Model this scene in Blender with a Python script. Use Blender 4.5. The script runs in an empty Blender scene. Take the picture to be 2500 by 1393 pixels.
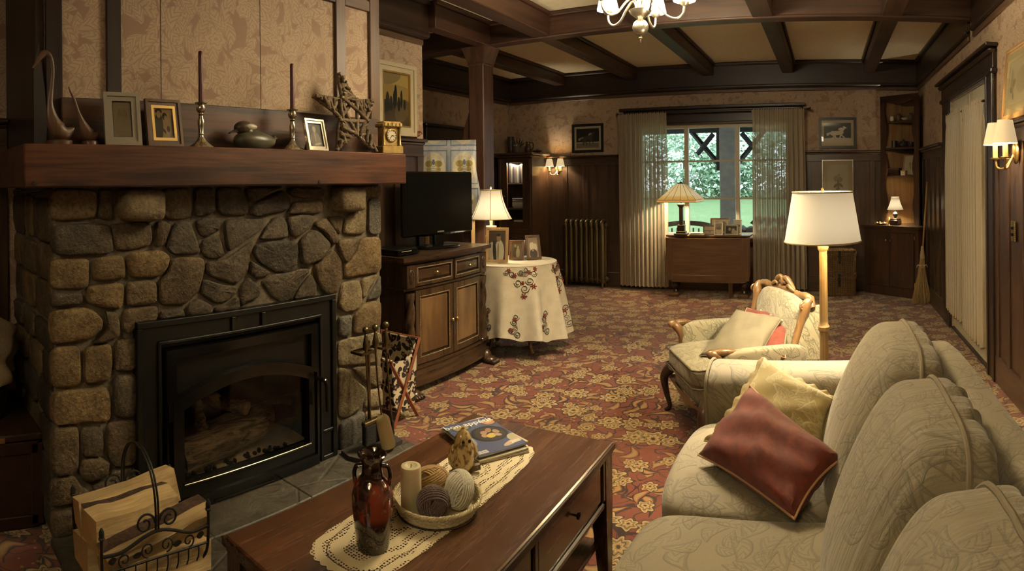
import bpy, math, random
from math import sin, cos, pi, radians as R, sqrt, atan2, hypot
from mathutils import Matrix, Vector
S = bpy.context.scene
COL = S.collection
random.seed(7)
# ---------------------------------------------------------------- camera (a stitched, cylindrical wide view from eye height)
F = 1461.85; X0 = 2019.9; YH = 442.28
cam = bpy.data.cameras.new('camera'); camo = bpy.data.objects.new('camera', cam); COL.objects.link(camo)
cam.type = 'PANO'; cam.panorama_type = 'CENTRAL_CYLINDRICAL'
cam.central_cylindrical_range_u_min = -1250/F; cam.central_cylindrical_range_u_max = 1250/F
cam.central_cylindrical_range_v_min = -(1393-YH)/F; cam.central_cylindrical_range_v_max = YH/F
cam.central_cylindrical_radius = 1.0
camo.matrix_world = Matrix.Translation((0, 0, 1.4)) @ Matrix.Rotation((X0-1250)/F, 4, 'Z') @ Matrix.Rotation(0.01153, 4, 'Y') @ Matrix.Rotation(R(90), 4, 'X')
S.camera = camo
# ---------------------------------------------------------------- world: overcast daylight outside the windows
W = bpy.data.worlds.new('overcast'); S.world = W; W.use_nodes = True
W.node_tree.nodes['Background'].inputs[0].default_value = (0.80, 0.92, 1.0, 1)
W.node_tree.nodes['Background'].inputs[1].default_value = 3.0
S.view_settings.view_transform = 'Standard'; S.view_settings.look = 'None'
S.view_settings.gamma = 1.0; S.view_settings.use_curve_mapping = False
S.view_settings.exposure = 0.72
S.cycles.use_denoising = True
S.cycles.max_bounces = 8; S.cycles.diffuse_bounces = 4; S.cycles.transparent_max_bounces = 16
WARM = (1.0, 0.85, 0.58)
# ---------------------------------------------------------------- mesh helpers
class MB:
    def __init__(s): s.v = []; s.f = []; s.M = Matrix.Identity(4)
    def at(s, loc=(0,0,0), rz=0, rx=0, ry=0, sc=1.0):
        s.M = Matrix.Translation(loc) @ Matrix.Rotation(rz,4,'Z') @ Matrix.Rotation(ry,4,'Y') @ Matrix.Rotation(rx,4,'X') @ Matrix.Scale(sc,4); return s
    def add(s, vs, fs):
        n = len(s.v); s.v += [tuple(s.M @ Vector(p)) for p in vs]; s.f += [tuple(i+n for i in f) for f in fs]; return s
    def box(s, c, d, b=0.0):
        x,y,z = c; hx,hy,hz = d[0]/2, d[1]/2, d[2]/2
        b = min(b, hx*.9, hy*.9, hz*.9)
        if b <= 0:
            vs = [(x+i*hx,y+j*hy,z+k*hz) for i in(-1,1) for j in(-1,1) for k in(-1,1)]
            return s.add(vs, [(0,1,3,2),(4,6,7,5),(0,4,5,1),(2,3,7,6),(0,2,6,4),(1,5,7,3)])
        vs=[]; idx={}
        for i in(-1,1):
            for j in(-1,1):
                for k in(-1,1):
                    for a in range(3):
                        idx[i,j,k,a]=len(vs)
                        h=[hx-b,hy-b,hz-b]; h[a]+=b
                        vs.append((x+i*h[0],y+j*h[1],z+k*h[2]))
        fs=[]
        for a in range(3):
            o=[q for q in range(3) if q!=a]
            for sg in(-1,1):
                q=[]
                for u,w in((-1,-1),(1,-1),(1,1),(-1,1)):
                    t=[0,0,0]; t[a]=sg; t[o[0]]=u; t[o[1]]=w; q.append(idx[t[0],t[1],t[2],a])
                if (sg>0) == (a==1): q=q[::-1]
                fs.append(tuple(q))
        for a in range(3):       # edges along axis a
            o=[q for q in range(3) if q!=a]
            for u in(-1,1):
                for w in(-1,1):
                    t=[0,0,0]; t[o[0]]=u; t[o[1]]=w; t1=t[:]; t1[a]=-1; t2=t[:]; t2[a]=1
                    q=[idx[(*t1,o[0])],idx[(*t2,o[0])],idx[(*t2,o[1])],idx[(*t1,o[1])]]
                    if (u*w>0) != (a==1): q=q[::-1]
                    fs.append(tuple(q))
        for i in(-1,1):
            for j in(-1,1):
                for k in(-1,1):
                    q=[idx[i,j,k,0],idx[i,j,k,1],idx[i,j,k,2]]
                    if i*j*k<0: q=q[::-1]
                    fs.append(tuple(q))
        return s.add(vs,fs)
    def span(s, a, c, b=0.0):     # box from corner to corner
        return s.box([(p+q)/2 for p,q in zip(a,c)], [abs(q-p) for p,q in zip(a,c)], b)
    def lathe(s, prof, n=24, c=(0,0,0), caps=True, wob=None, squash=1.0):
        vs=[]; fs=[]; m=len(prof)
        for i in range(n):
            a=2*pi*i/n
            for r,z in prof:
                rr = r*(wob(a,z) if wob else 1.0)
                vs.append((c[0]+rr*cos(a),c[1]+rr*sin(a)*squash,c[2]+z))
        for i in range(n):
            j=(i+1)%n
            for k in range(m-1): fs.append((i*m+k,j*m+k,j*m+k+1,i*m+k+1))
        if caps:
            if prof[0][0]>1e-6: fs.append(tuple(i*m for i in range(n))[::-1])
            if prof[-1][0]>1e-6: fs.append(tuple(i*m+m-1 for i in range(n)))
        return s.add(vs,fs)
    def tube(s, path, r, n=8, closed=False, caps=True, flat=None):
        path=[Vector(p) for p in path]; m=len(path); vs=[]; fs=[]
        rr = r if isinstance(r,(list,tuple)) else [r]*m
        up=None
        for i,p in enumerate(path):
            if closed: t=path[(i+1)%m]-path[i-1]
            else: t=path[min(i+1,m-1)]-path[max(i-1,0)]
            t = t.normalized() if t.length>1e-9 else Vector((0,0,1))
            if up is None: up = Vector((0,0,1)) if abs(t.z)<.9 else Vector((1,0,0))
            u=(up-t*up.dot(t)); u = u.normalized() if u.length>1e-6 else t.orthogonal().normalized()
            w=t.cross(u); up=u
            for k in range(n):
                a=2*pi*k/n
                vs.append(p+(u*cos(a)+w*sin(a)*(flat or 1.0))*rr[i])
        for i in range(m if closed else m-1):
            j=(i+1)%m
            for k in range(n): fs.append((i*n+k,j*n+k,j*n+(k+1)%n,i*n+(k+1)%n)[::-1])
        if caps and not closed:
            fs.append(tuple(range(n))); fs.append(tuple(range((m-1)*n,m*n))[::-1])
        return s.add(vs,fs)
    def prism(s, poly, h0, h1, ax='z'):
        n=len(poly)
        A=sum(poly[i][0]*poly[(i+1)%n][1]-poly[(i+1)%n][0]*poly[i][1] for i in range(n))
        if A<0: poly=poly[::-1]
        f={'z':lambda u,w,h:(u,w,h),'y':lambda u,w,h:(u,-h,w),'x':lambda u,w,h:(h,u,w)}[ax]
        if ax=='y': h0,h1=-h1,-h0
        vs=[f(u,w,h0) for u,w in poly]+[f(u,w,h1) for u,w in poly]
        fs=[tuple(range(n))[::-1],tuple(range(n,2*n))]+[(i,(i+1)%n,n+(i+1)%n,n+i) for i in range(n)]
        return s.add(vs,fs)
    def grid(s, fn, nu, nv, cu=False, cv=False):
        vs=[fn(i/(nu if cu else nu-1), j/(nv if cv else nv-1)) for i in range(nu) for j in range(nv)]
        fs=[(i*nv+j,((i+1)%nu)*nv+j,((i+1)%nu)*nv+(j+1)%nv,i*nv+(j+1)%nv) for i in range(nu if cu else nu-1) for j in range(nv if cv else nv-1)]
        return s.add(vs,fs)
    def ball(s, c, r, n=12, m=8):
        if not isinstance(r,(list,tuple)): r=(r,r,r)
        vs=[(c[0],c[1],c[2]-r[2])]; fs=[]
        for j in range(1,m):
            b=pi*j/m-pi/2
            vs+=[(c[0]+r[0]*cos(b)*cos(2*pi*i/n),c[1]+r[1]*cos(b)*sin(2*pi*i/n),c[2]+r[2]*sin(b)) for i in range(n)]
        vs.append((c[0],c[1],c[2]+r[2])); e=len(vs)-1
        for i in range(n):
            k=(i+1)%n
            fs.append((0,1+k,1+i)); fs.append((e,e-n+i,e-n+k))
            for j in range(m-2): fs.append((1+j*n+i,1+j*n+k,1+(j+1)*n+k,1+(j+1)*n+i))
        return s.add(vs,fs)
    def build(s, name, mat=None, parent=None, sm=35, **props):
        used=sorted({i for f in s.f for i in f}); mp={k:i for i,k in enumerate(used)}
        me=bpy.data.meshes.new(name); me.from_pydata([s.v[k] for k in used],[],[tuple(mp[i] for i in f) for f in s.f]); me.update()
        if mat: me.materials.append(mat)
        if sm:
            me.shade_smooth()
            if sm<180: me.set_sharp_from_angle(angle=R(sm))
        return link(name, me, parent, **props)
def link(name, data, parent=None, **props):
    o=bpy.data.objects.new(name,data); COL.objects.link(o)
    if parent is not None: o.parent=parent
    for k,v in props.items(): o[k]=v
    return o
def B(name, c, d, mat, parent=None, b=0.0, **p): return MB().box(c,d,b).build(name,mat,parent,**p)
def SP(name, a, c, mat, parent=None, b=0.0, **p): return MB().span(a,c,b).build(name,mat,parent,**p)
def T(name, label, cat, loc=(0,0,0), rz=0, group=None, rx=0, ry=0):
    o=link(name,None); o.empty_display_size=.05; o.location=loc; o.rotation_euler=(rx,ry,rz); o['label']=label; o['category']=cat
    if group: o['group']=group
    return o
def tag(o, label, cat, group=None):
    o['label']=label; o['category']=cat
    if group: o['group']=group
    return o
def child_copy(o, parent):
    c=o.copy(); COL.objects.link(c); c.parent=parent
    for g in [q for q in o.children]: child_copy(g,c)
    return c
def dup(root, label, loc, rz=None, sc=None):
    r=root.copy(); COL.objects.link(r); r['label']=label; r.location=loc
    if rz is not None: r.rotation_euler[2]=rz
    if sc: r.scale=(sc,sc,sc)
    for ch in [q for q in root.children]: child_copy(ch,r)
    return r
def chaikin(poly,k=2,q=.25):
    for _ in range(k):
        out=[]
        for i in range(len(poly)):
            a,c=poly[i],poly[(i+1)%len(poly)]
            out.append(tuple(a[j]*(1-q)+c[j]*q for j in range(len(a)))); out.append(tuple(a[j]*q+c[j]*(1-q) for j in range(len(a))))
        poly=out
    return poly
def spline(pts,n=6):
    pts=[Vector(p) for p in pts]; out=[]
    for i in range(len(pts)-1):
        p0=pts[max(i-1,0)];p1=pts[i];p2=pts[i+1];p3=pts[min(i+2,len(pts)-1)]
        for k in range(n):
            t=k/n; out.append(.5*((2*p1)+(p2-p0)*t+(2*p0-5*p1+4*p2-p3)*t*t+(3*p1-p0-3*p2+p3)*t**3))
    out.append(pts[-1]); return out
def text(name, s, size, mat, parent=None, loc=(0,0,0), rot=(0,0,0), depth=.0005, bold=0):
    cu=bpy.data.curves.new(name,'FONT'); cu.body=s; cu.size=size; cu.extrude=depth; cu.offset=bold; cu.resolution_u=3; cu.align_x='CENTER'; cu.align_y='CENTER'
    to=bpy.data.objects.new(name,cu); COL.objects.link(to)
    dg=bpy.context.evaluated_depsgraph_get(); me=bpy.data.meshes.new_from_object(to.evaluated_get(dg))
    bpy.data.objects.remove(to); bpy.data.curves.remove(cu)
    me.materials.clear(); me.materials.append(mat)
    o=link(name,me,parent); o.location=loc; o.rotation_euler=rot; return o
# ---------------------------------------------------------------- material helpers
class NT:
    def __init__(s,name):
        s.m=bpy.data.materials.new(name); s.m.use_nodes=True; s.t=s.m.node_tree; s.t.nodes.clear()
        s.out=s.t.nodes.new('ShaderNodeOutputMaterial'); s.p=s.n('BsdfPrincipled'); s.link(s.p,s.out.inputs[0]); s._tc=None
    def n(s,ty,**kw):
        nd=s.t.nodes.new('ShaderNode'+ty)
        for k,v in kw.items(): setattr(nd,k,v)
        return nd
    def out0(s,a): return a.outputs[0] if hasattr(a,'outputs') else a
    def link(s,a,b): s.t.links.new(s.out0(a),b)
    def set(s,sock,v):
        if v is None: return
        if hasattr(v,'outputs') or isinstance(v,bpy.types.NodeSocket): s.link(v,sock)
        else:
            if isinstance(v,(tuple,list)) and len(v)==3 and sock.type=='RGBA': v=(*v,1)
            sock.default_value=v
    def P(s,**kw):
        al={'color':'Base Color','rough':'Roughness','metal':'Metallic','spec':'Specular IOR Level','coat':'Coat Weight','coatr':'Coat Roughness','sheen':'Sheen Weight','trans':'Transmission Weight','alpha':'Alpha','emit':'Emission Color','es':'Emission Strength','normal':'Normal','sss':'Subsurface Weight','ior':'IOR'}
        for k,v in kw.items(): s.set(s.p.inputs[al[k]],v)
        return s
    def co(s,kind='Object',sc=None,loc=None,rot=None):
        if not s._tc: s._tc=s.n('TexCoord')
        o=s._tc.outputs[kind]
        if sc or loc or rot:
            mp=s.n('Mapping'); s.link(o,mp.inputs[0])
            if sc: mp.inputs[3].default_value=sc if isinstance(sc,(tuple,list)) else (sc,)*3
            if loc: mp.inputs[1].default_value=loc
            if rot: mp.inputs[2].default_value=rot
            return mp.outputs[0]
        return o
    def noise(s,v,scale=5,det=4,rough=.5,dist=0,out=0):
        q=s.n('TexNoise'); s.link(v,q.inputs['Vector']); q.inputs['Scale'].default_value=scale; q.inputs['Detail'].default_value=det; q.inputs['Roughness'].default_value=rough; q.inputs['Distortion'].default_value=dist
        return q.outputs[out]
    def vor(s,v,scale=5,feat='F1',out='Distance',rand=1.0,dim='3D'):
        q=s.n('TexVoronoi',feature=feat,voronoi_dimensions=dim); s.link(v,q.inputs['Vector']); q.inputs['Scale'].default_value=scale; q.inputs['Randomness'].default_value=rand
        return q.outputs[out] if out else q
    def wave(s,v,scale=5,dist=0,det=2,ds=1,dirn='X',typ='BANDS'):
        q=s.n('TexWave',wave_type=typ)
        if typ=='BANDS': q.bands_direction=dirn
        s.link(v,q.inputs['Vector']); q.inputs['Scale'].default_value=scale; q.inputs['Distortion'].default_value=dist; q.inputs['Detail'].default_value=det; q.inputs['Detail Scale'].default_value=ds
        return q.outputs['Fac']
    def m_(s,op,a,b=None,c=None,clamp=False):
        q=s.n('Math',operation=op,use_clamp=clamp); s.set(q.inputs[0],a)
        if b is not None: s.set(q.inputs[1],b)
        if c is not None: s.set(q.inputs[2],c)
        return q.outputs[0]
    def vm(s,op,a,b=None):
        q=s.n('VectorMath',operation=op); s.set(q.inputs[0],a)
        if b is not None: s.set(q.inputs[1],b)
        return q.outputs[1] if op in('LENGTH','DISTANCE','DOT_PRODUCT') else q.outputs[0]
    def ramp(s,f,stops,interp='LINEAR'):
        q=s.n('ValToRGB'); s.link(f,q.inputs[0]); e=q.color_ramp; e.interpolation=interp
        while len(e.elements)<len(stops): e.elements.new(.5)
        for el,(p,c) in zip(e.elements,stops):
            el.position=p; el.color=(*c,1) if isinstance(c,(tuple,list)) else (c,c,c,1)
        return q.outputs[0]
    def sm(s,x,lo,hi):      # smoothstep
        q=s.n('MapRange',interpolation_type='SMOOTHSTEP'); s.set(q.inputs[0],x); q.inputs[1].default_value=lo; q.inputs[2].default_value=hi; q.inputs[3].default_value=0; q.inputs[4].default_value=1
        return q.outputs[0]
    def mix(s,f,a,b,mode='MIX'):
        q=s.n('MixRGB',blend_type=mode); s.set(q.inputs[0],f); s.set(q.inputs[1],a); s.set(q.inputs[2],b); return q.outputs[0]
    def sep(s,v):
        q=s.n('SeparateXYZ'); s.link(v,q.inputs[0]); return q.outputs
    def com(s,x,y,z=0.0):
        q=s.n('CombineXYZ')
        for i,a in enumerate((x,y,z)): s.set(q.inputs[i],a)
        return q.outputs[0]
    def bump(s,h,strength=.3,dist=.01):
        q=s.n('Bump'); s.link(h,q.inputs['Height']); q.inputs['Strength'].default_value=strength; q.inputs['Distance'].default_value=dist
        s.link(q.outputs[0],s.p.inputs['Normal']); return s
_c={}
def plain(name,color,rough=.5,metal=0.0,bump=0,bs=60,var=0.0,**kw):
    if name in _c: return _c[name]
    t=NT(name); t.P(color=color,rough=rough,metal=metal,**kw)
    if bump or var:
        nz=t.noise(t.co(),bs,5,.6)
        if bump: t.bump(nz,bump,.01)
        if var: t.P(color=t.mix(t.sm(nz,.3,.7),tuple(c*(1-var) for c in color),tuple(min(1,c*(1+var)) for c in color)))
    _c[name]=t.m; return t.m
def wood(name,c1,c2,axis='z',scale=1.0,rough=.4,coat=0.0,bump=.15,contrast=(.3,.7)):
    key=(name,axis)
    if key in _c: return _c[key]
    t=NT(name+'_'+axis); sc=[14*scale]*3; sc['xyz'.index(axis)]=1.1*scale
    v=t.co('Object',sc=tuple(sc)); a=t.noise(v,1.0,6,.6,1.2)
    sc2=[90*scale]*3; sc2['xyz'.index(axis)]=3*scale
    b=t.noise(t.co('Object',sc=tuple(sc2)),1.0,3,.6)
    g=t.m_('ADD',t.m_('MULTIPLY',a,.7),t.m_('MULTIPLY',b,.3))
    big=t.noise(t.co('Object',sc=2.0),1.0,2)
    col=t.mix(t.sm(g,*contrast),c1,c2)
    col=t.mix(t.m_('MULTIPLY',t.sm(big,.35,.7),.35),col,tuple(x*.55 for x in c1))
    t.P(color=col,rough=t.m_('ADD',t.m_('MULTIPLY',b,.18),rough-.09),coat=coat,coatr=.15)
    if bump: t.bump(g,bump,.004)
    _c[key]=t.m; return t.m
def lit(name,color,strength,base=(.8,.7,.5),rough=.8):
    if name in _c: return _c[name]
    t=NT(name); t.P(color=base,rough=rough,emit=color,es=strength); _c[name]=t.m; return t.m
def glassy(name,tint=(1,1,1),refl=1.0,rough=0.0):
    if name in _c: return _c[name]
    t=NT(name); tr=t.n('BsdfTransparent'); tr.inputs[0].default_value=(*tint,1); g=t.n('BsdfGlossy'); g.inputs['Roughness'].default_value=rough
    fr=t.n('Fresnel'); fr.inputs[0].default_value=1.45
    mx=t.n('MixShader'); t.link(t.m_('MULTIPLY',fr.outputs[0],refl),mx.inputs[0]); t.link(tr,mx.inputs[1]); t.link(g,mx.inputs[2]); t.link(mx,t.out.inputs[0]); _c[name]=t.m; return t.m
def printed(name,bg,shapes,axes=('x','z'),rough=.35,noise=.15,coat=0.0):
    # flat print: soft-edged, rotated ellipses (u,v,ru,rv,angle,colour) over a ground colour, in the sheet's own 0..1 frame
    t=NT(name); g=t.sep(t.co('Generated')); u=g['xyz'.index(axes[0])]; v=g['xyz'.index(axes[1])]
    uv=t.com(u,v); nz=t.noise(uv,9,4,.6)
    col=t.mix(t.m_('MULTIPLY',nz,noise),bg,tuple(c*.3 for c in bg))
    for (cx,cy,rx,ry,an,c) in shapes:
        mp=t.n('Mapping',vector_type='TEXTURE'); t.link(uv,mp.inputs[0]); mp.inputs[1].default_value=(cx,cy,0); mp.inputs[2].default_value=(0,0,R(an)); mp.inputs[3].default_value=(rx,ry,1)
        d=t.vm('LENGTH',mp.outputs[0]); col=t.mix(t.sm(d,1.06,.94),col,c)
    t.P(color=col,rough=rough,coat=coat,coatr=.03); return t.m
# ---------------------------------------------------------------- room materials
def leaf_layer(t,uv,scale,seed,wid=.34,ln=.62,bend=.5):
    # one leaf per Voronoi cell, each turned its own way; returns mask, vein value, cell colour
    q=t.n('TexVoronoi',voronoi_dimensions='2D'); v=t.vm('ADD',uv,(seed,seed*1.7,0)); t.link(v,q.inputs['Vector']); q.inputs['Scale'].default_value=scale
    loc=t.vm('SUBTRACT',v,q.outputs['Position']); rc=t.sep(q.outputs['Color'])
    rt=t.n('VectorRotate',rotation_type='Z_AXIS'); t.link(loc,rt.inputs['Vector']); t.link(t.m_('MULTIPLY',rc[0],6.283),rt.inputs['Angle'])
    s=t.sep(rt.outputs[0]); u=t.m_('MULTIPLY',s[0],scale); w=t.m_('MULTIPLY',s[1],scale)
    w=t.m_('ADD',w,t.m_('MULTIPLY',t.m_('MULTIPLY',u,u),bend))
    un=t.m_('DIVIDE',u,ln); half=t.m_('MULTIPLY',t.m_('SUBTRACT',1.0,t.m_('MULTIPLY',un,un)),wid)
    e=t.m_('SUBTRACT',half,t.m_('ABSOLUTE',w))     # >0 inside
    vein=t.m_('SINE',t.m_('MULTIPLY',t.m_('ADD',t.m_('ABSOLUTE',w),t.m_('MULTIPLY',u,.7)),42.0))
    return e,vein,rc
def flower_layer(t,uv,scale,seed,rad=.40,pet=6):
    q=t.n('TexVoronoi',voronoi_dimensions='2D'); v=t.vm('ADD',uv,(seed,seed*.6,0)); t.link(v,q.inputs['Vector']); q.inputs['Scale'].default_value=scale; q.inputs['Randomness'].default_value=.75
    loc=t.sep(t.vm('SUBTRACT',v,q.outputs['Position'])); rc=t.sep(q.outputs['Color'])
    an=t.m_('ARCTAN2',loc[1],loc[0]); d=t.m_('MULTIPLY',q.outputs['Distance'],1.0)
    pt_=t.m_('COSINE',t.m_('ADD',t.m_('MULTIPLY',an,float(pet)),t.m_('MULTIPLY',rc[0],6.28)))
    big=t.m_('MULTIPLY',t.m_('ADD',t.m_('MULTIPLY',pt_,.16),.84),t.m_('ADD',t.m_('MULTIPLY',rc[1],.35),.75))
    return t.m_('DIVIDE',d,t.m_('MULTIPLY',big,rad)),rc
def wallpaper(axes,name):
    t=NT(name); g=t.sep(t.co('Object')); uv=t.com(g['xyz'.index(axes[0])],g['xyz'.index(axes[1])])
    wv=t.vm('SCALE',t.noise(uv,7,2,out=1)); wv.node.inputs['Scale'].default_value=.06; uv=t.vm('ADD',uv,wv)
    bg=(.300,.190,.130); lf=(.440,.325,.220); ln=(.290,.190,.125)
    col=bg
    for sc,sd,w,b,vf in((7.0,3.1,.24,.7,1.0),(5.6,11.3,.20,-.9,1.0),(8.6,23.7,.22,.8,1.0),(6.2,31.9,.18,-.6,1.0),(9.5,44.3,.26,.5,1.0),(7.7,57.1,.24,-.7,1.0)):
        e,vn,rc=leaf_layer(t,uv,sc,sd,w,.64,b); on=t.sm(rc[2],.12,.13)
        m=t.m_('MULTIPLY',t.sm(e,0.0,.015),on); ed=t.m_('MULTIPLY',m,t.sm(e,.045,.02)); vv=t.m_('MULTIPLY',m,t.sm(vn,.45,.9))
        c=t.mix(t.m_('MULTIPLY',rc[1],.35),lf,(.41,.29,.18))
        col=t.mix(m,col,c); col=t.mix(t.m_('MULTIPLY',t.m_('MAXIMUM',ed,vv),.8),col,ln)
    fl,rc=flower_layer(t,uv,3.6,5.5,.24,6); m=t.m_('MULTIPLY',t.sm(fl,1.02,.96),t.sm(rc[2],.40,.41))
    col=t.mix(m,col,lf); rg=t.m_('SINE',t.m_('MULTIPLY',fl,16)); col=t.mix(t.m_('MULTIPLY',t.m_('MULTIPLY',m,t.sm(rg,.6,.95)),.8),col,ln)
    t.P(color=col,rough=.75); return t.m
WP_X=wallpaper('yz','wallpaper_side'); WP_Y=wallpaper('xz','wallpaper_end')
def carpet():
    t=NT('carpet'); g=t.sep(t.co('Object')); uv=t.com(g[0],g[1])
    wv=t.vm('SCALE',t.vm('SUBTRACT',t.noise(uv,7,2,out=1),(.5,.5,.5))); wv.node.inputs['Scale'].default_value=.07
    uvd=t.vm('ADD',uv,wv)
    red=(.130,.029,.012); dark=(.026,.008,.004); rust=(.20,.065,.020); tan=(.30,.155,.050); gold=(.245,.158,.056); cream=(.36,.265,.12)
    nz=t.noise(uv,300,2); col=t.mix(nz,red,(.150,.029,.012))
    for off,sc,w in(((0,0,0),5.0,.016),((7.3,2.2,0),6.5,.013)):      # winding stems
        n1=t.noise(t.vm('ADD',uv,off),sc,1,.4,.7); st=t.sm(t.m_('ABSOLUTE',t.m_('SUBTRACT',n1,.5)),w,w*.55); col=t.mix(st,col,dark)
    for sc,sd,w,b,ln,lo in((6.6,2.7,.150,1.5,.50,.30),(5.6,9.1,.145,-1.5,.52,.42),(7.4,17.7,.14,1.2,.44,.55)):   # curled leaves
        e,vn,rc=leaf_layer(t,uvd,sc,sd,w,ln,b); on=t.sm(rc[2],lo,lo+.01)
        col=t.mix(t.m_('MULTIPLY',t.sm(e,-.045,-.035),on),col,dark)
        c=t.mix(t.sm(e,.02,.10),rust,gold); c=t.mix(t.sm(rc[1],.55,.6),c,t.mix(t.sm(e,.02,.10),dark,tan)); col=t.mix(t.m_('MULTIPLY',t.sm(e,.0,.015),on),col,c)
    for sc,sd,rad,pet,lo in((4.3,6.3,.33,8,.12),(5.2,14.9,.25,6,.35)):
        fl,rc=flower_layer(t,uvd,sc,sd,rad,pet); on=t.sm(rc[2],lo,lo+.01)
        for r0,c in((1.16,dark),(1.03,cream),(.86,gold),(.66,dark),(.58,gold),(.44,cream),(.30,tan),(.18,dark)):
            col=t.mix(t.m_('MULTIPLY',t.sm(fl,r0+.03,r0-.03),on),col,c)
    dt=t.vor(uv,17,'F1','Distance',1,'2D'); col=t.mix(t.m_('MULTIPLY',t.sm(dt,.13,.09),t.sm(t.noise(uv,4,1),.52,.55)),col,gold)
    t.P(color=col,rough=.95,sheen=.15); t.bump(t.noise(uv,700,2),.5,.004); return t.m
CARPET=carpet()
DK=lambda a:wood('dark_stained_fir',(.016,.007,.004),(.036,.017,.009),a,rough=.42,coat=.1)
BEAM=lambda a:wood('beam_wood',(.030,.011,.006),(.080,.034,.016),a,rough=.5,coat=.03)
WNS=lambda a:wood('wainscot_wood',(.034,.018,.011),(.090,.048,.027),a,rough=.36,coat=.3)
RAIL=lambda a:wood('rail_wood',(.075,.040,.022),(.15,.085,.045),a,rough=.45)
PLASTER=plain('ceiling_plaster',(.82,.73,.53),.85,bump=.05,bs=25,var=.05)
CREAM=plain('cream_paint',(.50,.44,.31),.4,var=.04)
# ---------------------------------------------------------------- shell
XR=1.14; YF=7.4; XA=-4.34; XP=-2.95; YB=-2.6
ZR0,ZR1=2.475,2.52; ZC_F=2.82; ZC_B=2.845; ZCAP=1.735
def ST(name): o=link(name,None); o.empty_display_size=.1; o['kind']='structure'; return o
fl=SP('floor',(XA-.2,YB-.2,-.1),(XR+.2,YF+.2,0),CARPET); fl['kind']='structure'
ceil=ST('ceiling')
SP('ceiling_panel',(XA-.1,YB-.1,ZC_F),(XR+.1,4.56,ZC_F+.2),PLASTER,ceil)
SP('ceiling_panel',(XA-.1,4.56,ZC_B),(XR+.1,YF+.1,ZC_B+.16),PLASTER,ceil)
def beam(x,y0,y1,zc,w,h,parent):
    o=SP('ceiling_beam',(x-w/2,y0,zc-h),(x+w/2,y1,zc),BEAM('y'),parent,.006)
    for s in(-1,1):
        SP('beam_moulding',(x+s*w/2,y0,zc-.035),(x+s*(w/2+.022),y1,zc),BEAM('y'),o,.008)
    return o
for x in(.53,-.47,-1.465,-2.47,-3.5): beam(x,4.62,7.335,ZC_B,.14,.155,ceil)
for x in(.50,-.475,-1.40,-2.32): beam(x,YB,4.505,ZC_F,.16,.20,ceil)
beam(-2.90+.02,3.70,4.505,ZC_F,.12,.22,ceil)
cb=SP('cross_beam',(XA,4.52,2.622),(XR,4.62,ZC_B),BEAM('x'),ceil,.006)
SP('beam_moulding',(XP+.1,4.485,ZC_F-.04),(XR-.03,4.52,ZC_F),BEAM('x'),cb,.008)
SP('beam_moulding',(XA,4.62,ZC_B-.04),(XR-.03,4.645,ZC_B),BEAM('x'),cb,.008)
SP('beam_moulding',(XA,4.505,2.61),(XR-.03,4.635,2.632),BEAM('x'),cb,.006)
def wainscot(parent,plane,side,lo,hi,skip=(),first=None,dz=ZCAP,step=.285):
    # plane ('x' or 'y', value); side = direction the wall faces; battens, panels, rails as pieces of the wall
    ax,val=plane
    def bx(n,a0,a1,z0,z1,d,m,b=.004,d0=0.0):
        p,q=val+side*d0,val+side*d
        if ax=='x': return SP(n,(p,a0,z0),(q,a1,z1),m,parent,b)
        return SP(n,(a0,p,z0),(a1,q,z1),m,parent,b)
    la='y' if ax=='x' else 'x'
    bx('baseboard',lo,hi,0,.19,.028,WNS(la),.006)
    bx('wainscot_rail',lo,hi,dz-.135,dz-.03,.026,WNS(la))
    bx('wainscot_cove',lo,hi,dz-.045,dz-.02,.050,WNS(la),.012)
    bx('plate_rail',lo,hi,dz-.025,dz,.075,WNS(la),.008)
    n=max(1,round((hi-lo)/step)); w=(hi-lo)/n
    for i in range(n): bx('wainscot_panel',lo+i*w,lo+(i+1)*w,.19,dz-.135,.010,WNS('z'),0)
    for i in range(n+1):
        c=min(max(lo+i*w,lo+.035),hi-.035); bx('stile',c-.035,c+.035,.185,dz-.13,.024,WNS('z'))
def top_trim(parent,plane,side,lo,hi,zc,proud=.03):
    ax,val=plane; la='y' if ax=='x' else 'x'
    def bx(n,z0,z1,d,m,b):
        p,q=val,val+side*d
        if ax=='x': return SP(n,(p,lo,z0),(q,hi,z1),m,parent,b)
        return SP(n,(lo,p,z0),(hi,q,z1),m,parent,b)
    bx('picture_rail',ZR0,ZR1,.022,RAIL(la),.008)
    bx('frieze_board',ZR1,zc,proud,DK(la),.003)
    bx('frieze_moulding',ZR1+.004,ZR1+.04,proud+.02,DK(la),.01)
    bx('crown_moulding',zc-.045,zc,proud+.03,DK(la),.012)
# far wall with its window opening
WX0,WX1,WZ0,WZ1=-2.43,-.46,.66,2.10
wf=MB().span((XA-.15,YF,0),(WX0,YF+.16,3)).span((WX1,YF,0),(XR+.15,YF+.16,3)).span((WX0,YF,0),(WX1,YF+.16,WZ0)).span((WX0,YF,WZ1),(WX1,YF+.16,3)).build('wall_far',WP_Y,sm=0,kind='structure')
wainscot(wf,('y',YF),-1,XA,WX0-.14); wainscot(wf,('y',YF),-1,WX1+.14,XR)
SP('wainscot_panel',(WX0-.14,YF-.02,0),(WX1+.14,YF,WZ0-.05),WNS('x'),wf)
top_trim(wf,('y',YF),-1,XA,XR,ZC_B,.06)
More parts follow.
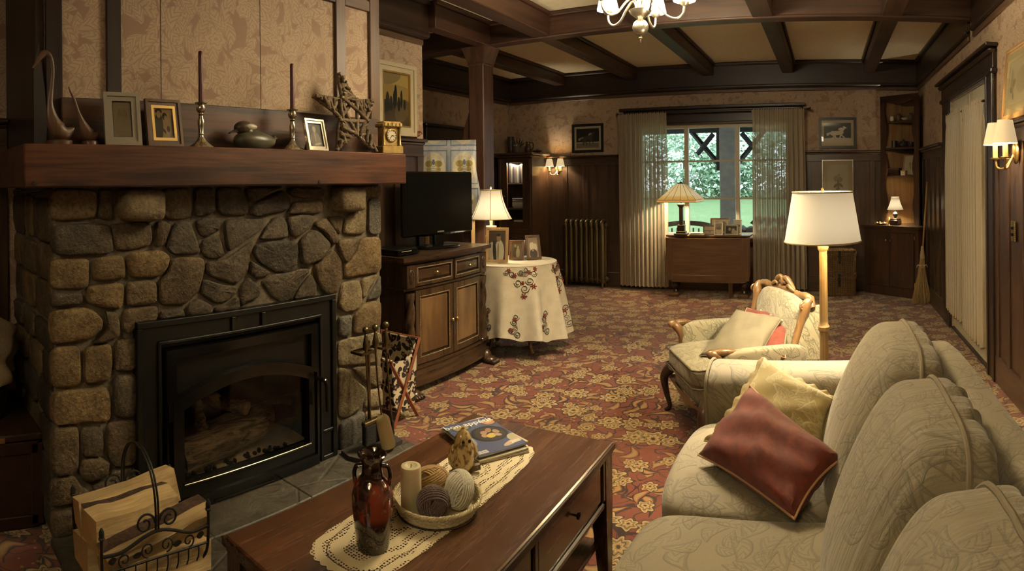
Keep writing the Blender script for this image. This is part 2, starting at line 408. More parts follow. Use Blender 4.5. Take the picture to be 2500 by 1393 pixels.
# right wall with the double door opening
DY0,DY1,DZ=4.09,5.45,2.095
wr=MB().span((XR,YB,0),(XR+.16,DY0,3)).span((XR,DY1,0),(XR+.16,YF+.15,3)).span((XR,DY0,DZ),(XR+.16,DY1,3)).build('wall_right',WP_X,sm=0,kind='structure')
wainscot(wr,('x',XR),-1,YB,DY0-.19); wainscot(wr,('x',XR),-1,DY1+.25,YF-.08)
top_trim(wr,('x',XR),-1,YB,4.50,ZC_F,.03); top_trim(wr,('x',XR),-1,4.64,YF-.06,ZC_B,.03)
# alcove side wall, chimney side wall, recess wall, back wall
wl=SP('wall_left',(XA-.15,3.7,0),(XA,YF+.15,3),WP_X,kind='structure',sm=0)
wainscot(wl,('x',XA),1,3.7,5.40); wainscot(wl,('x',XA),1,6.42,YF-.03)
top_trim(wl,('x',XA),1,3.7,YF-.06,ZC_B,.06)
wc=SP('wall_painting',(XA,2.40,0),(XP,3.69,3),WP_X,kind='structure',sm=0)
wainscot(wc,('x',XP),1,2.44,3.665); top_trim(wc,('x',XP),1,2.55,3.69,ZC_F,.07)
wq=SP('wall_recess',(XP-.15,YB,0),(XP,.70,3),WP_X,kind='structure',sm=0)
wainscot(wq,('x',XP),1,YB,.60); top_trim(wq,('x',XP),1,YB,.62,ZC_F,.05)
wb=SP('wall_back',(XP-.15,YB-.15,0),(XR+.15,YB,3),WP_Y,kind='structure',sm=0)
wainscot(wb,('y',YB),1,XP,XR); top_trim(wb,('y',YB),1,XP,XR,ZC_F,.05)
# dark window casing on the alcove wall
tr=ST('trim_1')
SP('casing_head',(XA,5.44,1.86),(XA+.04,6.38,2.05),DK('y'),tr,.004); SP('casing_cap',(XA,5.40,2.05),(XA+.08,6.42,2.085),DK('y'),tr,.01)
SP('casing_panel',(XA,5.52,.6),(XA+.02,6.30,1.86),DK('z'),tr)
for y in(5.44,6.27): SP('casing_side',(XA,y,0),(XA+.045,y+.11,1.86),DK('z'),tr,.004)
# upper chimney breast: papered, with battens
XU=-2.36
wu=SP('wall_chimney',(XP,.64,1.55),(XU,2.535,3),WP_X,kind='structure',sm=0)
for y0,y1,c in((.641,.712,DK('z')),(.908,.973,DK('z')),(2.196,2.266,RAIL('z')),(2.46,2.536,RAIL('z'))): SP('batten',(XU,y0,1.55),(XU+.02,y1,ZC_F),c,wu,.003)  # right-hand battens and rails: paler wood, the light on them put into the colour
for y0,y1 in((.712,.908),(.973,2.196),(2.266,2.46)): SP('batten_rail',(XU,y0,2.37),(XU+.018,y1,2.43),RAIL('y') if y0>2 else DK('y'),wu,.003)
for y in(1.169,1.707): SP('paper_seam',(XU,y-.0015,1.55),(XU+.0012,y+.0015,2.37),plain('seam',(.07,.045,.028),.8),wu)
SP('side_board',(XP,.60,1.55),(XU,.64,ZC_F),DK('z'),wu,.004)
SP('side_board',(XP,2.535,1.55),(XU,2.55,ZC_F),RAIL('z'),wu,.004)
top_trim(wu,('x',XU),1,.64,2.535,ZC_F,.03)
# post under the cross beam
po=T('wooden_post','dark square wooden post with flared cap holding the cross beam','post',(-2.97,4.567,0))
PW=wood('post_wood',(.045,.020,.011),(.13,.062,.032),'z',rough=.5)
B('shaft',(0,0,1.24),(.16,.172,2.48),PW,po,.008)
MB().add([(-.08,-.086,2.45),(.08,-.086,2.45),(.08,.086,2.45),(-.08,.086,2.45),(-.13,-.12,2.610),(.13,-.12,2.610),(.13,.12,2.610),(-.13,.12,2.610)],[(3,2,1,0),(4,5,6,7),(0,1,5,4),(1,2,6,5),(2,3,7,6),(3,0,4,7)]).build('capital',PW,po,sm=0)
B('capital_band',(0,0,2.455),(.172,.184,.022),PW,po,.004)
MB().prism([(-.086,.0),(-.086,1.75),(-.06,1.90),(0,2.05),(0,.0)][::-1],-.07,.07,'y').at().build('side_board',PW,po,sm=0).location=(-.08,0,0)
# ---------------------------------------------------------------- fireplace of rounded field stones (coordinates of each stone: along the wall, height; mm)
STONES=[
('g',[(633,1389),(817,1385),(825,1321),(816,1274),(763,1265),(632,1264)]),
('b',[(830,1385),(889,1384),(892,1267),(866,1262),(827,1274),(835,1321)]),
('T',[(906,1387),(1104,1386),(1103,1251),(914,1257)]),
('b',[(1113,1385),(1254,1387),(1255,1255),(1156,1252),(1112,1271)]),
('d',[(1270,1387),(1369,1387),(1374,1278),(1315,1266),(1272,1263)]),
('d',[(1380,1387),(1516,1386),(1557,1309),(1545,1259),(1418,1261),(1388,1280)]),
('d',[(1532,1385),(1762,1386),(1663,1352),(1564,1312)]),
('d',[(1747,1373),(1797,1326),(1788,1280),(1750,1268),(1592,1251),(1562,1265),(1574,1303)]),
('d',[(635,1253),(878,1246),(886,1197),(892,1130),(838,1124),(637,1128)]),
('b',[(885,1242),(923,1245),(1059,1247),(1068,1178),(1055,1150),(977,1137),(904,1134)]),
('b',[(1085,1243),(1114,1252),(1153,1232),(1146,1203),(1122,1152),(1090,1142),(1079,1149)]),
('d',[(1176,1240),(1246,1243),(1269,1192),(1299,1106),(1261,1102),(1161,1106),(1132,1140),(1146,1186)]),
('d',[(1277,1245),(1325,1256),(1378,1255),(1400,1234),(1396,1198),(1331,1171),(1300,1178),(1280,1215)]),
('d',[(1418,1243),(1537,1244),(1650,1236),(1621,1186),(1520,1135),(1445,1100),(1431,1122)]),
('d',[(1310,1160),(1395,1176),(1423,1086),(1401,1075),(1330,1077),(1306,1106)]),
('g',[(628,1114),(773,1109),(788,1102),(785,1003),(761,991),(627,997)]),
('g',[(805,1111),(931,1116),(942,1071),(942,1021),(802,1018)]),
('g',[(952,1121),(1052,1127),(1116,1124),(1148,1098),(1141,1058),(1102,1018),(960,1021)]),
('b',[(1154,1086),(1214,1091),(1309,1082),(1319,1045),(1305,992),(1287,940),(1218,888),(1100,897),(1095,998),(1137,1035)]),
('d',[(1330,1062),(1430,1067),(1582,1147),(1550,1058),(1545,1001),(1488,954),(1436,961),(1326,1008)]),
('d',[(630,983),(755,981),(760,934),(629,925)]),
('g',[(778,996),(813,1002),(939,1003),(929,910),(907,900),(842,914),(778,935)]),
('b',[(951,1009),(1085,1002),(1084,910),(1024,904),(950,908)]),
('g',[(626,913),(766,918),(806,903),(844,861),(841,828),(794,791),(701,786),(628,784)]),
('b',[(853,898),(901,887),(916,844),(918,790),(840,770),(793,772),(838,793),(864,832),(868,867)]),
('b',[(944,894),(1087,898),(1090,860),(1080,838),(999,835),(992,813),(949,793),(928,820),(931,876)]),
('d',[(1106,876),(1205,874),(1221,837),(1100,836)]),
('d',[(1222,876),(1280,911),(1349,873),(1356,833),(1231,836)]),
('d',[(1308,980),(1322,988),(1407,956),(1488,941),(1484,911),(1428,877),(1360,881),(1297,927)]),
('d',[(1370,859),(1428,864),(1491,897),(1498,834),(1373,833)]),
('d',[(1503,937),(1549,979),(1614,918),(1609,881),(1517,854),(1508,843)]),
('d',[(1620,950),(1700,977),(1775,973),(1852,988),(1919,978),(1860,924),(1799,841),(1740,839),(1683,872)]),
('d',[(1563,1044),(1570,1046),(1684,982),(1589,962),(1554,997)]),
('k',[(1575,1087),(1591,1121),(1670,1132),(1777,1128),(1837,1114),(1849,1059),(1835,997),(1775,979),(1701,983),(1605,1040)]),
('d',[(1611,1145),(1639,1185),(1696,1241),(1745,1246),(1778,1211),(1782,1144),(1694,1138)]),
('d',[(1774,1240),(1856,1250),(1927,1244),(1940,1223),(1926,1189),(1855,1146),(1811,1142),(1786,1184)]),
('b',[(1822,1312),(1955,1315),(2006,1317),(2005,1258),(1936,1250),(1771,1257),(1800,1283)]),
('d',[(1798,1382),(2011,1380),(2006,1331),(1901,1327),(1823,1335),(1780,1363)]),
('d',[(1854,1126),(1935,1172),(1980,1159),(2050,1098),(2049,1070),(1997,1019),(1923,1005),(1866,1004),(1853,1066)]),
('b',[(1954,1208),(2028,1229),(2113,1122),(2093,1088),(2064,1090),(2008,1150),(1949,1192)]),
('b',[(2037,1229),(2154,1230),(2128,1132),(2075,1160)]),
('T',[(2063,1383),(2256,1384),(2254,1259),(2215,1250),(2071,1255)]),
('b',[(2263,1384),(2437,1386),(2436,1322),(2262,1325)]),
('t',[(2259,1307),(2322,1307),(2315,1126),(2142,1133),(2169,1230),(2245,1245)]),
('y',[(2336,1312),(2436,1314),(2433,1114),(2328,1122)]),
('b',[(2113,1111),(2223,1107),(2262,1100),(2232,1040),(2160,978),(2126,1028),(2102,1080)]),
('g',[(2275,1107),(2432,1103),(2429,910),(2293,909),(2154,904),(2145,962),(2232,1026)]),
('t',[(2139,884),(2261,883),(2281,822),(2280,756),(2227,723),(2146,731),(2107,767),(2118,829)]),
('t',[(2276,889),(2401,900),(2378,861),(2301,782),(2285,788)]),
('y',[(2400,858),(2430,893),(2428,771),(2317,770),(2361,811)]),
('g',[(2290,754),(2427,752),(2424,600),(2298,601),(2210,606),(2222,706)]),
('y',[(2106,710),(2146,711),(2201,709),(2189,603),(2105,608)]),
('t',[(2105,590),(2215,587),(2298,582),(2424,582),(2421,421),(2233,438),(2103,459)]),
('b',[(1941,990),(2044,1050),(2073,1061),(2126,1000),(2137,927),(2124,886),(2099,836),(2013,840),(1950,927)]),
('d',[(1923,957),(1963,898),(1953,841),(1807,840),(1860,904)]),
('t',[(2103,451),(2164,433),(2239,346),(2305,298),(2270,205),(2171,178),(2102,197)]),
('b',[(2191,435),(2430,393),(2428,287),(2375,285),(2283,343)]),
('t',[(2317,280),(2428,271),(2426,166),(2281,194)]),
('y',[(2107,173),(2236,175),(2281,179),(2280,108),(2266,10),(2105,11)]),
('t',[(2298,174),(2426,149),(2422,10),(2286,10)]),
('g',[(631,770),(744,768),(750,679),(747,611),(630,612)]),
('g',[(763,762),(878,763),(882,689),(872,616),(761,612)]),
('b',[(900,773),(992,779),(991,646),(890,651),(895,712)]),
('g',[(630,600),(863,591),(876,534),(871,453),(741,467),(629,471)]),
('d',[(890,630),(990,632),(989,451),(890,467),(887,532)]),
('b',[(629,460),(737,452),(740,359),(735,288),(714,272),(627,273)]),
('d',[(750,446),(840,437),(843,319),(749,328)]),
('b',[(857,451),(989,443),(987,260),(886,267),(856,317)]),
('b',[(740,280),(757,317),(826,314),(869,290),(860,243),(782,221),(748,242)]),
('b',[(627,261),(723,258),(747,214),(790,183),(815,154),(713,156),(626,147)]),
('d',[(790,203),(868,233),(886,255),(987,244),(986,144),(885,153),(824,164)]),
('b',[(628,130),(713,124),(716,28),(631,28)]),
('d',[(726,150),(824,144),(985,128),(984,10),(725,23)])]
def stone_mat(name,c1,c2):
    t=NT(name); v=t.co(); a=t.noise(v,9,6,.65); b=t.noise(v,70,4,.6); oi=t.n('ObjectInfo')
    col=t.mix(t.sm(a,.3,.7),c1,c2); col=t.mix(t.m_('MULTIPLY',t.sm(b,.45,.7),.55),col,tuple(x*.35 for x in c1))
    col=t.mix(t.m_('MULTIPLY',oi.outputs['Random'],.3),col,tuple(x*.6 for x in c1))
    t.P(color=col,rough=.72,spec=.35); t.bump(t.m_('ADD',t.m_('MULTIPLY',a,1.0),t.m_('MULTIPLY',b,.35)),.75,.022); return t.m
STM={'g':stone_mat('stone_gold',(.115,.074,.032),(.225,.155,.070)),'b':stone_mat('stone_brown',(.075,.051,.026),(.165,.117,.062)),'d':stone_mat('stone_grey',(.054,.041,.025),(.120,.091,.058)),
 'k':stone_mat('stone_charcoal',(.038,.030,.020),(.080,.062,.041)),'t':stone_mat('stone_tan',(.130,.098,.052),(.255,.195,.110)),'y':stone_mat('stone_slate',(.075,.066,.050),(.150,.132,.100)),'T':stone_mat('stone_sand',(.165,.120,.065),(.30,.225,.13))}
MORTAR=plain('mortar',(.13,.105,.072),.9,bump=.6,bs=40,var=.25)
fp=T('fireplace','rubble stone fireplace with thick wooden mantel and slate hearth','fireplace',(0,0,0))
XS=-2.262
MB().span((XP,.645,0),(XS,1.02,1.40)).span((XP,2.02,0),(XS,2.43,1.40)).span((XP,1.02,.80),(XS,2.02,1.40)).span((XP,1.02,0),(-2.75,2.02,.80)).build('chimney_body',MORTAR,fp,sm=0)
rs=random.Random(3)
def stone(poly,place,mat,proud,inset=.004,name='stone'):
    poly=[(a/1000,b/1000) for a,b in poly]
    n=len(poly); A=sum(poly[i][0]*poly[(i+1)%n][1]-poly[(i+1)%n][0]*poly[i][1] for i in range(n))
    if A<0: poly=poly[::-1]
    p=chaikin(chaikin(poly,1,.14),1,.22); cx=sum(a for a,_ in p)/len(p); cy=sum(b for _,b in p)/len(p)
    sz=max(max(hypot(a-cx,b-cy) for a,b in p),.03)
    rings=[(.002,-.02),(.001,proud*.45),(-.004,proud*.85),(-.014,proud),(None,.45),(None,.0)]
    vs=[]; m=len(p); tilt=(rs.uniform(-.05,.05),rs.uniform(-.05,.05))
    for k,(off,h) in enumerate(rings):
        for a,b in p:
            d=hypot(a-cx,b-cy)
            if off is not None: f=max(.2,1+off/max(d,.02)); hh=h
            else: f=h*.9+.03 if h else .0; hh=proud*(1.08 if h else 1.2)
            if k==5: continue
            x,y=cx+(a-cx)*f,cy+(b-cy)*f
            q=hh+(((x-cx)*tilt[0]+(y-cy)*tilt[1])+rs.uniform(-.0022,.0022) if k>=2 else 0)
            vs.append(place(x,y,q))
    vs.append(place(cx,cy,proud*1.1+rs.uniform(-.004,.004)))
    fs=[]
    for k in range(4):
        for i in range(m): j=(i+1)%m; fs.append((k*m+i,k*m+j,(k+1)*m+j,(k+1)*m+i))
    for i in range(m): fs.append((4*m+i,4*m+(i+1)%m,len(vs)-1))
    b=MB(); b.add(vs,fs); return b.build(name,mat,fp,sm=50)
for c,poly in STONES:
    pr=.085 if c=='T' else rs.uniform(.016,.03)
    stone(poly,lambda a,b,h:(XS+h,a,b),STM[c],pr)
z=20; row=0                      # stones round the corner, on the side of the chimney
while z<1385:
    hgt=min(rs.randint(120,190),1390-z); x=-2940; row+=1
    while x<-2262:
        w=min(rs.randint(170,290),-2258-x)
        if -2258-(x+w)<80: w=-2258-x
        j=lambda:rs.randint(-9,9)
        stone([(x+6+j(),z+6+j()),(x+w-6,z+6+j()),(x+w-6,z+hgt-6+j()),(x+6+j(),z+hgt-6+j())],lambda a,b,h:(a,.645-h,b),STM[rs.choice('bddgk')],rs.uniform(.012,.024))
        x+=w
    z+=hgt
SLATE=NT('hearth_slate'); _v=SLATE.co(); _a=SLATE.noise(_v,7,6,.65,.8); _e=SLATE.vor(_v,3.1,'DISTANCE_TO_EDGE'); _n=SLATE.noise(_v,45,4)
SLATE.P(color=SLATE.mix(SLATE.m_('MULTIPLY',SLATE.sm(_n,.5,.75),.4),SLATE.mix(SLATE.sm(_a,.3,.7),(.034,.028,.019),(.080,.066,.046)),(.13,.108,.077)),rough=.55)
SLATE.bump(SLATE.m_('ADD',_a,SLATE.m_('MULTIPLY',SLATE.sm(_e,.0,.03),.25)),.6,.02); SLATE=SLATE.m
xs=[.62,1.14,1.70,2.42]
for i in range(3):
    for k,(a,b) in enumerate(((-2.262,-2.0),(-2.0,-1.74))):
        o=(.09 if k else 0)*(1 if i<2 else 0); o0=(.09 if k else 0)*(1 if i>0 else 0)
        SP('hearth_slab',(a+.0015,xs[i]+o0+.0015,0),(b-.0015,xs[i+1]+o-.0015,.03),SLATE,fp,.004)
MAN=wood('mantel_wood',(.026,.009,.005),(.125,.045,.020),'y',.8,rough=.42,coat=.2,bump=.5,contrast=(.36,.62))
mt=SP('mantel',(XU+.001,.495,1.394),(-2.12,2.505,1.556),MAN,fp,.006)
for y,z in((.535,1.41),(1.87,1.408)): MB().lathe([(0,0),(.009,0),(.009,.003),(0,.004)],10).build('peg',plain('peg_dark',(.012,.008,.006),.5),mt).matrix_local=Matrix.Translation((-2.12,y,z))@Matrix.Rotation(R(90),4,'Y')
BBD=wood('backboard_wood',(.028,.016,.011),(.135,.062,.036),'y',.45,rough=.5,bump=.4,contrast=(.40,.58))
SP('mantel_backboard',(XU+.02,.70,1.556),(XU+.042,2.50,1.76),BBD,fp,.003)
SP('mantel_return',(XP+.1,.50,1.394),(XU+.001,.60,1.556),MAN,fp,.004)
# ---------------------------------------------------------------- black steel insert
BLK=plain('black_steel',(.010,.009,.008),.36,.3,var=.15,bs=8); BLKS=plain('black_gloss',(.006,.0055,.005),.18,.2)
ins=T('fireplace_insert','black steel gas fireplace insert with arched glass door and logs','fireplace insert',(-2.262,1.52,.03))
def ring_prism(mb,outer,inner,f0,f1,place):
    n=len(outer); vs=[]
    for h in(f0,f1): vs+=[place(a,b,h) for a,b in outer]+[place(a,b,h) for a,b in inner]
    fs=[]
    for i in range(n):
        j=(i+1)%n
        fs+=[(2*n+i,2*n+j,3*n+j,3*n+i),(j,i,n+i,n+j),(i,j,2*n+j,2*n+i),(n+j,n+i,3*n+i,3*n+j)]
    return mb.add(vs,fs)
PX=lambda a,b,h:(h,a,b)       # (along the wall, up, out of the wall)
def rect(x0,z0,x1,z1): return [(x0,z0),(x1,z0),(x1,z1),(x0,z1)]
b=MB(); ring_prism(b,rect(-.54,0,.54,.812),rect(-.445,.0,.445,.71),0,.032,PX); b.build('surround',BLK,ins,sm=30)
def strip(nm,x0,z0,x1,z1,par,d0=.032,d1=.044,m=BLK): return SP(nm,(d0,x0,z0),(d1,x1,z1),m,par,.003)
for x0,z0,x1,z1 in((-.54,.785,.54,.812),(-.54,0,-.512,.785),(.512,0,.54,.785),(-.445,.71,.445,.724),(-.085,.724,-.062,.785),(.078,.724,.10,.785),(.445,.135,.512,.15),(.445,0,.512,.022),(-.512,.135,-.445,.15),(.43,0,.445,.724),(-.445,0,-.43,.724)): strip('surround_bead',x0,z0,x1,z1,ins)
b=MB(); ring_prism(b,rect(-.412,.002,.412,.685),rect(-.365,.05,.365,.645),.010,.052,PX); b.build('door_surround',BLKS,ins,sm=30)
arch=lambda x,top,rise,hw:top-rise*(x/hw)**2
N_=14
def archpoly(hw,z0,zt,rise): return [(-hw,z0),(hw,z0)]+[(hw-2*hw*i/N_,arch(hw-2*hw*i/N_,zt,rise,hw)) for i in range(N_+1)]
b=MB(); ring_prism(b,rect(-.38,.04,.38,.66)[:1]+[(.38,.04)]+[(.38-.76*i/N_,.655) for i in range(N_+1)],archpoly(.375,.045,.55,.085),.012,.026,PX); b.build('arch_panel',BLK,ins,sm=30)
dr=MB(); ring_prism(dr,archpoly(.392,.05,.558,.088),archpoly(.338,.13,.508,.075),.022,.064,PX); dr=dr.build('door',BLKS,ins,sm=40)
b=MB(); ring_prism(b,archpoly(.394,.048,.562,.09),archpoly(.38,.065,.546,.088),.05,.075,PX); b.build('door_rim',BLKS,dr,sm=40)
SP('door_sill',(.062,-.345,.118),(.072,.345,.128),plain('worn_steel',(.10,.09,.07),.25,.9),dr,.002)
b=MB(); b.add([PX(a,c,.034) for a,c in archpoly(.35,.12,.518,.08)],[tuple(range(N_+3))]); b.build('pane',glassy('fire_glass',(.9,.88,.82),.8),dr,sm=0)
MB().tube(spline([(.066,.385,.425),(.11,.387,.43),(.125,.395,.405),(.125,.40,.28)],5),.010,8).build('handle',BLKS,dr)
for z in(.10,.40): MB().lathe([(.011,0),(.011,.07)],10,(.062,-.40,z)).build('hinge',BLKS,dr)
SP('vent_slot',(.053,-.19,.010),(.056,.13,.016),plain('worn_steel',(.1,.09,.07),.25),ins)
IN=plain('firebox_black',(.012,.010,.009),.8)
MB().span((-.46,-.44,.02),(-.45,.44,.70)).span((-.46,-.45,.02),(.01,-.44,.70)).span((-.46,.44,.02),(.01,.45,.70)).span((-.46,-.45,.69),(.01,.45,.70)).span((-.46,-.45,.0),(.01,.45,.02)).build('firebox',IN,ins,sm=0)
SAND=plain('ember_sand',(.60,.47,.28),.9,bump=.6,bs=120,var=.2)
MB().grid(lambda u,v:(-.44+.46*u,-.43+.86*v,.055+.065*u*(1-u)*2+.03*(1-abs(2*v-1))*(1-u)),10,16).build('sand_bed',SAND,ins)
LOGM=NT('ceramic_log'); _v=LOGM.co(sc=(30,4,30)); _a=LOGM.noise(_v,1,5,.65,1); LOGM.P(color=LOGM.mix(LOGM.sm(_a,.35,.65),(.07,.045,.024),(.36,.26,.145)),rough=.85); LOGM.bump(_a,1,.03); LOGM=LOGM.m
def log(nm,p0,p1,r,par,mat,n=12,seg=8,seed=1):
    q=random.Random(seed); p0=Vector(p0);p1=Vector(p1)
    pts=[p0.lerp(p1,i/seg)+Vector((q.uniform(-.006,.006),q.uniform(-.006,.006),q.uniform(-.006,.006))) for i in range(seg+1)]
    return MB().tube(pts,[r*q.uniform(.86,1.1) for _ in pts],n).build(nm,mat,par,sm=50)
log('gas_log',(-.09,-.29,.155),(-.17,.21,.19),.075,ins,LOGM,14,10,4)
log('gas_log',(-.23,-.24,.20),(-.22,-.22,.36),.030,ins,LOGM,10,6,5); log('gas_log',(-.13,-.14,.24),(-.22,-.13,.37),.028,ins,LOGM,10,6,6)
log('gas_log',(-.27,-.03,.33),(-.10,.09,.30),.034,ins,LOGM,10,6,7); log('gas_log',(-.33,.0,.13),(-.33,.38,.15),.06,ins,LOGM,12,6,8)
q=random.Random(9); CO=plain('ember_coal',(.022,.018,.013),.9,bump=.8,bs=90)
for i in range(26):
    y=q.uniform(-.30,.26); MB().ball((-.005-abs(q.gauss(0,.02)),y,.105+.02*(1-abs(y)/.4)),(q.uniform(.008,.016),q.uniform(.008,.018),q.uniform(.008,.014)),6,4).build('ember',CO,ins,sm=0)
# ---------------------------------------------------------------- picture frames and mantel ornaments
GOLD=plain('gold_leaf',(.62,.43,.16),.32,.85,bump=.1,bs=90); BRASS=plain('aged_brass',(.50,.36,.15),.28,.95,var=.2,bs=25); SILV=plain('tarnished_silver',(.50,.44,.33),.25,.95,var=.2,bs=40)
PEWT=plain('pewter',(.34,.31,.26),.35,.9); IRON=plain('wrought_iron',(.028,.025,.021),.5,.6,bump=.2,bs=60); WHITE=plain('white_china',(.62,.57,.46),.25)
BRNW=wood('brown_frame_wood',(.055,.026,.012),(.14,.070,.032),'z',rough=.4,coat=.2); LGTW=wood('light_frame_wood',(.26,.15,.06),(.45,.28,.12),'z',rough=.45); BLKF=plain('black_frame',(.014,.011,.009),.35)
DKGLASS=glassy('picture_glass',(1,1,1),.9)
PZ=lambda a,b,h:(a,-h,b)
def frame(name,label,cat,loc,w,h,bw,mat,pm,rz,lean=0.0,depth=.018,mt=None,mw=0.0,liner=None,glass=True,stand=True,group=None,wall=False):
    # sheet upright in its own xz plane, facing -y; loc = middle of the lower edge (of the middle, if on a wall)
    t=T(name,label,cat,loc,rz,group)
    z0=-h/2 if wall else 0.0
    pv=link('body',None,t); pv.empty_display_size=.01
    bpy.data.objects.remove(pv)
    Mx=Matrix.Rotation(-lean,4,'X')
    def fin(b,n,m,sm=30,par=t):
        o=b.build(n,m,par,sm=sm); o.matrix_local=Mx; return o
    pr=depth*.55
    b=MB(); O=rect(-w/2,z0,w/2,z0+h); I=rect(-w/2+bw,z0+bw,w/2-bw,z0+h-bw); Md=rect(-w/2+bw*.45,z0+bw*.45,w/2-bw*.45,z0+h-bw*.45)
    ring_prism(b,O,Md,0,depth,PZ); ring_prism(b,rect(-w/2+bw*.42,z0+bw*.42,w/2-bw*.42,z0+h-bw*.42),I,0,depth*.7,PZ); fin(b,'frame',mat)
    x=bw
    if liner: b=MB(); ring_prism(b,rect(-w/2+x,z0+x,w/2-x,z0+h-x),rect(-w/2+x+.012,z0+x+.012,w/2-x-.012,z0+h-x-.012),0,depth*.75,PZ); fin(b,'liner',liner); x+=.010
    if mt: b=MB(); ring_prism(b,rect(-w/2+x-.004,z0+x-.004,w/2-x+.004,z0+h-x+.004),rect(-w/2+x+mw,z0+x+mw,w/2-x-mw,z0+h-x-mw),0,depth*.40,PZ); fin(b,'mat_board',mt); x+=mw
    fin(MB().span((-w/2+x-.003,-depth*.30,z0+x-.003),(w/2-x+.003,-.0005,z0+h-x+.003)),'picture',pm,0)
    if glass: fin(MB().add([(-w/2+bw-.002,-depth*.5,z0+bw-.002),(w/2-bw+.002,-depth*.5,z0+bw-.002),(w/2-bw+.002,-depth*.5,z0+h-bw+.002),(-w/2+bw-.002,-depth*.5,z0+h-bw+.002)],[(0,1,2,3)]),'glass_pane',DKGLASS,0)
    if stand:
        zt=h*.72; y0=zt*sin(lean); MB().add([(-w*.16,zt*sin(lean),zt*cos(lean)),(w*.16,zt*sin(lean),zt*cos(lean)),(w*.2,y0+h*.22,.002),(-w*.2,y0+h*.22,.002),(-w*.16,zt*sin(lean)+.004,zt*cos(lean)),(w*.16,zt*sin(lean)+.004,zt*cos(lean)),(w*.2,y0+h*.22+.004,.002),(-w*.2,y0+h*.22+.004,.002)],[(0,1,2,3),(7,6,5,4),(0,4,5,1),(2,6,7,3),(1,5,6,2),(0,3,7,4)]).build('easel',mat,t,sm=0)
    return t
SEP=(.50,.40,.22); DKP=(.030,.024,.016); MID=(.22,.17,.09); SK=(.42,.32,.19); WH=(.62,.54,.38)
def couple(name,bg=SEP): return printed(name,bg,[(.28,.30,.20,.40,0,DKP),(.66,.26,.19,.36,5,WH),(.32,.74,.10,.10,0,SK),(.60,.66,.09,.09,0,SK),(.33,.82,.11,.06,0,DKP),(.62,.73,.10,.06,0,DKP)])
MZ=1.5565; FX=pi/2
# swans cut from wood
SWW=wood('swan_wood',(.050,.021,.009),(.125,.058,.024),'z',rough=.42,coat=.1)
def swan(label,loc,pts,rad,sc,bw):
    t=T('swan_sculpture',label,'sculpture',loc,FX+R(0),'carved swans on the mantel')
    p=spline([(a,0,b) for a,b in pts],5); n=len(pts)-1
    rr=[]
    for i in range(len(p)):
        k=min(i/5,n-1e-6); j=int(k); f=k-j; rr.append(rad[j]*(1-f)+rad[j+1]*f)
    MB().tube(p,rr,10,flat=.45).build('body',SWW,t,sm=60)
    MB().lathe([(bw,0),(bw,.018),(bw*.92,.022)],20,(sum(a for a,_ in pts[-4:-1])/3,0,0)).build('base',SWW,t); return t
swan('large carved wooden swan with tall curved neck at mantel end',(-2.24,.665,MZ),[(-.105,.300),(-.088,.322),(-.068,.352),(-.048,.360),(-.030,.340),(-.024,.29),(-.030,.22),(-.036,.165),(-.028,.110),(-.002,.062),(.03,.052),(.062,.072)],[.004,.006,.014,.012,.008,.008,.009,.012,.024,.036,.026,.003],1,.052)
swan('small carved wooden swan beside the silver frame',(-2.26,.80,MZ),[(-.088,.236),(-.080,.215),(-.066,.188),(-.058,.165),(-.048,.135),(-.036,.105),(-.02,.07),(.0,.045),(.018,.045),(.035,.06)],[.003,.004,.006,.006,.007,.012,.022,.028,.020,.003],1,.034)
# dark feather-edged panel in the corner behind the swan
MB().prism([(.0,.0),(.05,.0),(.055,.12),(.045,.25),(.02,.42),(.0,.30)],-.006,.006,'y').build('carved_feather',plain('dark_carving',(.02,.013,.009),.6),None,sm=0)
cf=bpy.data.objects['carved_feather']; tag(cf,'dark carved feather standing in the corner behind the large swan','carving'); cf.location=(-2.33,.585,MZ); cf.rotation_euler=(0,0,FX)
frame('photo_frame','silver photo frame with bead corners on the mantel','photo frame',(-2.215,.925,MZ),.152,.222,.036,plain('satin_pewter',(.34,.31,.255),.32,.4),printed('pf_silver',(.40,.33,.20),[(.4,.6,.14,.2,0,(.3,.24,.14)),(.65,.62,.14,.18,0,(.30,.24,.15)),(.5,.3,.4,.3,0,(.34,.28,.17))]),FX-R(7),R(11),mt=BLKF,mw=.003)
frame('photo_frame','brown wooden photo frame with wedding couple on the mantel','photo frame',(-2.225,1.117,MZ),.163,.203,.026,BRNW,printed('pf_wed',(.56,.43,.19),[(.25,.35,.22,.5,-8,DKP),(.30,.88,.17,.08,0,DKP),(.30,.78,.10,.12,0,(.5,.38,.19)),(.58,.72,.12,.12,0,DKP),(.62,.66,.07,.10,0,(.55,.43,.22)),(.50,.28,.24,.04,-38,DKP),(.72,.22,.13,.15,0,(.60,.5,.3)),(.72,.33,.08,.10,0,(.12,.08,.04)),(.92,.45,.05,.35,0,(.2,.14,.07))]),FX,R(10),liner=GOLD)
frame('photo_frame','small silver rope-edged frame with portrait of a suited sitter','photo frame',(-2.185,1.912,MZ),.142,.158,.021,SILV,printed('pf_man',(.055,.042,.026),[(.5,.3,.34,.34,0,(.17,.13,.085)),(.5,.74,.11,.13,0,(.36,.28,.18)),(.5,.42,.05,.2,0,(.3,.25,.17)),(.62,.14,.25,.05,8,(.4,.32,.2))]),FX+R(8),R(12))
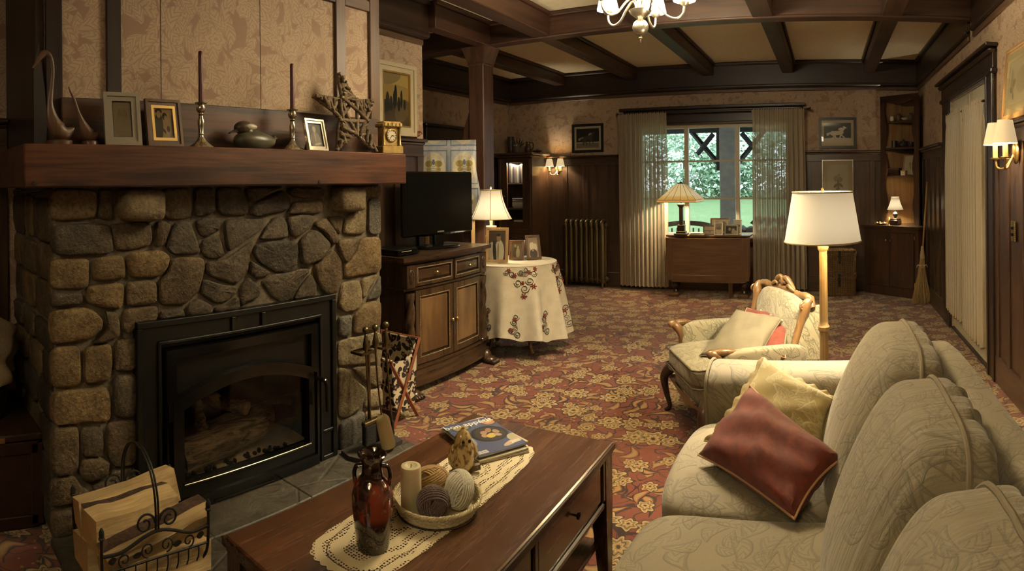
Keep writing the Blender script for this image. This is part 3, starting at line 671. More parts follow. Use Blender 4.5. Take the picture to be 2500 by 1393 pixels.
# candlesticks and candles
def candlestick(label,y,x,dz,lean):
    t=T('candlestick',label,'candlestick',(x,y,MZ),0,'silver candlesticks on the mantel')
    fl=lambda a,z:1+.035*cos(a*16) if z<.05 else 1+.03*cos(a*8)
    MB().lathe([(.052,0),(.053,.004),(.048,.010),(.034,.020),(.020,.034),(.0125,.048)],48,wob=fl).build('foot',SILV,t)
    MB().lathe([(.0125,.048),(.011,.056),(.014,.060),(.011,.066),(.0135,.095),(.016,.115),(.011,.130),(.0095,.140),(.0145,.146),(.010,.152)],20,caps=False).build('stem',SILV,t)
    MB().lathe([(.010,.152),(.018,.160),(.021,.172),(.017,.186),(.0155,.190),(.0265,.193),(.027,.197),(.013,.197),(.0105,.185)],24,caps=False,wob=lambda a,z:1+.02*cos(a*12)).build('cup',SILV,t)
    CAN=plain('oxblood_wax',(.085,.012,.012),.35,sss=.1)
    c=MB().lathe([(0,0),(.0105,0),(.0105,.01),(.0095,.20),(.0092,dz-.004),(.007,dz),(0,dz)],16).build('candle',CAN); c.location=(x,y,MZ+.187); c.rotation_euler=(lean,0,0)
    tag(c,'tall dark red taper candle in the '+('candlestick beside the duck decoy and wedding photo' if y<1.5 else 'candlestick beside the small rope-edged frame'),'candle','dark red taper candles'); return t
candlestick('silver candlestick between the wedding photo and duck decoy',1.294,-2.23,.232,0); candlestick('silver candlestick between duck decoy and small rope-edged frame',1.790,-2.22,.228,0)
# duck decoy
DUCK=plain('decoy_paint',(.070,.062,.036),.38,var=.25,bs=14); t=T('duck_decoy','painted wooden duck decoy with pale cheek on the mantel','duck decoy',(-2.24,1.585,MZ),FX)
MB().grid(lambda u,v:((lambda x,r:(x,r*1.05*cos(2*pi*v),max(.0,.040+(r*.92)*sin(2*pi*v)+(.018 if u>.9 else 0))))(-.112+.245*u,.052*max(.02,(sin(pi*min(1,u*1.05)**.75)**.55) if u<.95 else .25*(1-u)*4+.02))),22,18,cv=True).build('body',DUCK,t,sm=60)
h=MB().ball((-.062,0,.098),(.050,.034,.032),16,12).ball((-.045,0,.078),(.040,.032,.034),12,8).build('head',plain('decoy_head',(.050,.036,.018),.35),t,sm=60)
MB().add([(-.095,-.014,.097),(-.095,.014,.097),(-.140,.009,.074),(-.140,-.009,.074),(-.095,-.012,.078),(-.095,.012,.078),(-.140,.007,.069),(-.140,-.007,.069)],[(0,1,2,3),(7,6,5,4),(0,3,7,4),(1,5,6,2),(2,6,7,3)]).build('bill',plain('decoy_bill',(.03,.025,.016),.4),h)
MB().ball((-.040,-.024,.102),(.036,.0135,.014),12,8).build('cheek_patch',plain('decoy_cheek',(.50,.45,.33),.4),h)
# star of bound twigs
TW=[plain('twig_%d'%i,c,.8,bump=.8,bs=70,var=.3) for i,c in enumerate(((.085,.052,.026),(.13,.085,.045),(.17,.12,.07)))]
t=T('twig_star','rustic star made of bound twigs leaning on the mantel','star ornament',(-2.20,2.15,MZ),FX)
q=random.Random(5); Cn=Vector((.065,0,.205)); tips=[Vector((-.022,0,.408)),Vector((-.205,0,.275)),Vector((-.09,0,.012)),Vector((.175,0,.008)),Vector((.20,0,.285))]
inn=[]
for i in range(5):
    a,c=tips[i],tips[(i+1)%5]; inn.append(Cn+((a+c)/2-Cn)*.50)
ln_=R(8)
def twig(a,c,r):
    r*=1.35
    a=a+Vector((0,q.uniform(-.02,.012),0)); c=c+Vector((0,q.uniform(-.02,.012),0)); m=(a+c)/2+Vector((q.uniform(-.006,.006),q.uniform(-.004,.004),q.uniform(-.006,.006)))
    f=lambda v:(v.x,v.y+ (.405-v.z)*sin(ln_)*-1.0+.05,max(v.z,.007))
    MB().tube(spline([f(a),f(m),f(c)],3),[r*q.uniform(.8,1.1) for _ in range(7)],6).build('twig',q.choice(TW),t,sm=60)
for i in range(5):
    l,r_=inn[i-1],inn[i]
    for b in(l,r_): twig(tips[i]+(tips[i]-b)*.03,b+(b-tips[i])*.12,.0085)
    for k in range(7):
        f=.10+.125*k; twig(tips[i].lerp(l,f),tips[i].lerp(r_,min(1,f+.20)),.008); 
        if k%2==0: twig(tips[i].lerp(l,min(1,f+.22)),tips[i].lerp(r_,f),.0075)
for k in range(5): twig(inn[k]+(inn[k]-Cn)*.2,inn[(k+2)%5]+(inn[(k+2)%5]-Cn)*.2,.009)
# brass clock
t=T('mantel_clock','small brass temple clock with white dial on the mantel','clock',(-2.185,2.435,MZ),FX-R(14))
OB=plain('old_gold',(.40,.28,.10),.42,.75,var=.2,bs=30)
B('plinth',(0,0,.021),(.135,.085,.042),OB,t,.004); B('case',(0,.008,.095),(.098,.062,.106),OB,t,.003); B('cornice',(0,0,.156),(.13,.082,.022),OB,t,.004); B('cornice_top',(0,0,.171),(.112,.07,.008),OB,t,.002)
for i in range(5): B('cornice_block',(-.05+.025*i,-.043,.157),(.014,.006,.02),OB,t,.002)
for x in(-.052,.052): MB().lathe([(.011,0),(.011,.006),(.008,.010),(.0065,.09),(.010,.097),(.010,.104)],12,(x,-.028,.042)).build('column',OB,t)
d=MB().lathe([(0,0),(.034,0),(.036,.006),(.032,.008),(.0305,.004),(0,.004)],28).build('dial',None,t); dm=d.data; dm.materials.append(BRASS); dm.materials.append(printed('clock_dial',(.62,.55,.40),[(.5+.37*sin(i*pi/6),.5+.37*cos(i*pi/6),.035,.06,-i*30,(.03,.025,.02)) for i in range(12)],axes=('x','y'),noise=.05)); d.matrix_local=Matrix.Translation((0,-.024,.100))@Matrix.Rotation(R(90),4,'X')
for p in dm.polygons: p.material_index=1 if max(abs(dm.vertices[i].co.x**2+dm.vertices[i].co.y**2) for i in p.vertices)<.0312**2 and p.center.z>.002 else 0
for an,l in((-100,.016),(150,.023)): MB().box((0,0,l/2),(.0024,.001,l)).build('hand',BLKF,d).matrix_local=Matrix.Translation((0,0,.0055))@Matrix.Rotation(R(an),4,'Z')@Matrix.Rotation(R(-90),4,'X')
# oil painting and glass bird on the plate rail
frame('oil_painting','oil painting of dark fir trees in a broad cream frame','painting',(XP+.075,3.27,2.003),.43,.523,.062,plain('cream_frame',(.46,.39,.25),.45),printed('fir_painting',(.33,.24,.075),[(.5,.62,.7,.16,0,(.22,.15,.045)),(.3,.9,.4,.12,10,(.16,.12,.05)),(.5,.15,.8,.30,8,(.05,.034,.014)),(.75,.30,.3,.20,25,(.09,.062,.024)),(.45,.50,.05,.17,0,(.012,.012,.007)),(.50,.58,.055,.20,0,(.010,.010,.006)),(.72,.52,.045,.17,0,(.012,.012,.007)),(.62,.42,.06,.14,0,(.012,.012,.008)),(.2,.45,.07,.18,0,(.014,.013,.008)),(.33,.42,.06,.14,0,(.014,.013,.008)),(.1,.36,.2,.12,0,(.014,.013,.008)),(.84,.42,.05,.10,0,(.014,.013,.008))],noise=.35,coat=.3),FX,0,depth=.035,liner=GOLD,glass=False,stand=False,wall=True)
t=T('bird_figurine','small amber glass bird with raised tail on the plate rail','figurine',(-2.905,3.545,ZCAP),FX)
AMB=plain('amber_glass',(.22,.06,.015),.08,coat=.6)
MB().tube(spline([(-.085,0,.115),(-.06,0,.075),(-.03,0,.045),(.01,0,.035),(.045,0,.045),(.062,0,.045),(.085,0,.036)],4),[.004]*3+[.007,.010,.014,.018,.022,.026,.028,.029,.028,.026,.024,.022,.021,.020,.017,.014,.011,.008,.006,.004,.002,.001],10).build('body',AMB,t,sm=60)
MB().lathe([(.008,0),(.006,.012)],8,(.005,0,0)).build('foot',AMB,t)
# ---------------------------------------------------------------- things on the hearth
t=T('tool_stand','bronze fire tool stand on a slate-grey base beside the insert','tool stand',(-2.135,2.225,.03),FX)
BRZ=plain('bronze',(.16,.115,.055),.32,.9,var=.25,bs=30); BASEM=plain('stand_base',(.030,.026,.02),.6,bump=.3)
MB().prism([(-.15,-.075),(.15,-.075),(.17,.0),(.15,.075),(-.15,.075),(-.17,0)],0,.022).build('base',BASEM,t,sm=0)
MB().lathe([(.009,.022),(.009,.52),(.012,.53),(.008,.54),(.010,.555)],12,(0,.02,0)).build('pole',BRZ,t)
for x0,x1 in((-.115,-.02),(.035,.12)):
    b=MB(); ring_prism(b,rect(x0,-.045,x1,.035),rect(x0+.012,-.033,x1-.012,.023),.51,.522,lambda a,b_,h:(a,b_,h)); b.build('bracket',BRZ,t,sm=0)
B('bracket_arm',(.0,.03,.516),(.20,.010,.012),BRZ,t)
def tool(name,label,x,y,tip,kind):
    o=T(name,label,'fire tool',(-2.135-y*0-.0,2.225+x,.03),FX,'fire tools on the stand')
    o.location=(-2.135+.035,2.225+x,.03)
    MB().lathe([(.006,.50),(.007,.525),(.016,.545),(.017,.56),(.011,.585),(.007,.605),(.010,.610),(.006,.616)],14,caps=False).ball((0,0,.633),.0175,14,10).build('handle',BRZ,o)
    MB().tube([(0,0,.51),(tip[0]*.3,tip[1]*.3,.36),(tip[0],tip[1],tip[2])],.0048,8).build('rod',BRZ,o)
    return o
o=tool('hearth_brush','bronze hearth brush with dark bristles hanging on the tool stand',-.075,0,(.03,.0,.17),0)
B('brush_head',(.03,0,.165),(.115,.03,.022),BRZ,o,.004); MB().span((-.022,-.018,.055),(.085,.018,.156),.006).build('bristles',plain('black_bristle',(.012,.010,.008),.9,bump=1,bs=200),o)
o=tool('hearth_shovel','bronze hearth shovel with rounded pan in front of the brush',-.005,0,(.02,-.02,.17),0)
def pan(u,v):
    a=(u-.5)*2; s=v; w=.050*(1-(max(0,.22-s)/.22)**2*.75); return (.025+.022*s+a*w,-.030-.035*s+.02*a*a,.19-.17*s)
MB().grid(pan,13,16).grid(lambda u,v:tuple(Vector(pan(u,v))+Vector((0,.003,0))),13,16).build('pan',plain('shovel_brass',(.32,.25,.12),.30,.85),o,sm=60)
o=tool('fire_poker','bronze fire poker with straight dark tip on the tool stand',.075,0,(.035,-.005,.10),0)
MB().lathe([(.001,0),(.008,.03),(.0095,.08),(.0095,.115),(.007,.12)],10,(.037,-.005,.005)).build('tip',IRON,o)
# wrought-iron basket of split logs
bk=T('log_basket','wrought-iron scrollwork firewood basket on the hearth','log basket',(-1.975,.875,.03),FX)
RD=.0045
HW=.20; FY=-.145; BY=.155     # local: x along hearth, -y toward the room
def scroll(cx,cz,r0,turns,a0,dirn,n=26): return [(cx+(r0*(1-.72*i/n))*cos(a0+dirn*turns*2*pi*i/n),cz+(r0*(1-.72*i/n))*sin(a0+dirn*turns*2*pi*i/n)) for i in range(n+1)]
for y,s in((FY,1),(BY,-1)):
    side=link('end_rail',None,bk)
    bpy.data.objects.remove(side)
    P=lambda L,yy=y:[(a,yy,b) for a,b in L]
    top=spline([(-HW,y,.165),(-.13,y,.165),(-.05,y,.195),(0,y,.205),(.05,y,.195),(.13,y,.165),(HW,y,.168)],5)
    rail=MB().tube(top,RD*1.3,8).build('top_rail',IRON,bk)
    MB().tube([(-HW,y,.11),(0,y,.115),(HW,y,.11)],RD,6).build('middle_rail',IRON,bk); MB().tube([(-HW+.03,y*.8,.02),(HW-.03,y*.8,.02)],RD,6).build('bottom_rail',IRON,bk)
    for x in(-HW,HW):
        MB().tube(spline([(x,y,.235),(x,y,.15),(x*.97,y*.98,.08),(x*.86,y*.85,.03),(x*.90,y*.9,.004)],4),RD*1.2,8).build('leg',IRON,bk)
        MB().lathe([(.010,.0),(.011,.004),(.008,.008),(.0095,.014),(.0085,.026),(.004,.036),(0,.040)],12,(x,y,.222)).build('finial',IRON,bk)
    for k in range(9):
        x=-.16+.04*k; MB().tube(spline([(x,y,.112),(x,y*.98,.07),(x*.95,y*.82,.022)],3),.0028,6).build('bar',IRON,bk)
    for sx in(-1,1):
        c=[(sx*.052,.238)]; L=scroll(sx*.045,.238,.036,1.35,(pi*1.0 if sx>0 else 0),-sx); 
        MB().tube(P([(sx*.006,.245)]+L),RD*.9,6).build('scroll',IRON,bk)
        MB().tube(P(scroll(sx*.035,.150,.026,1.3,-pi/2,sx)),.003,6).build('scroll',IRON,bk)
        MB().tube(P(scroll(sx*.12,.138,.024,1.2,-pi/2,sx)),.003,6).build('scroll',IRON,bk)
        MB().prism(chaikin([(sx*.075-.02,.138),(sx*.075+.0,.152),(sx*.075+.022,.146),(sx*.075+.004,.128)],2),y-.0015,y+.0015,'y').build('iron_leaf',IRON,bk,sm=0)
        MB().prism(chaikin([(sx*.165-.018,.142),(sx*.165+.004,.158),(sx*.165+.02,.148),(sx*.165+.002,.128)],2),y-.0015,y+.0015,'y').build('iron_leaf',IRON,bk,sm=0)
hp=[(0,FY,.205),(0,FY,.27),(0,FY*.93,.33),(0,FY*.70,.39),(0,FY*.35,.425),(0,0,.435),(0,BY*.35,.425),(0,BY*.70,.39),(0,BY*.93,.33),(0,BY,.27),(0,BY,.205)]
for d in(-.005,.005): MB().tube([(p[0]+d,p[1],p[2]) for p in spline(hp,4)],RD*.9,8).build('handle',IRON,bk)
for x in(-HW*.86,HW*.86): MB().tube([(x,FY*.84,.022),(x,BY*.84,.022)],RD,6).build('side_rail',IRON,bk)
for k in range(5): MB().tube([(-.14+.07*k,FY*.8,.021),(-.14+.07*k,BY*.8,.021)],.003,6).build('floor_bar',IRON,bk)
SPL=NT('split_pine'); _v=SPL.co(sc=(3,45,45)); _a=SPL.noise(_v,1,4,.6,.5); _b=SPL.noise(SPL.co(),7,3); SPL.P(color=SPL.mix(SPL.m_('MULTIPLY',SPL.sm(_b,.5,.75),.6),SPL.mix(SPL.sm(_a,.3,.7),(.42,.29,.13),(.62,.47,.25)),(.25,.16,.075)),rough=.75); SPL.bump(_a,.5,.01); SPL=SPL.m
BARK=plain('bark',(.060,.030,.016),.9,bump=1.0,bs=60,var=.4); EGR=NT('end_grain'); _v=EGR.co(); EGR.P(color=EGR.mix(EGR.noise(_v,60,4),(.30,.15,.05),(.45,.26,.10)),rough=.8); EGR=EGR.m
def splitlog(label,loc,L,sec,rz,ry,rx,bark,seed):
    o=T('firewood_log',label,'firewood',loc,FX+rz,'split logs in the iron basket',rx=rx,ry=ry); q=random.Random(seed)
    seg=7; vs=[]; n=len(sec)
    for i in range(seg+1):
        f=1+q.uniform(-.03,.03); dx=q.uniform(-.003,.003)
        for a,b in sec: vs.append((-L/2+L*i/seg+(q.uniform(-.008,.008) if i in(0,seg) else 0),a*f+dx,b*f+q.uniform(-.003,.003)))
    sf=[(i*n+k,i*n+(k+1)%n,(i+1)*n+(k+1)%n,(i+1)*n+k) for i in range(seg) for k in range(n)]
    w=[f for j,f in enumerate(sf) if (j%n) not in bark]; bk_=[f for j,f in enumerate(sf) if (j%n) in bark]
    MB().add(vs,w).build('split_face',SPL,o,sm=25); 
    if bk_: MB().add(vs,bk_).build('bark',BARK,o,sm=60)
    for e in(0,seg): MB().add(vs,[tuple(range(e*n,e*n+n))[::(1 if e==seg else -1)]]).build('end_grain',EGR,o,sm=0)
    return o
splitlog('top split log with flat pale face toward the room',(-1.985,.845,.215),.34,[(-.065,-.062),(.05,-.05),(.062,.055),(.02,.062),(-.058,.05)],R(6),0,0,(2,),1)
splitlog('long split log lying behind the top one against the stones',(-2.075,.87,.225),.40,[(-.05,-.05),(.05,-.05),(.05,.045),(-.02,.06)],R(3),R(-5),0,(1,),2)
splitlog('wide slab-like split log slanting across the basket front',(-1.90,.90,.155),.40,[(-.035,-.07),(.04,-.06),(.05,.06),(.0,.085),(-.03,.05)],R(2),R(-10),R(28),(2,),3)
splitlog('split log lying low at the front of the basket',(-1.885,.90,.082),.38,[(-.05,-.045),(.045,-.045),(.03,.035),(-.03,.045)],R(-2),R(-2),0,(1,),4)
splitlog('bottom split log at the back of the basket',(-2.04,.87,.095),.40,[(-.06,-.06),(.07,-.06),(.06,.05),(-.05,.06)],R(2),0,0,(1,),5)
splitlog('knotty end of a log showing at the right of the basket',(-1.985,.985,.10),.19,[(-.06,-.065),(.06,-.06),(.06,.04),(-.05,.06)],R(-4),R(-6),0,(0,),6)
# chest with wicker basket and a gathered canvas cloth, in the recess
CHW=wood('chest_wood',(.022,.009,.005),(.055,.024,.012),'y',rough=.4)
t=T('wooden_chest','dark panelled wooden chest in the recess left of the fireplace','chest',(-2.66,.27,0),FX)
B('body',(0,0,.18),(.70,.52,.36),CHW,t,.004); B('lid',(0,-.004,.375),(.715,.54,.028),CHW,t,.006)
for x in(-.34,-.12,.12,.335): B('stile',(x,-.262,.18),(.05,.012,.33),CHW,t,.003)
for z in(.03,.33): B('rail',(0,-.262,z),(.68,.012,.05),CHW,t,.003)
for x in(-.18,.17): B('hinge',(x,-.272,.37),(.06,.006,.022),BRASS,t,.001)
WICK=plain('dark_wicker',(.035,.018,.009),.7,bump=.5,bs=80)
t=T('wicker_basket','dark wicker basket standing on the wooden chest','basket',(-2.66,.36,.389),0)
for k in range(9): z=.012+.02*k; MB().tube([(.17*(1+.02*k)*.9*cos(a)*1.0,.17*(1+.02*k)*.9*sin(a),z+.004*cos(a*14+k*pi)) for a in [2*pi*i/40 for i in range(40)]],.0095,6,closed=True).build('cane_round',WICK,t,sm=60)
MB().lathe([(0,0),(.15,0),(.15,.006),(0,.006)],24).build('bottom',WICK,t)
CNV=plain('canvas_cloth',(.27,.205,.12),.9,bump=.4,bs=160,var=.15)
q=random.Random(12)
def cl(u,v):
    a=2*pi*v; s=sin(pi*min(max(u,.0),1))
    z=-.015+.36*u; r=(.175*(1-u)**.55+.03)*(1+.16*sin(3*a+7*u)+.10*sin(5*a-9*u)+.06*sin(9*a+14*u)) if u>0 else .12
    if u>=.999: r=.001
    return (r*cos(a)*1.05-.02*sin(5*u),r*sin(a)*1.05+.03*sin(4*u),z+.02*sin(4*a+6*u)*s)
o=MB().grid(cl,26,72,cv=True).build('canvas_cloth',CNV,sm=180); tag(o,'bundled beige canvas cloth stuffed in the wicker basket','cloth'); o.location=(-2.66,.36,.575)
# folding knitting-bag stand
t=T('knitting_bag','floral fabric knitting bag on a folding red wooden stand','knitting bag',(-2.43,2.665,0),0)
RW=wood('red_stained_wood',(.16,.042,.016),(.27,.085,.034),'z',rough=.4)
zt=.42
for x in(.15,-.15):
    for s in(-1,1):
        a=Vector((x+(.008 if s>0 else -.008),-s*.115,0)); c=Vector((x+(.008 if s>0 else -.008),s*.125,zt+.05*s)); d=(c-a).normalized()
        MB().tube([a,a.lerp(c,.5),c],.013,4,flat=.7).build('leg',RW,t,sm=30)
    MB().ball((x+.018,.004,.235),.007,8,6).build('pivot',BRASS,t)
for s in(-1,1): MB().tube([(-.155,s*.12,zt+.045*s),(.155,s*.12,zt+.045*s)],.008,8).build('top_rail',RW,t)
FLO=NT('black_floral'); g=FLO.co(); uv=FLO.com(FLO.m_('ADD',FLO.sep(g)[0],FLO.sep(g)[1]),FLO.sep(g)[2]); e,vn,rc=leaf_layer(FLO,uv,20,3.3,.30,.6,.9); fl_,rc2=flower_layer(FLO,uv,13,1.1,.30,5)
col=FLO.mix(FLO.sm(e,0,.03),(.55,.46,.30),(.016,.009,.008)); col=FLO.mix(FLO.sm(fl_,1.0,.95),col,(.035,.010,.012)); col=FLO.mix(FLO.sm(fl_,.35,.3),col,(.45,.36,.2)); FLO.P(color=col,rough=.85); FLO=FLO.m
def bag(u,v):
    s=v; w=.112*(1-.35*s)*1.0; zz=zt-.02-.32*sin(pi*min(1,.5)) ; a=-1+2*u
    return (-.14+.28*v if False else 0,0,0)
sec=[(-.118,.375),(-.105,.28),(-.10,.16),(-.088,.085),(-.03,.062),(.03,.062),(.088,.085),(.10,.16),(.107,.28),(.118,.455)]
b=MB(); L=[-.142,-.07,0,.07,.142]
b.add([(x+(.004 if i%2 else 0),y*(1+.05*sin(x*30)),z) for x in L for i,(y,z) in enumerate(sec)],[(i*10+k,i*10+k+1,(i+1)*10+k+1,(i+1)*10+k) for i in range(4) for k in range(9)]).build('bag_body',FLO,t,sm=60)
for x in(-.142,.142): MB().add([(x,y,z) for y,z in sec]+[(x,.0,.36)],[(k,k+1,10) for k in range(9)]).build('bag_end',FLO,t,sm=60)
for s,z in((-1,.378),(1,.458)): MB().tube([(-.145,s*.118,z),(.145,s*.118,z)],.010,8).build('bag_hem',FLO,t)
# ---------------------------------------------------------------- carved television cabinet
CAB=lambda a:wood('walnut_cabinet',(.028,.014,.007),(.085,.045,.020),a,rough=.30,coat=.4)
CABP=NT('walnut_panel'); _v=CABP.co(); _w=CABP.wave(CABP.co(sc=(6,6,22)),3.0,6,3,1.2,'Z'); _r=CABP.noise(CABP.co(sc=(5,5,1.2)),1.3,3)
CABP.P(color=CABP.mix(CABP.m_('MULTIPLY',CABP.sm(_w,.4,.8),.35),CABP.mix(CABP.sm(_r,.35,.65),(.075,.036,.014),(.22,.125,.050)),(.05,.024,.010)),rough=.32,coat=.3); CABP=CABP.m
PEARL=plain('aged_bead',(.30,.23,.13),.35,.3)
t=T('tv_cabinet','carved dark walnut cabinet with twisted columns under the television','cabinet',(-2.55,3.44,0),FX); tvc=t
W2,DP=.475,.38       # half width, depth; front face at y=0, room side -y
front=lambda x:-.03*(1-(x/W2)**2)
def cprism(n,hw,y0,z0,z1,m,over=0.0,par=t,b=0):
    pts=[(-hw,DP-.0)]+[(-hw+2*hw*i/12,front(min(max(-hw+2*hw*i/12,-W2),W2))-y0) for i in range(13)]+[(hw,DP)]
    return MB().prism(pts,z0,z1).build(n,m,par,sm=25)
cprism('carcase',.455,-.012,.17,.875,CAB('z')); cprism('base_moulding',.50,.035,.055,.115,CAB('x')); cprism('base_moulding',.485,.018,.115,.165,CAB('x')); cprism('base_moulding',.495,.026,.165,.185,CAB('x'))
cprism('waist_moulding',.485,.014,.688,.702,CAB('x')); cprism('cornice',.487,.016,.862,.882,CAB('x')); cprism('top',.525,.05,.882,.912,CAB('x'))
def beads(x0,x1,z0,z1,par,n1,n2):
    b=MB()
    for i in range(n1):
        x=x0+(x1-x0)*i/(n1-1)
        for z in(z0,z1): b.ball((x,front(x)-.019,z),.0042,6,4)
    for i in range(1,n2-1):
        z=z0+(z1-z0)*i/(n2-1)
        for x in(x0,x1): b.ball((x,front(x)-.019,z),.0042,6,4)
    o=b.build('bead_trim',PEARL,par,sm=60,kind='stuff'); return o
def panel(nm,x0,x1,z0,z1,y,m,par):
    c=(x0+x1)/2; q=[]; 
    return MB().add([(x0,front(x0)-y,z0),(x1,front(x1)-y,z0),(x1,front(x1)-y,z1),(x0,front(x0)-y,z1),(x0+.02,front(x0)-y-.012,z0+.02),(x1-.02,front(x1)-y-.012,z0+.02),(x1-.02,front(x1)-y-.012,z1-.02),(x0+.02,front(x0)-y-.012,z1-.02)],[(4,5,6,7),(0,1,5,4),(1,2,6,5),(2,3,7,6),(3,0,4,7)]).build(nm,m,par,sm=0)
def framed(nm,x0,x1,z0,z1,pm,knobx,knobz,fw,n1,n2):
    d=MB()
    def pf(a,b,h): return (a,front(a)-h,b)
    O=[(x0+(x1-x0)*i/4,z0) for i in range(4)]+[(x1,z0+(z1-z0)*i/4) for i in range(4)]+[(x1-(x1-x0)*i/4,z1) for i in range(4)]+[(x0,z1-(z1-z0)*i/4) for i in range(4)]
    cx,cz=(x0+x1)/2,(z0+z1)/2; sx=(x1-x0-2*fw)/(x1-x0); sz=(z1-z0-2*fw)/(z1-z0); I=[(cx+(a-cx)*sx,cz+(b-cz)*sz) for a,b in O]
    ring_prism(d,O,I,.0,.020,pf); d=d.build(nm,CAB('z'),t,sm=30)
    panel('raised_panel',x0+fw-.004,x1-fw+.004,z0+fw-.004,z1-fw+.004,.004,pm,d); beads(x0+fw-.006,x1-fw+.006,z0+fw-.006,z1-fw+.006,d,n1,n2)
    MB().lathe([(.004,0),(.004,.012),(.012,.016),(.013,.022),(.008,.027),(0,.028)],12).build('knob',BRASS,d).matrix_local=Matrix.Translation((knobx,front(knobx)-.018,knobz))@Matrix.Rotation(R(90),4,'X')
framed('drawer',-.385,.015,.712,.855,CAB('x'),-.185,.785,.028,40,14); framed('drawer',.035,.395,.712,.855,CAB('x'),.215,.785,.028,36,14)
framed('door',-.385,.008,.192,.682,CABP,-.015,.43,.05,34,42); framed('door',.014,.395,.192,.682,CABP,.035,.43,.05,34,42)
for x in(-.43,.435):
    B('pilaster_block',(x,front(x)-.004,.78),(.082,.05,.155),CAB('z'),t,.004)
    MB().ball((x,front(x)-.03,.78),(.026,.008,.05),14,8).build('rosette',CAB('z'),t)
    for k in range(8): a=2*pi*k/8; MB().ball((x+.014*cos(a),front(x)-.036,.78+.030*sin(a)),(.007,.006,.012),8,5).build('rosette_petal',CAB('x'),t)
    def tw(u,v,xx=x):
        z=.20+.475*u; a=2*pi*v; r=.030*(1+.22*cos(3*a-z*42)) ; return (xx+r*cos(a),front(xx)-.010+r*sin(a),z)
    MB().grid(tw,70,24,cv=True).build('twisted_column',CAB('z'),t,sm=180)
    B('column_base',(x,front(x)-.006,.19),(.085,.075,.03),CAB('x'),t,.006)
for x in(-.46,.465):
    for y in(-.035,.33):
        MB().ball((x,y+.01,.055),(.045,.05,.05),12,8).ball((x,y-.035,.03),(.05,.05,.03),12,8).build('paw_foot',CAB('z'),t,sm=60)
        for k in range(4): MB().ball((x-.034+.023*k,y-.075,.018),(.0125,.026,.018),8,6).build('paw_toe',CAB('z'),t,sm=60)
# television, player
SCR=NT('tv_screen'); SCR.P(color=(.004,.004,.004),rough=.16,spec=.6); SCR=SCR.m
tv=T('television','flat black television on a glossy oval foot','television',(-2.72,3.575,.914),FX-R(6))
B('cabinet',(0,.0,.33),(.755,.045,.47),BLKS,tv,.012); B('back',(0,.04,.32),(.60,.05,.34),BLK,tv,.02)
B('screen',(0,-.0215,.345),(.69,.006,.385),SCR,tv); MB().ball((0,.01,.108),(.33,.025,.022),20,6).build('lower_lip',BLKS,tv)
text('maker_mark','SAMSUNG',.016,plain('tv_letter',(.45,.42,.36),.4),tv,(0,-.0245,.118),(R(90),0,0))
B('neck',(0,.005,.055),(.10,.04,.10),BLKS,tv,.01); MB().lathe([(0,0),(.21,0),(.215,.006),(.20,.013),(.08,.022),(0,.024)],36,squash=.55).build('foot',BLKS,tv)
t=T('media_player','slim black media player at the left end of the cabinet','media player',(-2.72,3.06,.914),FX)
B('case',(0,0,.022),(.20,.27,.040),BLK,t,.004); B('fascia',(0,-.137,.022),(.195,.004,.034),BLKS,t,.001); B('tray_slot',(-.02,-.1395,.028),(.10,.001,.004),plain('tv_letter',(.4,.4,.4),.4),t)
for x in(.06,.075,.09): MB().lathe([(.003,0),(.003,.003)],8).build('button',SILV,t).matrix_local=Matrix.Translation((x,-.138,.015))@Matrix.Rotation(R(90),4,'X')
# quilt on its ladder rack behind the television
t=T('quilt_rack','tall wooden quilt rack behind the television','quilt rack',(-3.07,4.20,-.0),R(33)); LW=wood('rack_pine',(.26,.16,.075),(.42,.28,.14),'z',rough=.5)
for x in(-.20,.20): B('upright',(x,.0,.865),(.035,.03,1.73),LW,t,.004)
for z in(.35,1.0,1.71): B('rung',(0,0,z),(.42,.028,.03),LW,t,.006)
for x in(-.20,.20): B('foot',(x,0,.02),(.05,.34,.04),LW,t,.008)
QL=NT('quilt_print'); g=QL.sep(QL.co('Generated')); 
def cell(sock,n,off=0.0): return QL.m_('FRACT',QL.m_('ADD',QL.m_('MULTIPLY',sock,n),off))
cu=cell(g[0],2.0); cv=cell(QL.m_('SUBTRACT',1.0,g[2]),1.9,-.18); 
bu=QL.m_('ABSOLUTE',QL.m_('SUBTRACT',cu,.5)); bv=QL.m_('ABSOLUTE',QL.m_('SUBTRACT',cv,.5)); bd=QL.m_('MAXIMUM',bu,bv)
nz=QL.noise(QL.co(),28,4,.6); blue=(.20,.24,.33); pale=(.50,.50,.50); crm=(.58,.53,.40)
col=QL.mix(QL.m_('MULTIPLY',nz,.7),pale,blue); col=QL.mix(QL.sm(bd,.455,.44),col,(.13,.17,.27)); col=QL.mix(QL.sm(bd,.425,.41),col,QL.mix(nz,(.46,.46,.44),(.34,.37,.42)))
el=QL.vm('LENGTH',QL.com(QL.m_('MULTIPLY',QL.m_('SUBTRACT',cu,.5),2.5),QL.m_('MULTIPLY',QL.m_('SUBTRACT',cv,.5),2.45))); col=QL.mix(QL.sm(el,.97,.93),col,crm)
mu=QL.m_('ABSOLUTE',QL.m_('SUBTRACT',cu,.5)); up=QL.m_('SUBTRACT',.5,cv)
for (cx,cy,rx,ry,c) in((.15,.09,.13,.085,(.34,.26,.08)),(.13,-.06,.10,.06,(.40,.32,.12)),(0,-.06,.05,.20,(.55,.55,.52)),(0,.13,.045,.075,(.10,.13,.22))):
    e=QL.vm('LENGTH',QL.com(QL.m_('DIVIDE',QL.m_('SUBTRACT',mu,cx),rx),QL.m_('DIVIDE',QL.m_('SUBTRACT',up,cy),ry))); col=QL.mix(QL.sm(e,1.04,.96),col,c)
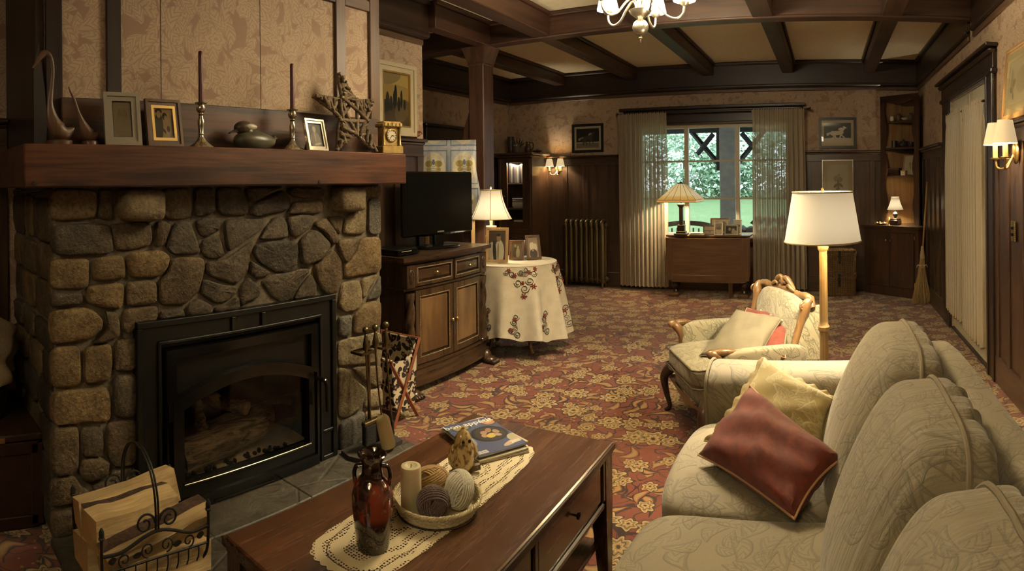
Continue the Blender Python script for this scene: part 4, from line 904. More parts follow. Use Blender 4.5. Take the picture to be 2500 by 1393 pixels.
st=QL.m_('MULTIPLY',QL.sm(mu,.05,.045),QL.m_('MULTIPLY',QL.sm(up,.05,.04),QL.sm(QL.m_('SINE',QL.m_('MULTIPLY',up,150)),.2,.4))); st=QL.m_('MULTIPLY',st,QL.sm(up,-.26,-.25)); col=QL.mix(st,col,(.10,.13,.22))
QL.P(color=col,rough=.9,sheen=.1); QL.bump(QL.m_('ADD',nz,QL.m_('MULTIPLY',QL.vor(QL.co(),30),.6)),.5,.012); QL=QL.m
def qf(u,v):
    x=-.235+.47*u; s=-.30+.95*v          # over the rung: back flap, then front
    w=.012*sin(u*17+v*3)+.008*sin(u*31); ed=.018*sin(v*9)*(u-.5)*2
    if s<0: return (x,.035+.006*cos(u*9),1.80+s*.9+.0)
    if s<.06: a=s/.06*pi; return (x,.035*cos(a),1.80+.03*sin(a))
    return (x*(1+.10*(s-.06))+ed,-.035-.03*(s-.06)+w*min(1,(s-.06)*4),1.80-(s-.06)+.01*sin(u*6))
o=MB().grid(qf,44,60).build('patchwork_quilt',QL,sm=180); tag(o,'pale blue patchwork quilt with appliqued bees hung behind the television','quilt'); o.location=(-3.07,4.20,-.075); o.rotation_euler=(0,0,R(33)); md=o.modifiers.new('thick','SOLIDIFY'); md.thickness=.012
# round table under an embroidered cloth
CX,CY,CR,CZ=-2.52,4.34,.352,.728
LEGW=wood('fruitwood',(.13,.060,.024),(.27,.14,.06),'z',rough=.35,coat=.3)
t=T('round_table','round occasional table with cabriole legs under the embroidered cloth','table',(CX,CY,0)); MB().lathe([(0,.70),(CR-.01,.70),(CR-.004,.71),(CR-.01,.722),(0,.722)],40).build('table_top',LEGW,t)
for k in range(4):
    a=R(-115+90*k); d=Vector((cos(a),sin(a),0)); P=[d*.24+Vector((0,0,.70)),d*.265+Vector((0,0,.60)),d*.25+Vector((0,0,.40)),d*.225+Vector((0,0,.18)),d*.235+Vector((0,0,.06)),d*.27+Vector((0,0,.012))]
    MB().tube(spline(P,4),[.030]*4+[.034,.034,.032,.030,.027,.024,.021,.019,.017,.016,.016,.017,.018,.020,.021,.019,.014],10).build('leg',LEGW,t,sm=60)
LIN=NT('linen'); g=LIN.co(); nz=LIN.noise(g,14,3); LIN.P(color=LIN.mix(LIN.sm(nz,.3,.7),(.52,.46,.335),(.60,.535,.40)),rough=.9,sheen=.2); LIN.bump(LIN.m_('ADD',LIN.noise(g,160,2),LIN.m_('MULTIPLY',nz,2)),.25,.006); LIN=LIN.m
tc=T('tablecloth','white linen tablecloth with red and black embroidered scrolls','tablecloth',(CX,CY,0))
q=random.Random(4); FN=10
def drape(a,v):       # v 0 at rim .. 1 at hem
    f=.5+.5*cos(FN*a+.9*sin(2*a)+.7); f2=.5+.5*cos(15*a+2.0*sin(3*a))
    dg=lambda c,w:math.exp(-(((a-c+pi)%(2*pi)-pi)/w)**2)
    k=(1-.85*dg(R(160),.7))*(1-.80*dg(R(-105),.75)); r=CR+.008+v**.8*(.022+.120*f**2.0)*k+.012*v*f2*k; z=.735-.012*v*0-v*(.60-.035*f+.03*sin(2*a+1.0)); return (r*cos(a),r*sin(a),z)
b=MB(); b.grid(lambda u,v:drape(2*pi*u,v),160,20,cu=True); b.lathe([(0,.7365),(CR*.5,.7365),(CR,.736),(CR+.012,.735)],80,caps=False); b.build('cloth',LIN,tc,sm=180)
EMB_B=plain('black_thread',(.030,.024,.018),.8); EMB_R=plain('red_thread',(.20,.035,.018),.8); EMB_W=plain('crochet',(.20,.16,.10),.9)
def on(a,v,o=.0035):
    p=Vector(drape(a,max(v,0))); 
    if v<0: k=CR+.012+v*.6; return (k*cos(a),k*sin(a),.7375)
    return tuple(p+Vector((cos(a),sin(a),.0))*o)
def sw(a0,v0,sa,sv,turn,n=16,flip=1): return [on(a0+sa*(1-.7*i/n)*cos(turn*2*pi*i/n)*flip/.42,v0+sv*(1-.7*i/n)*sin(turn*2*pi*i/n)/.6) for i in range(n+1)]
rb=MB(); rr=MB(); rw=MB()
def flower(a,v,s):
    for k in range(6): an=2*pi*k/6; rr.tube([on(a+s*.2*cos(an)/.42,v+s*.2*sin(an)/.6,.004),on(a+s*cos(an)/.42,v+s*sin(an)/.6,.004)],.0045,5)
for base in(R(-118),R(-50),R(15),R(150),R(85)):
    for da,dv,s,fl in((-.20,.10,.030,1),(-.08,.22,.034,-1),(.06,.30,.036,1),(.16,.20,.034,-1),(.26,.10,.030,1),(-.02,.08,.028,-1),(.10,.05,.025,1),(-.32,.08,.025,-1)): rb.tube(sw(base+da,dv,s,s,1.4,flip=fl),.0024,5)
    for da,dv,s in((-.27,.05,.020),(-.15,.12,.022),(.04,.40,.026),(.22,.27,.024),(.16,.08,.02),(.30,.04,.02),(.02,.22,.016)): flower(base+da,dv,s)
    for k in range(3):
        for ring in(.008,.018): rw.tube([on(base+(-.01+.05*k)+ring*cos(i*pi/6)/.42,.10+ring*sin(i*pi/6)/.6) for i in range(12)],.002,4,closed=True)
for base,v in((R(-96),.78),(R(-60),.86),(R(-22),.80),(R(-140),.75),(R(20),.82)):
    for da,dv,s,fl in((-.05,.02,.03,1),(.07,.05,.03,-1),(.0,-.10,.028,-1),(.05,-.18,.026,1)): rb.tube(sw(base+da,v+dv,s,s,1.4,flip=fl),.0024,5)
    flower(base-.06,v+.02,.02); flower(base+.02,v-.14,.02)
    for ring in(.010,.020): rw.tube([on(base+.03+ring*cos(i*pi/6)/.42,v-.03+ring*sin(i*pi/6)/.6) for i in range(12)],.002,4,closed=True)
rb.build('black_embroidery',EMB_B,tc,kind='stuff'); rr.build('red_embroidery',EMB_R,tc,kind='stuff'); rw.build('crochet_insets',EMB_W,tc,kind='stuff')
TZ=.741
def photo(nm,shapes,bg): return printed(nm,bg,shapes)
frame('photo_frame','largest gold-wood frame on the round table, two people laughing','photo frame',(-2.555,4.135,TZ),.185,.285,.024,LGTW,printed('pf_a',(.09,.06,.035),[(.62,.25,.28,.42,-4,(.66,.60,.46)),(.22,.2,.2,.4,6,(.62,.56,.43)),(.36,.25,.10,.42,8,(.03,.025,.02)),(.58,.74,.12,.13,0,(.36,.22,.12)),(.56,.28,.05,.3,0,(.32,.25,.15)),(.57,.84,.12,.05,0,(.03,.02,.015))]),R(22),R(12))
frame('photo_frame','smallest brown frame in the middle of the round table','photo frame',(-2.50,4.36,TZ),.125,.165,.020,BRNW,printed('pf_b',(.16,.11,.06),[(.35,.35,.18,.35,0,(.07,.05,.03)),(.62,.3,.18,.32,0,(.40,.33,.2)),(.36,.76,.08,.1,0,SK),(.62,.68,.08,.1,0,SK)]),R(20),R(14))
frame('photo_frame','brown frame with light print at the right of the round table','photo frame',(-2.375,4.44,TZ),.125,.205,.018,BRNW,printed('pf_c',(.30,.22,.14),[(.40,.55,.22,.22,0,(.66,.60,.48)),(.68,.50,.2,.2,0,(.62,.56,.44)),(.5,.18,.35,.24,0,(.05,.045,.05)),(.38,.82,.09,.09,0,(.30,.2,.12)),(.66,.76,.09,.09,0,(.36,.25,.15)),(.45,.36,.1,.06,0,(.35,.24,.14))]),R(48),R(16))
frame('photo_frame','pale frame half hidden behind the others on the round table','photo frame',(-2.47,4.53,TZ),.15,.15,.016,WHITE,printed('pf_d',(.5,.44,.32),[(.5,.4,.25,.3,0,(.35,.28,.18))]),R(42),R(16))
# ---------------------------------------------------------------- table lamp
def point(p,e,r=.03,c=WARM,parent=None):
    l=bpy.data.lights.new('bulb_light','POINT'); l.energy=e; l.shadow_soft_size=r; l.color=c; o=bpy.data.objects.new('bulb_light',l); COL.objects.link(o); o.location=p
    if parent is not None: o.parent=parent
    return o
def bell(r0,z0,r1,z1,n,nside=6,pw=1.7):
    def f(u,v):
        a=2*pi*u; s=v; r=r1+(r0-r1)*(1-s)**pw; k=1-.035*(.5-.5*cos(nside*a))*(1); return (r*k*cos(a),r*k*sin(a),z0+(z1-z0)*s)
    return f
def shade_mat(nm,col,es,base=(.75,.66,.48),patt=0):
    t=NT(nm); t.P(color=base,rough=.85,emit=col,es=es); g=t.sep(t.co('Generated'))
    if patt: t.P(es=t.m_('MULTIPLY',t.sm(t.m_('ABSOLUTE',t.m_('SUBTRACT',g[2],.45)),.75,.05),es))
    return t.m
SHD=shade_mat('bell_shade',(1.0,.80,.50),.5,patt=1)
lp=T('table_lamp','white table lamp with bell-shaped panelled shade on the round table','lamp',(-2.665,4.23,TZ-.004))
MB().lathe([(.075,0),(.075,.012),(.05,.025),(.03,.05),(.022,.09),(.03,.13),(.042,.18),(.048,.21),(.030,.235),(.018,.245),(.013,.26),(.013,.275),(.045,.283),(.045,.292),(.012,.297),(.010,.345)],24,wob=lambda a,z:1+(.05*cos(12*a) if .05<z<.24 else 0)).build('base',plain('ivory_ceramic',(.55,.48,.34),.35),lp)
MB().lathe([(.012,.30),(.014,.33),(.012,.36)],10).build('socket',WHITE,lp)
sh=MB().grid(bell(.178,.352,.094,.592,0,6),72,16,cu=True).build('shade',SHD,lp,sm=180)
TRM=plain('shade_trim',(.42,.33,.18),.7)
for k in range(6): a=2*pi*k/6+R(10)*0; MB().tube([Vector(bell(.179,.352,.095,.592,0,6)(k/6,v/8)) for v in range(9)],.0025,5).build('shade_rib',TRM,sh)
for r,z in((.178,.352),(.094,.592)): MB().tube([(r*(1-.035*(.5-.5*cos(6*a)))*cos(a),r*(1-.035*(.5-.5*cos(6*a)))*sin(a),z) for a in [2*pi*i/72 for i in range(72)]],.0035,6,closed=True).build('shade_piping',TRM,sh)
MB().lathe([(.003,.58),(.003,.60),(.009,.606),(.007,.618),(0,.622)],10).build('finial',WHITE,lp)
MB().ball((0,0,.46),(.028,.028,.035),12,8).build('bulb',lit('bulb_glow',(1,.82,.55),30.0),lp); point((0,0,.46),60,.03,parent=lp)
# ---------------------------------------------------------------- window, casing and curtains on the far wall
PANE=glassy('window_glass',(.97,1,.99),.9)
w1=ST('window_1'); WF=CREAM
for a,c in(((WX0,YF+.03,WZ0),(WX0+.05,YF+.10,WZ1)),((WX1-.05,YF+.03,WZ0),(WX1,YF+.10,WZ1))): SP('jamb',a,c,WF,w1,.004)
SP('head',(WX0,YF+.03,WZ1-.05),(WX1,YF+.10,WZ1),WF,w1,.004); SP('bottom_rail',(WX0,YF+.03,WZ0),(WX1,YF+.10,WZ0+.06),WF,w1,.004); SP('sill',(WX0-.12,YF-.07,WZ0-.03),(WX1+.12,YF+.10,WZ0),DK('x'),w1,.006)
mx=[WX0+.025,-1.78,-1.122,WX1-.025]; mz=[WZ0+.03,1.152,1.63,WZ1-.03]
for x in mx[1:3]: SP('mullion',(x-.026,YF+.025,WZ0),(x+.026,YF+.10,WZ1),WF,w1,.006)
for i in range(3):
    for z in mz[1:3]: SP('muntin',(mx[i]+.02,YF+.045,z-.011),(mx[i+1]-.02,YF+.075,z+.011),WF,w1,.003)
    for k in range(3): SP('pane',(mx[i],YF+.058,mz[k]),(mx[i+1],YF+.062,mz[k+1]),PANE,w1)
SP('head_casing',(WX0-.13,YF-.03,WZ1),(WX1+.13,YF+.0,2.245),DK('x'),w1,.004); SP('head_fillet',(WX0-.15,YF-.045,WZ1-.01),(WX1+.15,YF,WZ1+.02),DK('x'),w1,.006)
SP('cap_moulding',(WX0-.17,YF-.075,2.245),(WX1+.17,YF,2.285),DK('x'),w1,.014); SP('cap',(WX0-.21,YF-.10,2.285),(WX1+.20,YF,2.32),DK('x'),w1,.006)
for a,c in((WX0-.13,WX0),(WX1,WX1+.13)): SP('side_casing',(a,YF-.028,0),(c,YF,WZ1),DK('z'),w1,.004)
rod=T('curtain_rod','long dark curtain rod with turned finials above the window','curtain rod',(0,0,0)); RODM=plain('dark_rod',(.018,.013,.010),.4)
MB().tube([(-2.60,7.24,2.235),(-.24,7.24,2.235)],.011,10).build('pole',RODM,rod)
for x,s in((-2.60,-1),(-.24,1)): MB().lathe([(.011,0),(.018,.008),(.010,.016),(.016,.024),(.022,.038),(.024,.048),(0,.05)],12).build('finial',RODM,rod).matrix_local=Matrix.Translation((x,7.24,2.235))@Matrix.Rotation(s*R(90),4,'Y')
for x in(-2.5,-1.43,-.34): SP('bracket',(x-.01,7.24,2.222),(x+.01,7.312,2.248),RODM,rod)
def curtain_mat(nm,c,al,tr=.40):
    t=NT(nm); d=t.n('BsdfDiffuse'); tl=t.n('BsdfTranslucent'); tp=t.n('BsdfTransparent'); nz=t.noise(t.co(sc=(60,60,300)),1,2)
    col=t.mix(t.m_('MULTIPLY',nz,.4),c,tuple(x*.6 for x in c)); t.link(col,d.inputs[0]); t.link(col,tl.inputs[0])
    a=t.n('MixShader'); a.inputs[0].default_value=tr; t.link(d,a.inputs[1]); t.link(tl,a.inputs[2]); b=t.n('MixShader'); b.inputs[0].default_value=al; t.link(a,b.inputs[1]); t.link(tp,b.inputs[2]); t.link(b,t.out.inputs[0]); return t.m
CUR=curtain_mat('sheer_linen',(.60,.50,.36),.14)
def curtain(x0,x1,ztop,zbot,y,nf,seed,gather=.04,amp=.030,hem=1.0):
    q=random.Random(seed); ph=[q.uniform(-.6,.6) for _ in range(6)]
    def f(u,v):
        s=v; x=x0+(x1-x0)*u
        w=nf*u*2*pi+ph[0]*sin(3*u*pi)+ph[1]*sin(5*u*pi)+.5*ph[2]*s*sin(4*u)
        k=.35+.65*min(1,s*3.5) if s<.3 else 1.0
        pin=.6 if .03<s<.06 else 1.0
        dx=.012*sin(w*2+1)*k
        return (x+dx+(ph[3]*.03*s)*(u-.5),y+amp*k*pin*(cos(w)+.35*cos(2.1*w+ph[4]))-(0.004 if s<.04 else 0),ztop-(ztop-zbot)*s+(.012*sin(w) if s>.98 else 0)+( .01*cos(w*2) if s<.01 else 0))
    return f
def mk_curtain(label,x0,x1,nf,seed):
    t=T('window_curtain',label,'curtain',(0,0,0),0,'sheer curtains at the window')
    f=curtain(x0,x1,2.238,.055,7.215,nf,seed); MB().grid(f,nf*12,40).build('cloth',CUR,t,sm=180)
    b=MB()
    for i in range(nf+1):
        u=min(max(i/nf,.01),.99); p=Vector(f(u,.02)); 
        for k in(-1,0,1): b.tube([p+Vector((k*.007,-.012,.035)),p+Vector((k*.004,-.018,-.02)),p+Vector((k*.006,-.010,-.075))],[.007,.006,.004],6)
    b.build('pinch_pleats',CUR,t,sm=60); return t
mk_curtain('sheer beige curtain hanging left of the window beside the radiator',-2.62,-1.985,11,2); mk_curtain('sheer beige curtain hanging right of the window beside the horse picture',-.905,-.275,11,5)
# ---------------------------------------------------------------- garden and porch seen through the glass
GRASS=NT('lawn'); g=GRASS.co(); GRASS.P(color=GRASS.mix(GRASS.noise(g,3,6,.7),(.11,.19,.075),(.21,.31,.13)),rough=.9); GRASS.bump(GRASS.noise(g,60,3),.8,.05); GRASS=GRASS.m
gr=MB().grid(lambda u,v:(-16+26*u,9.6+20*v,-.12+.95*min(1,max(0,(v*20-.2)/7))**1.1),30,24).build('lawn',GRASS,sm=180); gr['kind']='structure'
pd=SP('porch_deck',(-7,YF+.17,-.3),(4,10.1,-.08),plain('porch_boards',(.12,.10,.08),.8),kind='structure')
pr_=ST('porch_roof'); SP('soffit',(-7,YF+.17,2.36),(4,10.4,2.5),plain('porch_soffit',(.10,.085,.065),.8),pr_)
PBM=plain('porch_dark_timber',(.022,.020,.018),.7); PPM=plain('porch_post_paint',(.23,.215,.18),.7,var=.1,bs=12)
t=T('porch_post','grey porch post with dark crossed braces outside the window','porch post',(-1.66,10.0,0))
B('shaft',(0,0,1.12),(.27,.27,2.4),PPM,t,.01); B('beam',(0,0,2.27),(9,.2,.16),PBM,t); 
for s in(-1,1):
    B('side_board',(s*.165,-.05,1.87),(.05,.12,.66),PBM,t)
    for a,c in((Vector((s*.17,-.06,1.66)),Vector((s*.62,-.06,2.2))),(Vector((s*.24,-.10,2.16)),Vector((s*.52,-.10,1.82)))): MB().tube([a,c],.042,4).build('brace',PBM,t,sm=0)
LEAFM=[]
for i,(c1,c2) in enumerate((((.05,.13,.06),(.26,.42,.22)),((.12,.22,.14),(.48,.64,.46)),((.04,.09,.05),(.20,.32,.18)))):  # last pair holds the darkest leaf greens
    lm=NT('leaf_%d'%i); oi=lm.noise(lm.co(),1.3,3); ri=lm.noise(lm.co(),19,1); lm.P(color=lm.mix(lm.m_('ADD',lm.m_('MULTIPLY',oi,.5),lm.m_('MULTIPLY',ri,.5)),c1,c2),rough=.6); LEAFM.append(lm.m)
def tree(label,loc,rx,rz,h0,mi,seed,n=2600,ls=.13):
    q=random.Random(seed); t=T('garden_tree',label,'tree',loc,0,'garden trees beyond the lawn'); vs=[]; fs=[]
    for i in range(n):
        a=q.uniform(0,2*pi); b=q.uniform(-1,1); r=q.uniform(.45,1)**.5*(1+.22*sin(3*a+seed)+.18*sin(5*b*2+seed))
        s=sqrt(1-b*b); p=Vector((rx*r*s*cos(a),rx*.8*r*s*sin(a),h0+rz*(1+b*r)))
        d=Vector((q.uniform(-1,1),q.uniform(-1,1),q.uniform(-.6,.6))).normalized(); w=d.cross(Vector((q.uniform(-1,1),q.uniform(-1,1),q.uniform(-1,1)))).normalized(); l=ls*q.uniform(.6,1.4)
        k=len(vs); vs+=[p,p+d*l*.5+w*l*.32,p+d*l,p+d*l*.5-w*l*.32]; fs.append((k,k+1,k+2,k+3))
    MB().add(vs,fs).build('foliage',LEAFM[mi],t,sm=0,kind='stuff')
    MB().tube([(0,0,0),(.1,0,h0+rz*.6),(0,.1,h0+rz*1.5)],[.14,.10,.03],8).build('trunk',plain('garden_bark',(.06,.045,.03),.9),t); return t
for lab,x,y,rx,rz,h0,mi in(('rounded pale green shrub behind the window lamp',-4.3,17.5,1.4,1.1,.0,1),('dark green shrub by the lawn edge left of the porch post',-3.1,18.2,1.2,.8,.0,0),('tall fir tree at the left of the window view',-6.3,19.5,1.9,3.0,.4,0),('tall tree seen behind the crossed brace',-3.6,21,2.1,3.2,.6,1),('low leafy bush right of the porch post',-1.2,17.6,1.3,1.2,.0,1),('tall pale tree at the right of the window view',-.9,21,2.0,3.2,.5,1),('shadowed tree far right behind the curtain',1.4,19.5,1.9,2.6,.2,2),('shadowed tree far left behind the curtain',-8.8,19.5,2.0,2.9,.2,2),('tall tree in the middle distance behind the post',-2.2,23,2.4,3.6,.8,2)):
    tree(lab,(x,y,.78),rx,rz,h0,mi,hash(lab)%97 if False else len(lab)*7+int(x*10),2600)
LG=plain('porch_log',(.10,.085,.07),.9,bump=.6); LGE=plain('porch_log_end',(.17,.15,.125),.9)
q=random.Random(21)
for r_ in range(6):
    for c in range(6):
        x=-1.28+.17*c+.085*(r_%2); z=.02+.15*r_
        if r_==5 and c in(0,4): continue
        n=q.choice((3,4,5)); a0=q.uniform(0,6); L=[(.088*cos(a0+2*pi*k/n)*q.uniform(.85,1.1),.088*sin(a0+2*pi*k/n)*q.uniform(.85,1.1)) for k in range(n)]
        o=MB().prism(L,-.2,.2,'y').build('porch_log',LG,sm=0); o.location=(x,8.75+q.uniform(-.03,.03),z+.005); tag(o,'split log in the stacked woodpile outside the window','firewood','woodpile on the porch')
WK=plain('porch_wicker',(.14,.10,.065),.8,bump=.8,bs=90)
t=T('wicker_settee','brown wicker settee on the porch, its curved back below the window','settee',(-2.0,8.15,-.08))
MB().tube(spline([(-.55,0,.62),(-.45,.05,.78),(-.1,.08,.86),(.3,.08,.84),(.55,.05,.74),(.62,0,.55)],5),.035,8).build('back_rail',WK,t)
for k in range(14): x=-.5+.078*k; MB().tube([(x,.04,.42),(x,.06,.80-.25*abs(x)**2)],.012,6).build('back_cane',WK,t)
B('seat',(0,-.22,.40),(1.15,.55,.06),WK,t,.02)
for x in(-.52,.54):
    for y in(-.45,.04): B('leg',(x,y,.2),(.045,.045,.4),WK,t)
# ---------------------------------------------------------------- drop-leaf table and what stands on it
OAK=lambda a:wood('oak',(.075,.036,.015),(.175,.090,.040),a,rough=.38,coat=.3)
t=T('drop_leaf_table','oak drop-leaf table with bulbous legs in front of the window','table',(-1.42,7.02,0))
B('table_top',(0,.06,.722),(1.02,.26,.022),OAK('x'),t,.004)
lf=MB().prism([(-.51,.705),(.51,.705),(.51,.27),(.495,.215),(.46,.185),(.41,.175),(-.41,.175),(-.46,.185),(-.495,.215),(-.51,.27)],-.09,-.07,'y').build('drop_leaf',OAK('x'),t,sm=30)
for a,c in(((-.50,-.094,.20),(-.425,-.088,.70)),((.405,-.094,.20),(.50,-.088,.70)),((-.425,-.094,.665),(.405,-.088,.70)),((-.425,-.094,.185),(.405,-.088,.262))): SP('leaf_border',a,c,OAK('z' if c[2]-a[2]>.2 else 'x'),lf,.002)
SP('apron',(-.46,-.03,.60),(.46,.15,.71),OAK('x'),t)
for x in(-.42,.42):
    MB().lathe([(.034,0),(.034,.03),(.026,.045),(.05,.075),(.058,.105),(.05,.135),(.026,.16),(.04,.18),(.04,.20),(.024,.22),(.02,.35),(.026,.45),(.032,.60)],20,(x,.05,.02)).build('leg',plain('dark_turned_oak',(.035,.018,.010),.25,coat=.4),t); B('foot_block',(x,.05,.02),(.13,.28,.04),OAK('x'),t,.006)
MB().tube([(.27,-.05,.7),(.27,-.05,.0)],[.03,.024],4).build('gate_leg',OAK('z'),t,sm=0)
TTZ=.734
SG=NT('stained_glass'); g=SG.sep(SG.co('Generated')); SG.P(color=(.45,.32,.12),rough=.3,emit=SG.mix(SG.sm(g[2],.1,.35),(.75,.42,.10),(.95,.72,.34)),es=.32); SG=SG.m
SGB=lit('stained_border',(.75,.35,.09),.35,(.4,.2,.05),.3); LEAD=plain('lead_came',(.03,.026,.02),.5,.5); DBZ=plain('dark_bronze',(.035,.027,.018),.4,.7)
t=T('stained_glass_lamp','table lamp with square amber stained-glass shade by the window','lamp',(-1.745,6.99,TTZ))
b=MB()
for w,z0,z1 in((.155,0,.02),(.11,.02,.045),(.085,.045,.11),(.095,.11,.12)): b.span((-w/2,-w/2,z0),(w/2,w/2,z1),.005)
b.build('base',DBZ,t); MB().span((-.022,-.022,.12),(.022,.022,.33),.004).span((-.03,-.03,.33),(.03,.03,.345),.004).span((-.04,-.04,.345),(.04,.04,.375),.008).build('column',DBZ,t); MB().lathe([(.008,.37),(.008,.62),(.02,.625),(.004,.64),(.0,.67)],10).build('spindle',DBZ,t)
sh=link('shade',None,t); sh.empty_display_size=.02
H0,H1,T0,T1=.235,.05,.425,.615
for k in range(4):
    M=Matrix.Rotation(k*pi/2,4,'Z')
    for a0,a1,m in((-1,-.62,SG),(-.62,-.2,SG),(-.2,.2,SG),(.2,.62,SG),(.62,1,SG)):
        b=MB(); b.M=M; b.add([(a0*H0,-H0,T0),(a1*H0,-H0,T0),(a1*H1,-H1,T1),(a0*H1,-H1,T1)],[(0,1,2,3)]); b.build('glass_panel',m,sh,sm=0)
        b=MB(); b.M=M; b.tube([(a0*H0,-H0,T0),(a0*H1,-H1,T1)],.0022,5); b.build('lead_line',LEAD,sh)
    b=MB(); b.M=M; b.add([(-H0,-H0,T0),(H0,-H0,T0),(H0,-H0,T0-.028),(-H0,-H0,T0-.028)],[(3,2,1,0)]); b.build('glass_border',SGB,sh,sm=0)
    for z,h in((T0,H0),(T0-.028,H0),(T0+.11,H0-.113)): b=MB(); b.M=M; b.tube([(-h,-h-.0005,z),(h,-h-.0005,z)],.0022,5); b.build('lead_line',LEAD,sh)
MB().add([(-H1,-H1,T1),(H1,-H1,T1),(H1,H1,T1),(-H1,H1,T1),(0,0,T1+.02)],[(0,1,4),(1,2,4),(2,3,4),(3,0,4)]).build('cap',DBZ,sh,sm=0)
point((0,0,.50),40,.03,parent=t)
PA=lambda n,bg,sh_:printed(n,bg,sh_)
def tframe(lab,x,y,w,h,bw,m,pm,lean=10,rz=0,mt=None,mw=0): return frame('photo_frame',lab,'photo frame',(x,y,TTZ),w,h,bw,m,pm,R(rz),R(lean),mt=mt,mw=mw,group='frames on the drop-leaf table')
tframe('dark frame with amber lake scene on the drop-leaf table',-1.40,6.97,.145,.115,.013,BLKF,PA('pf_lake',(.50,.33,.10),[(.5,.45,.7,.06,0,(.06,.04,.02)),(.55,.25,.05,.25,0,(.05,.035,.02)),(.5,.1,.6,.12,0,(.35,.22,.07))]),rz=6)
tframe('cream frame with family group, front of the drop-leaf table',-1.285,6.955,.105,.150,.013,WHITE,PA('pf_fam',(.36,.28,.17),[(.5,.3,.4,.3,0,(.55,.46,.3)),(.3,.6,.1,.1,0,(.3,.2,.12)),(.5,.7,.1,.1,0,(.3,.2,.12)),(.7,.6,.1,.1,0,(.3,.2,.12)),(.5,.55,.35,.12,0,(.2,.13,.08))]))
tframe('grey-gold frame with smiling pair at the right of the drop-leaf table',-1.135,6.97,.165,.125,.018,plain('champagne_frame',(.30,.25,.16),.4,.4),PA('pf_pair',(.035,.03,.025),[(.35,.6,.13,.2,0,(.48,.31,.18)),(.68,.5,.13,.2,0,(.46,.32,.2)),(.75,.25,.25,.25,0,(.4,.33,.25))]),rz=-4)
tframe('wide dark frame with two small prints behind the others',-1.29,7.07,.235,.195,.014,BRNW,PA('pf_two',(.52,.45,.31),[(.3,.5,.2,.35,0,(.30,.24,.15)),(.72,.5,.18,.35,0,(.22,.17,.1))]),mt=None)
tframe('small white card frame at the back right of the table',-1.08,7.10,.10,.175,.01,WHITE,PA('pf_card',(.58,.52,.40),[(.5,.6,.35,.1,0,(.12,.10,.08))]))
for k,(w,c) in enumerate(((.19,(.45,.36,.22)),(.17,(.52,.45,.32)))):
    o=T('book',('upper' if k else 'lower')+' of two flat books lying beside the stained-glass lamp','book',(-1.545,7.0,TTZ+.014*k),R(5*k)); B('pages',(0,0,.007),(w-.006,.135,.010),plain('paper',(.55,.49,.36),.8),o); B('cover',(0,0,.0128),(w,.14,.0016),plain('cover_%d'%k,c,.6),o); B('cover',(0,0,.0012),(w,.14,.0016),plain('cover_%d'%k,c,.6),o)
# ---------------------------------------------------------------- pictures on the far wall
def horse(nm,bg,ground,coat,mane,white):
    h=[(.5,.12,.9,.16,0,ground)]
    if white: h+=[(.5,.28,.9,.035,0,(.45,.38,.26))]
    h+=[(.46,.50,.19,.105,4,coat),(.33,.49,.11,.11,0,coat),(.62,.53,.10,.10,20,coat),(.68,.66,.055,.14,-38,coat),(.755,.775,.075,.038,-32,coat),(.80,.745,.035,.025,-30,coat),(.60,.70,.09,.05,35,mane),(.20,.50,.13,.035,18,mane),(.15,.43,.07,.04,50,mane),
        (.36,.33,.028,.13,-14,coat),(.31,.22,.018,.09,22,coat),(.42,.32,.026,.13,16,coat),(.47,.20,.017,.09,-12,coat),(.60,.35,.026,.13,-10,coat),(.585,.22,.017,.09,10,coat),(.68,.36,.026,.11,40,coat),(.735,.26,.016,.09,-8,coat)]
    return printed(nm,bg,h,noise=.3)
MATB=plain('mat_board_cream',(.45,.38,.26),.8)
frame('horse_picture','black-framed print of a dark horse with rider trotting, above the sconce side wainscot','picture',(-3.12,YF-.005,1.965),.455,.385,.035,BLKF,horse('dark_horse',(.015,.013,.010),(.20,.16,.11),(.055,.042,.03),(.30,.25,.18),True),0,0,mt=MATB,mw=.028,stand=False,wall=True)
frame('horse_picture','black-framed print of a white horse galloping, right of the window','picture',(.132,YF-.005,1.95),.465,.385,.035,BLKF,horse('white_horse',(.016,.015,.011),(.48,.41,.28),(.55,.47,.33),(.55,.48,.36),False),0,0,mt=MATB,mw=.032,stand=False,wall=True)
frame('flower_print','thin-framed pencil print of roses behind the floor lamp','picture',(.128,YF-.03,1.37),.385,.50,.010,SILV,printed('rose_print',(.38,.32,.20),[(.42,.55,.12,.09,0,(.25,.20,.12)),(.62,.52,.11,.09,0,(.23,.18,.11)),(.55,.66,.06,.05,0,(.26,.21,.13)),(.52,.36,.05,.16,5,(.16,.13,.08)),(.40,.32,.12,.05,30,(.15,.12,.075)),(.64,.34,.12,.05,-30,(.16,.13,.08)),(.5,.22,.1,.05,10,(.18,.14,.09))]),0,0,mt=plain('mat_tan',(.33,.275,.17),.8),mw=.055,stand=False,wall=True)
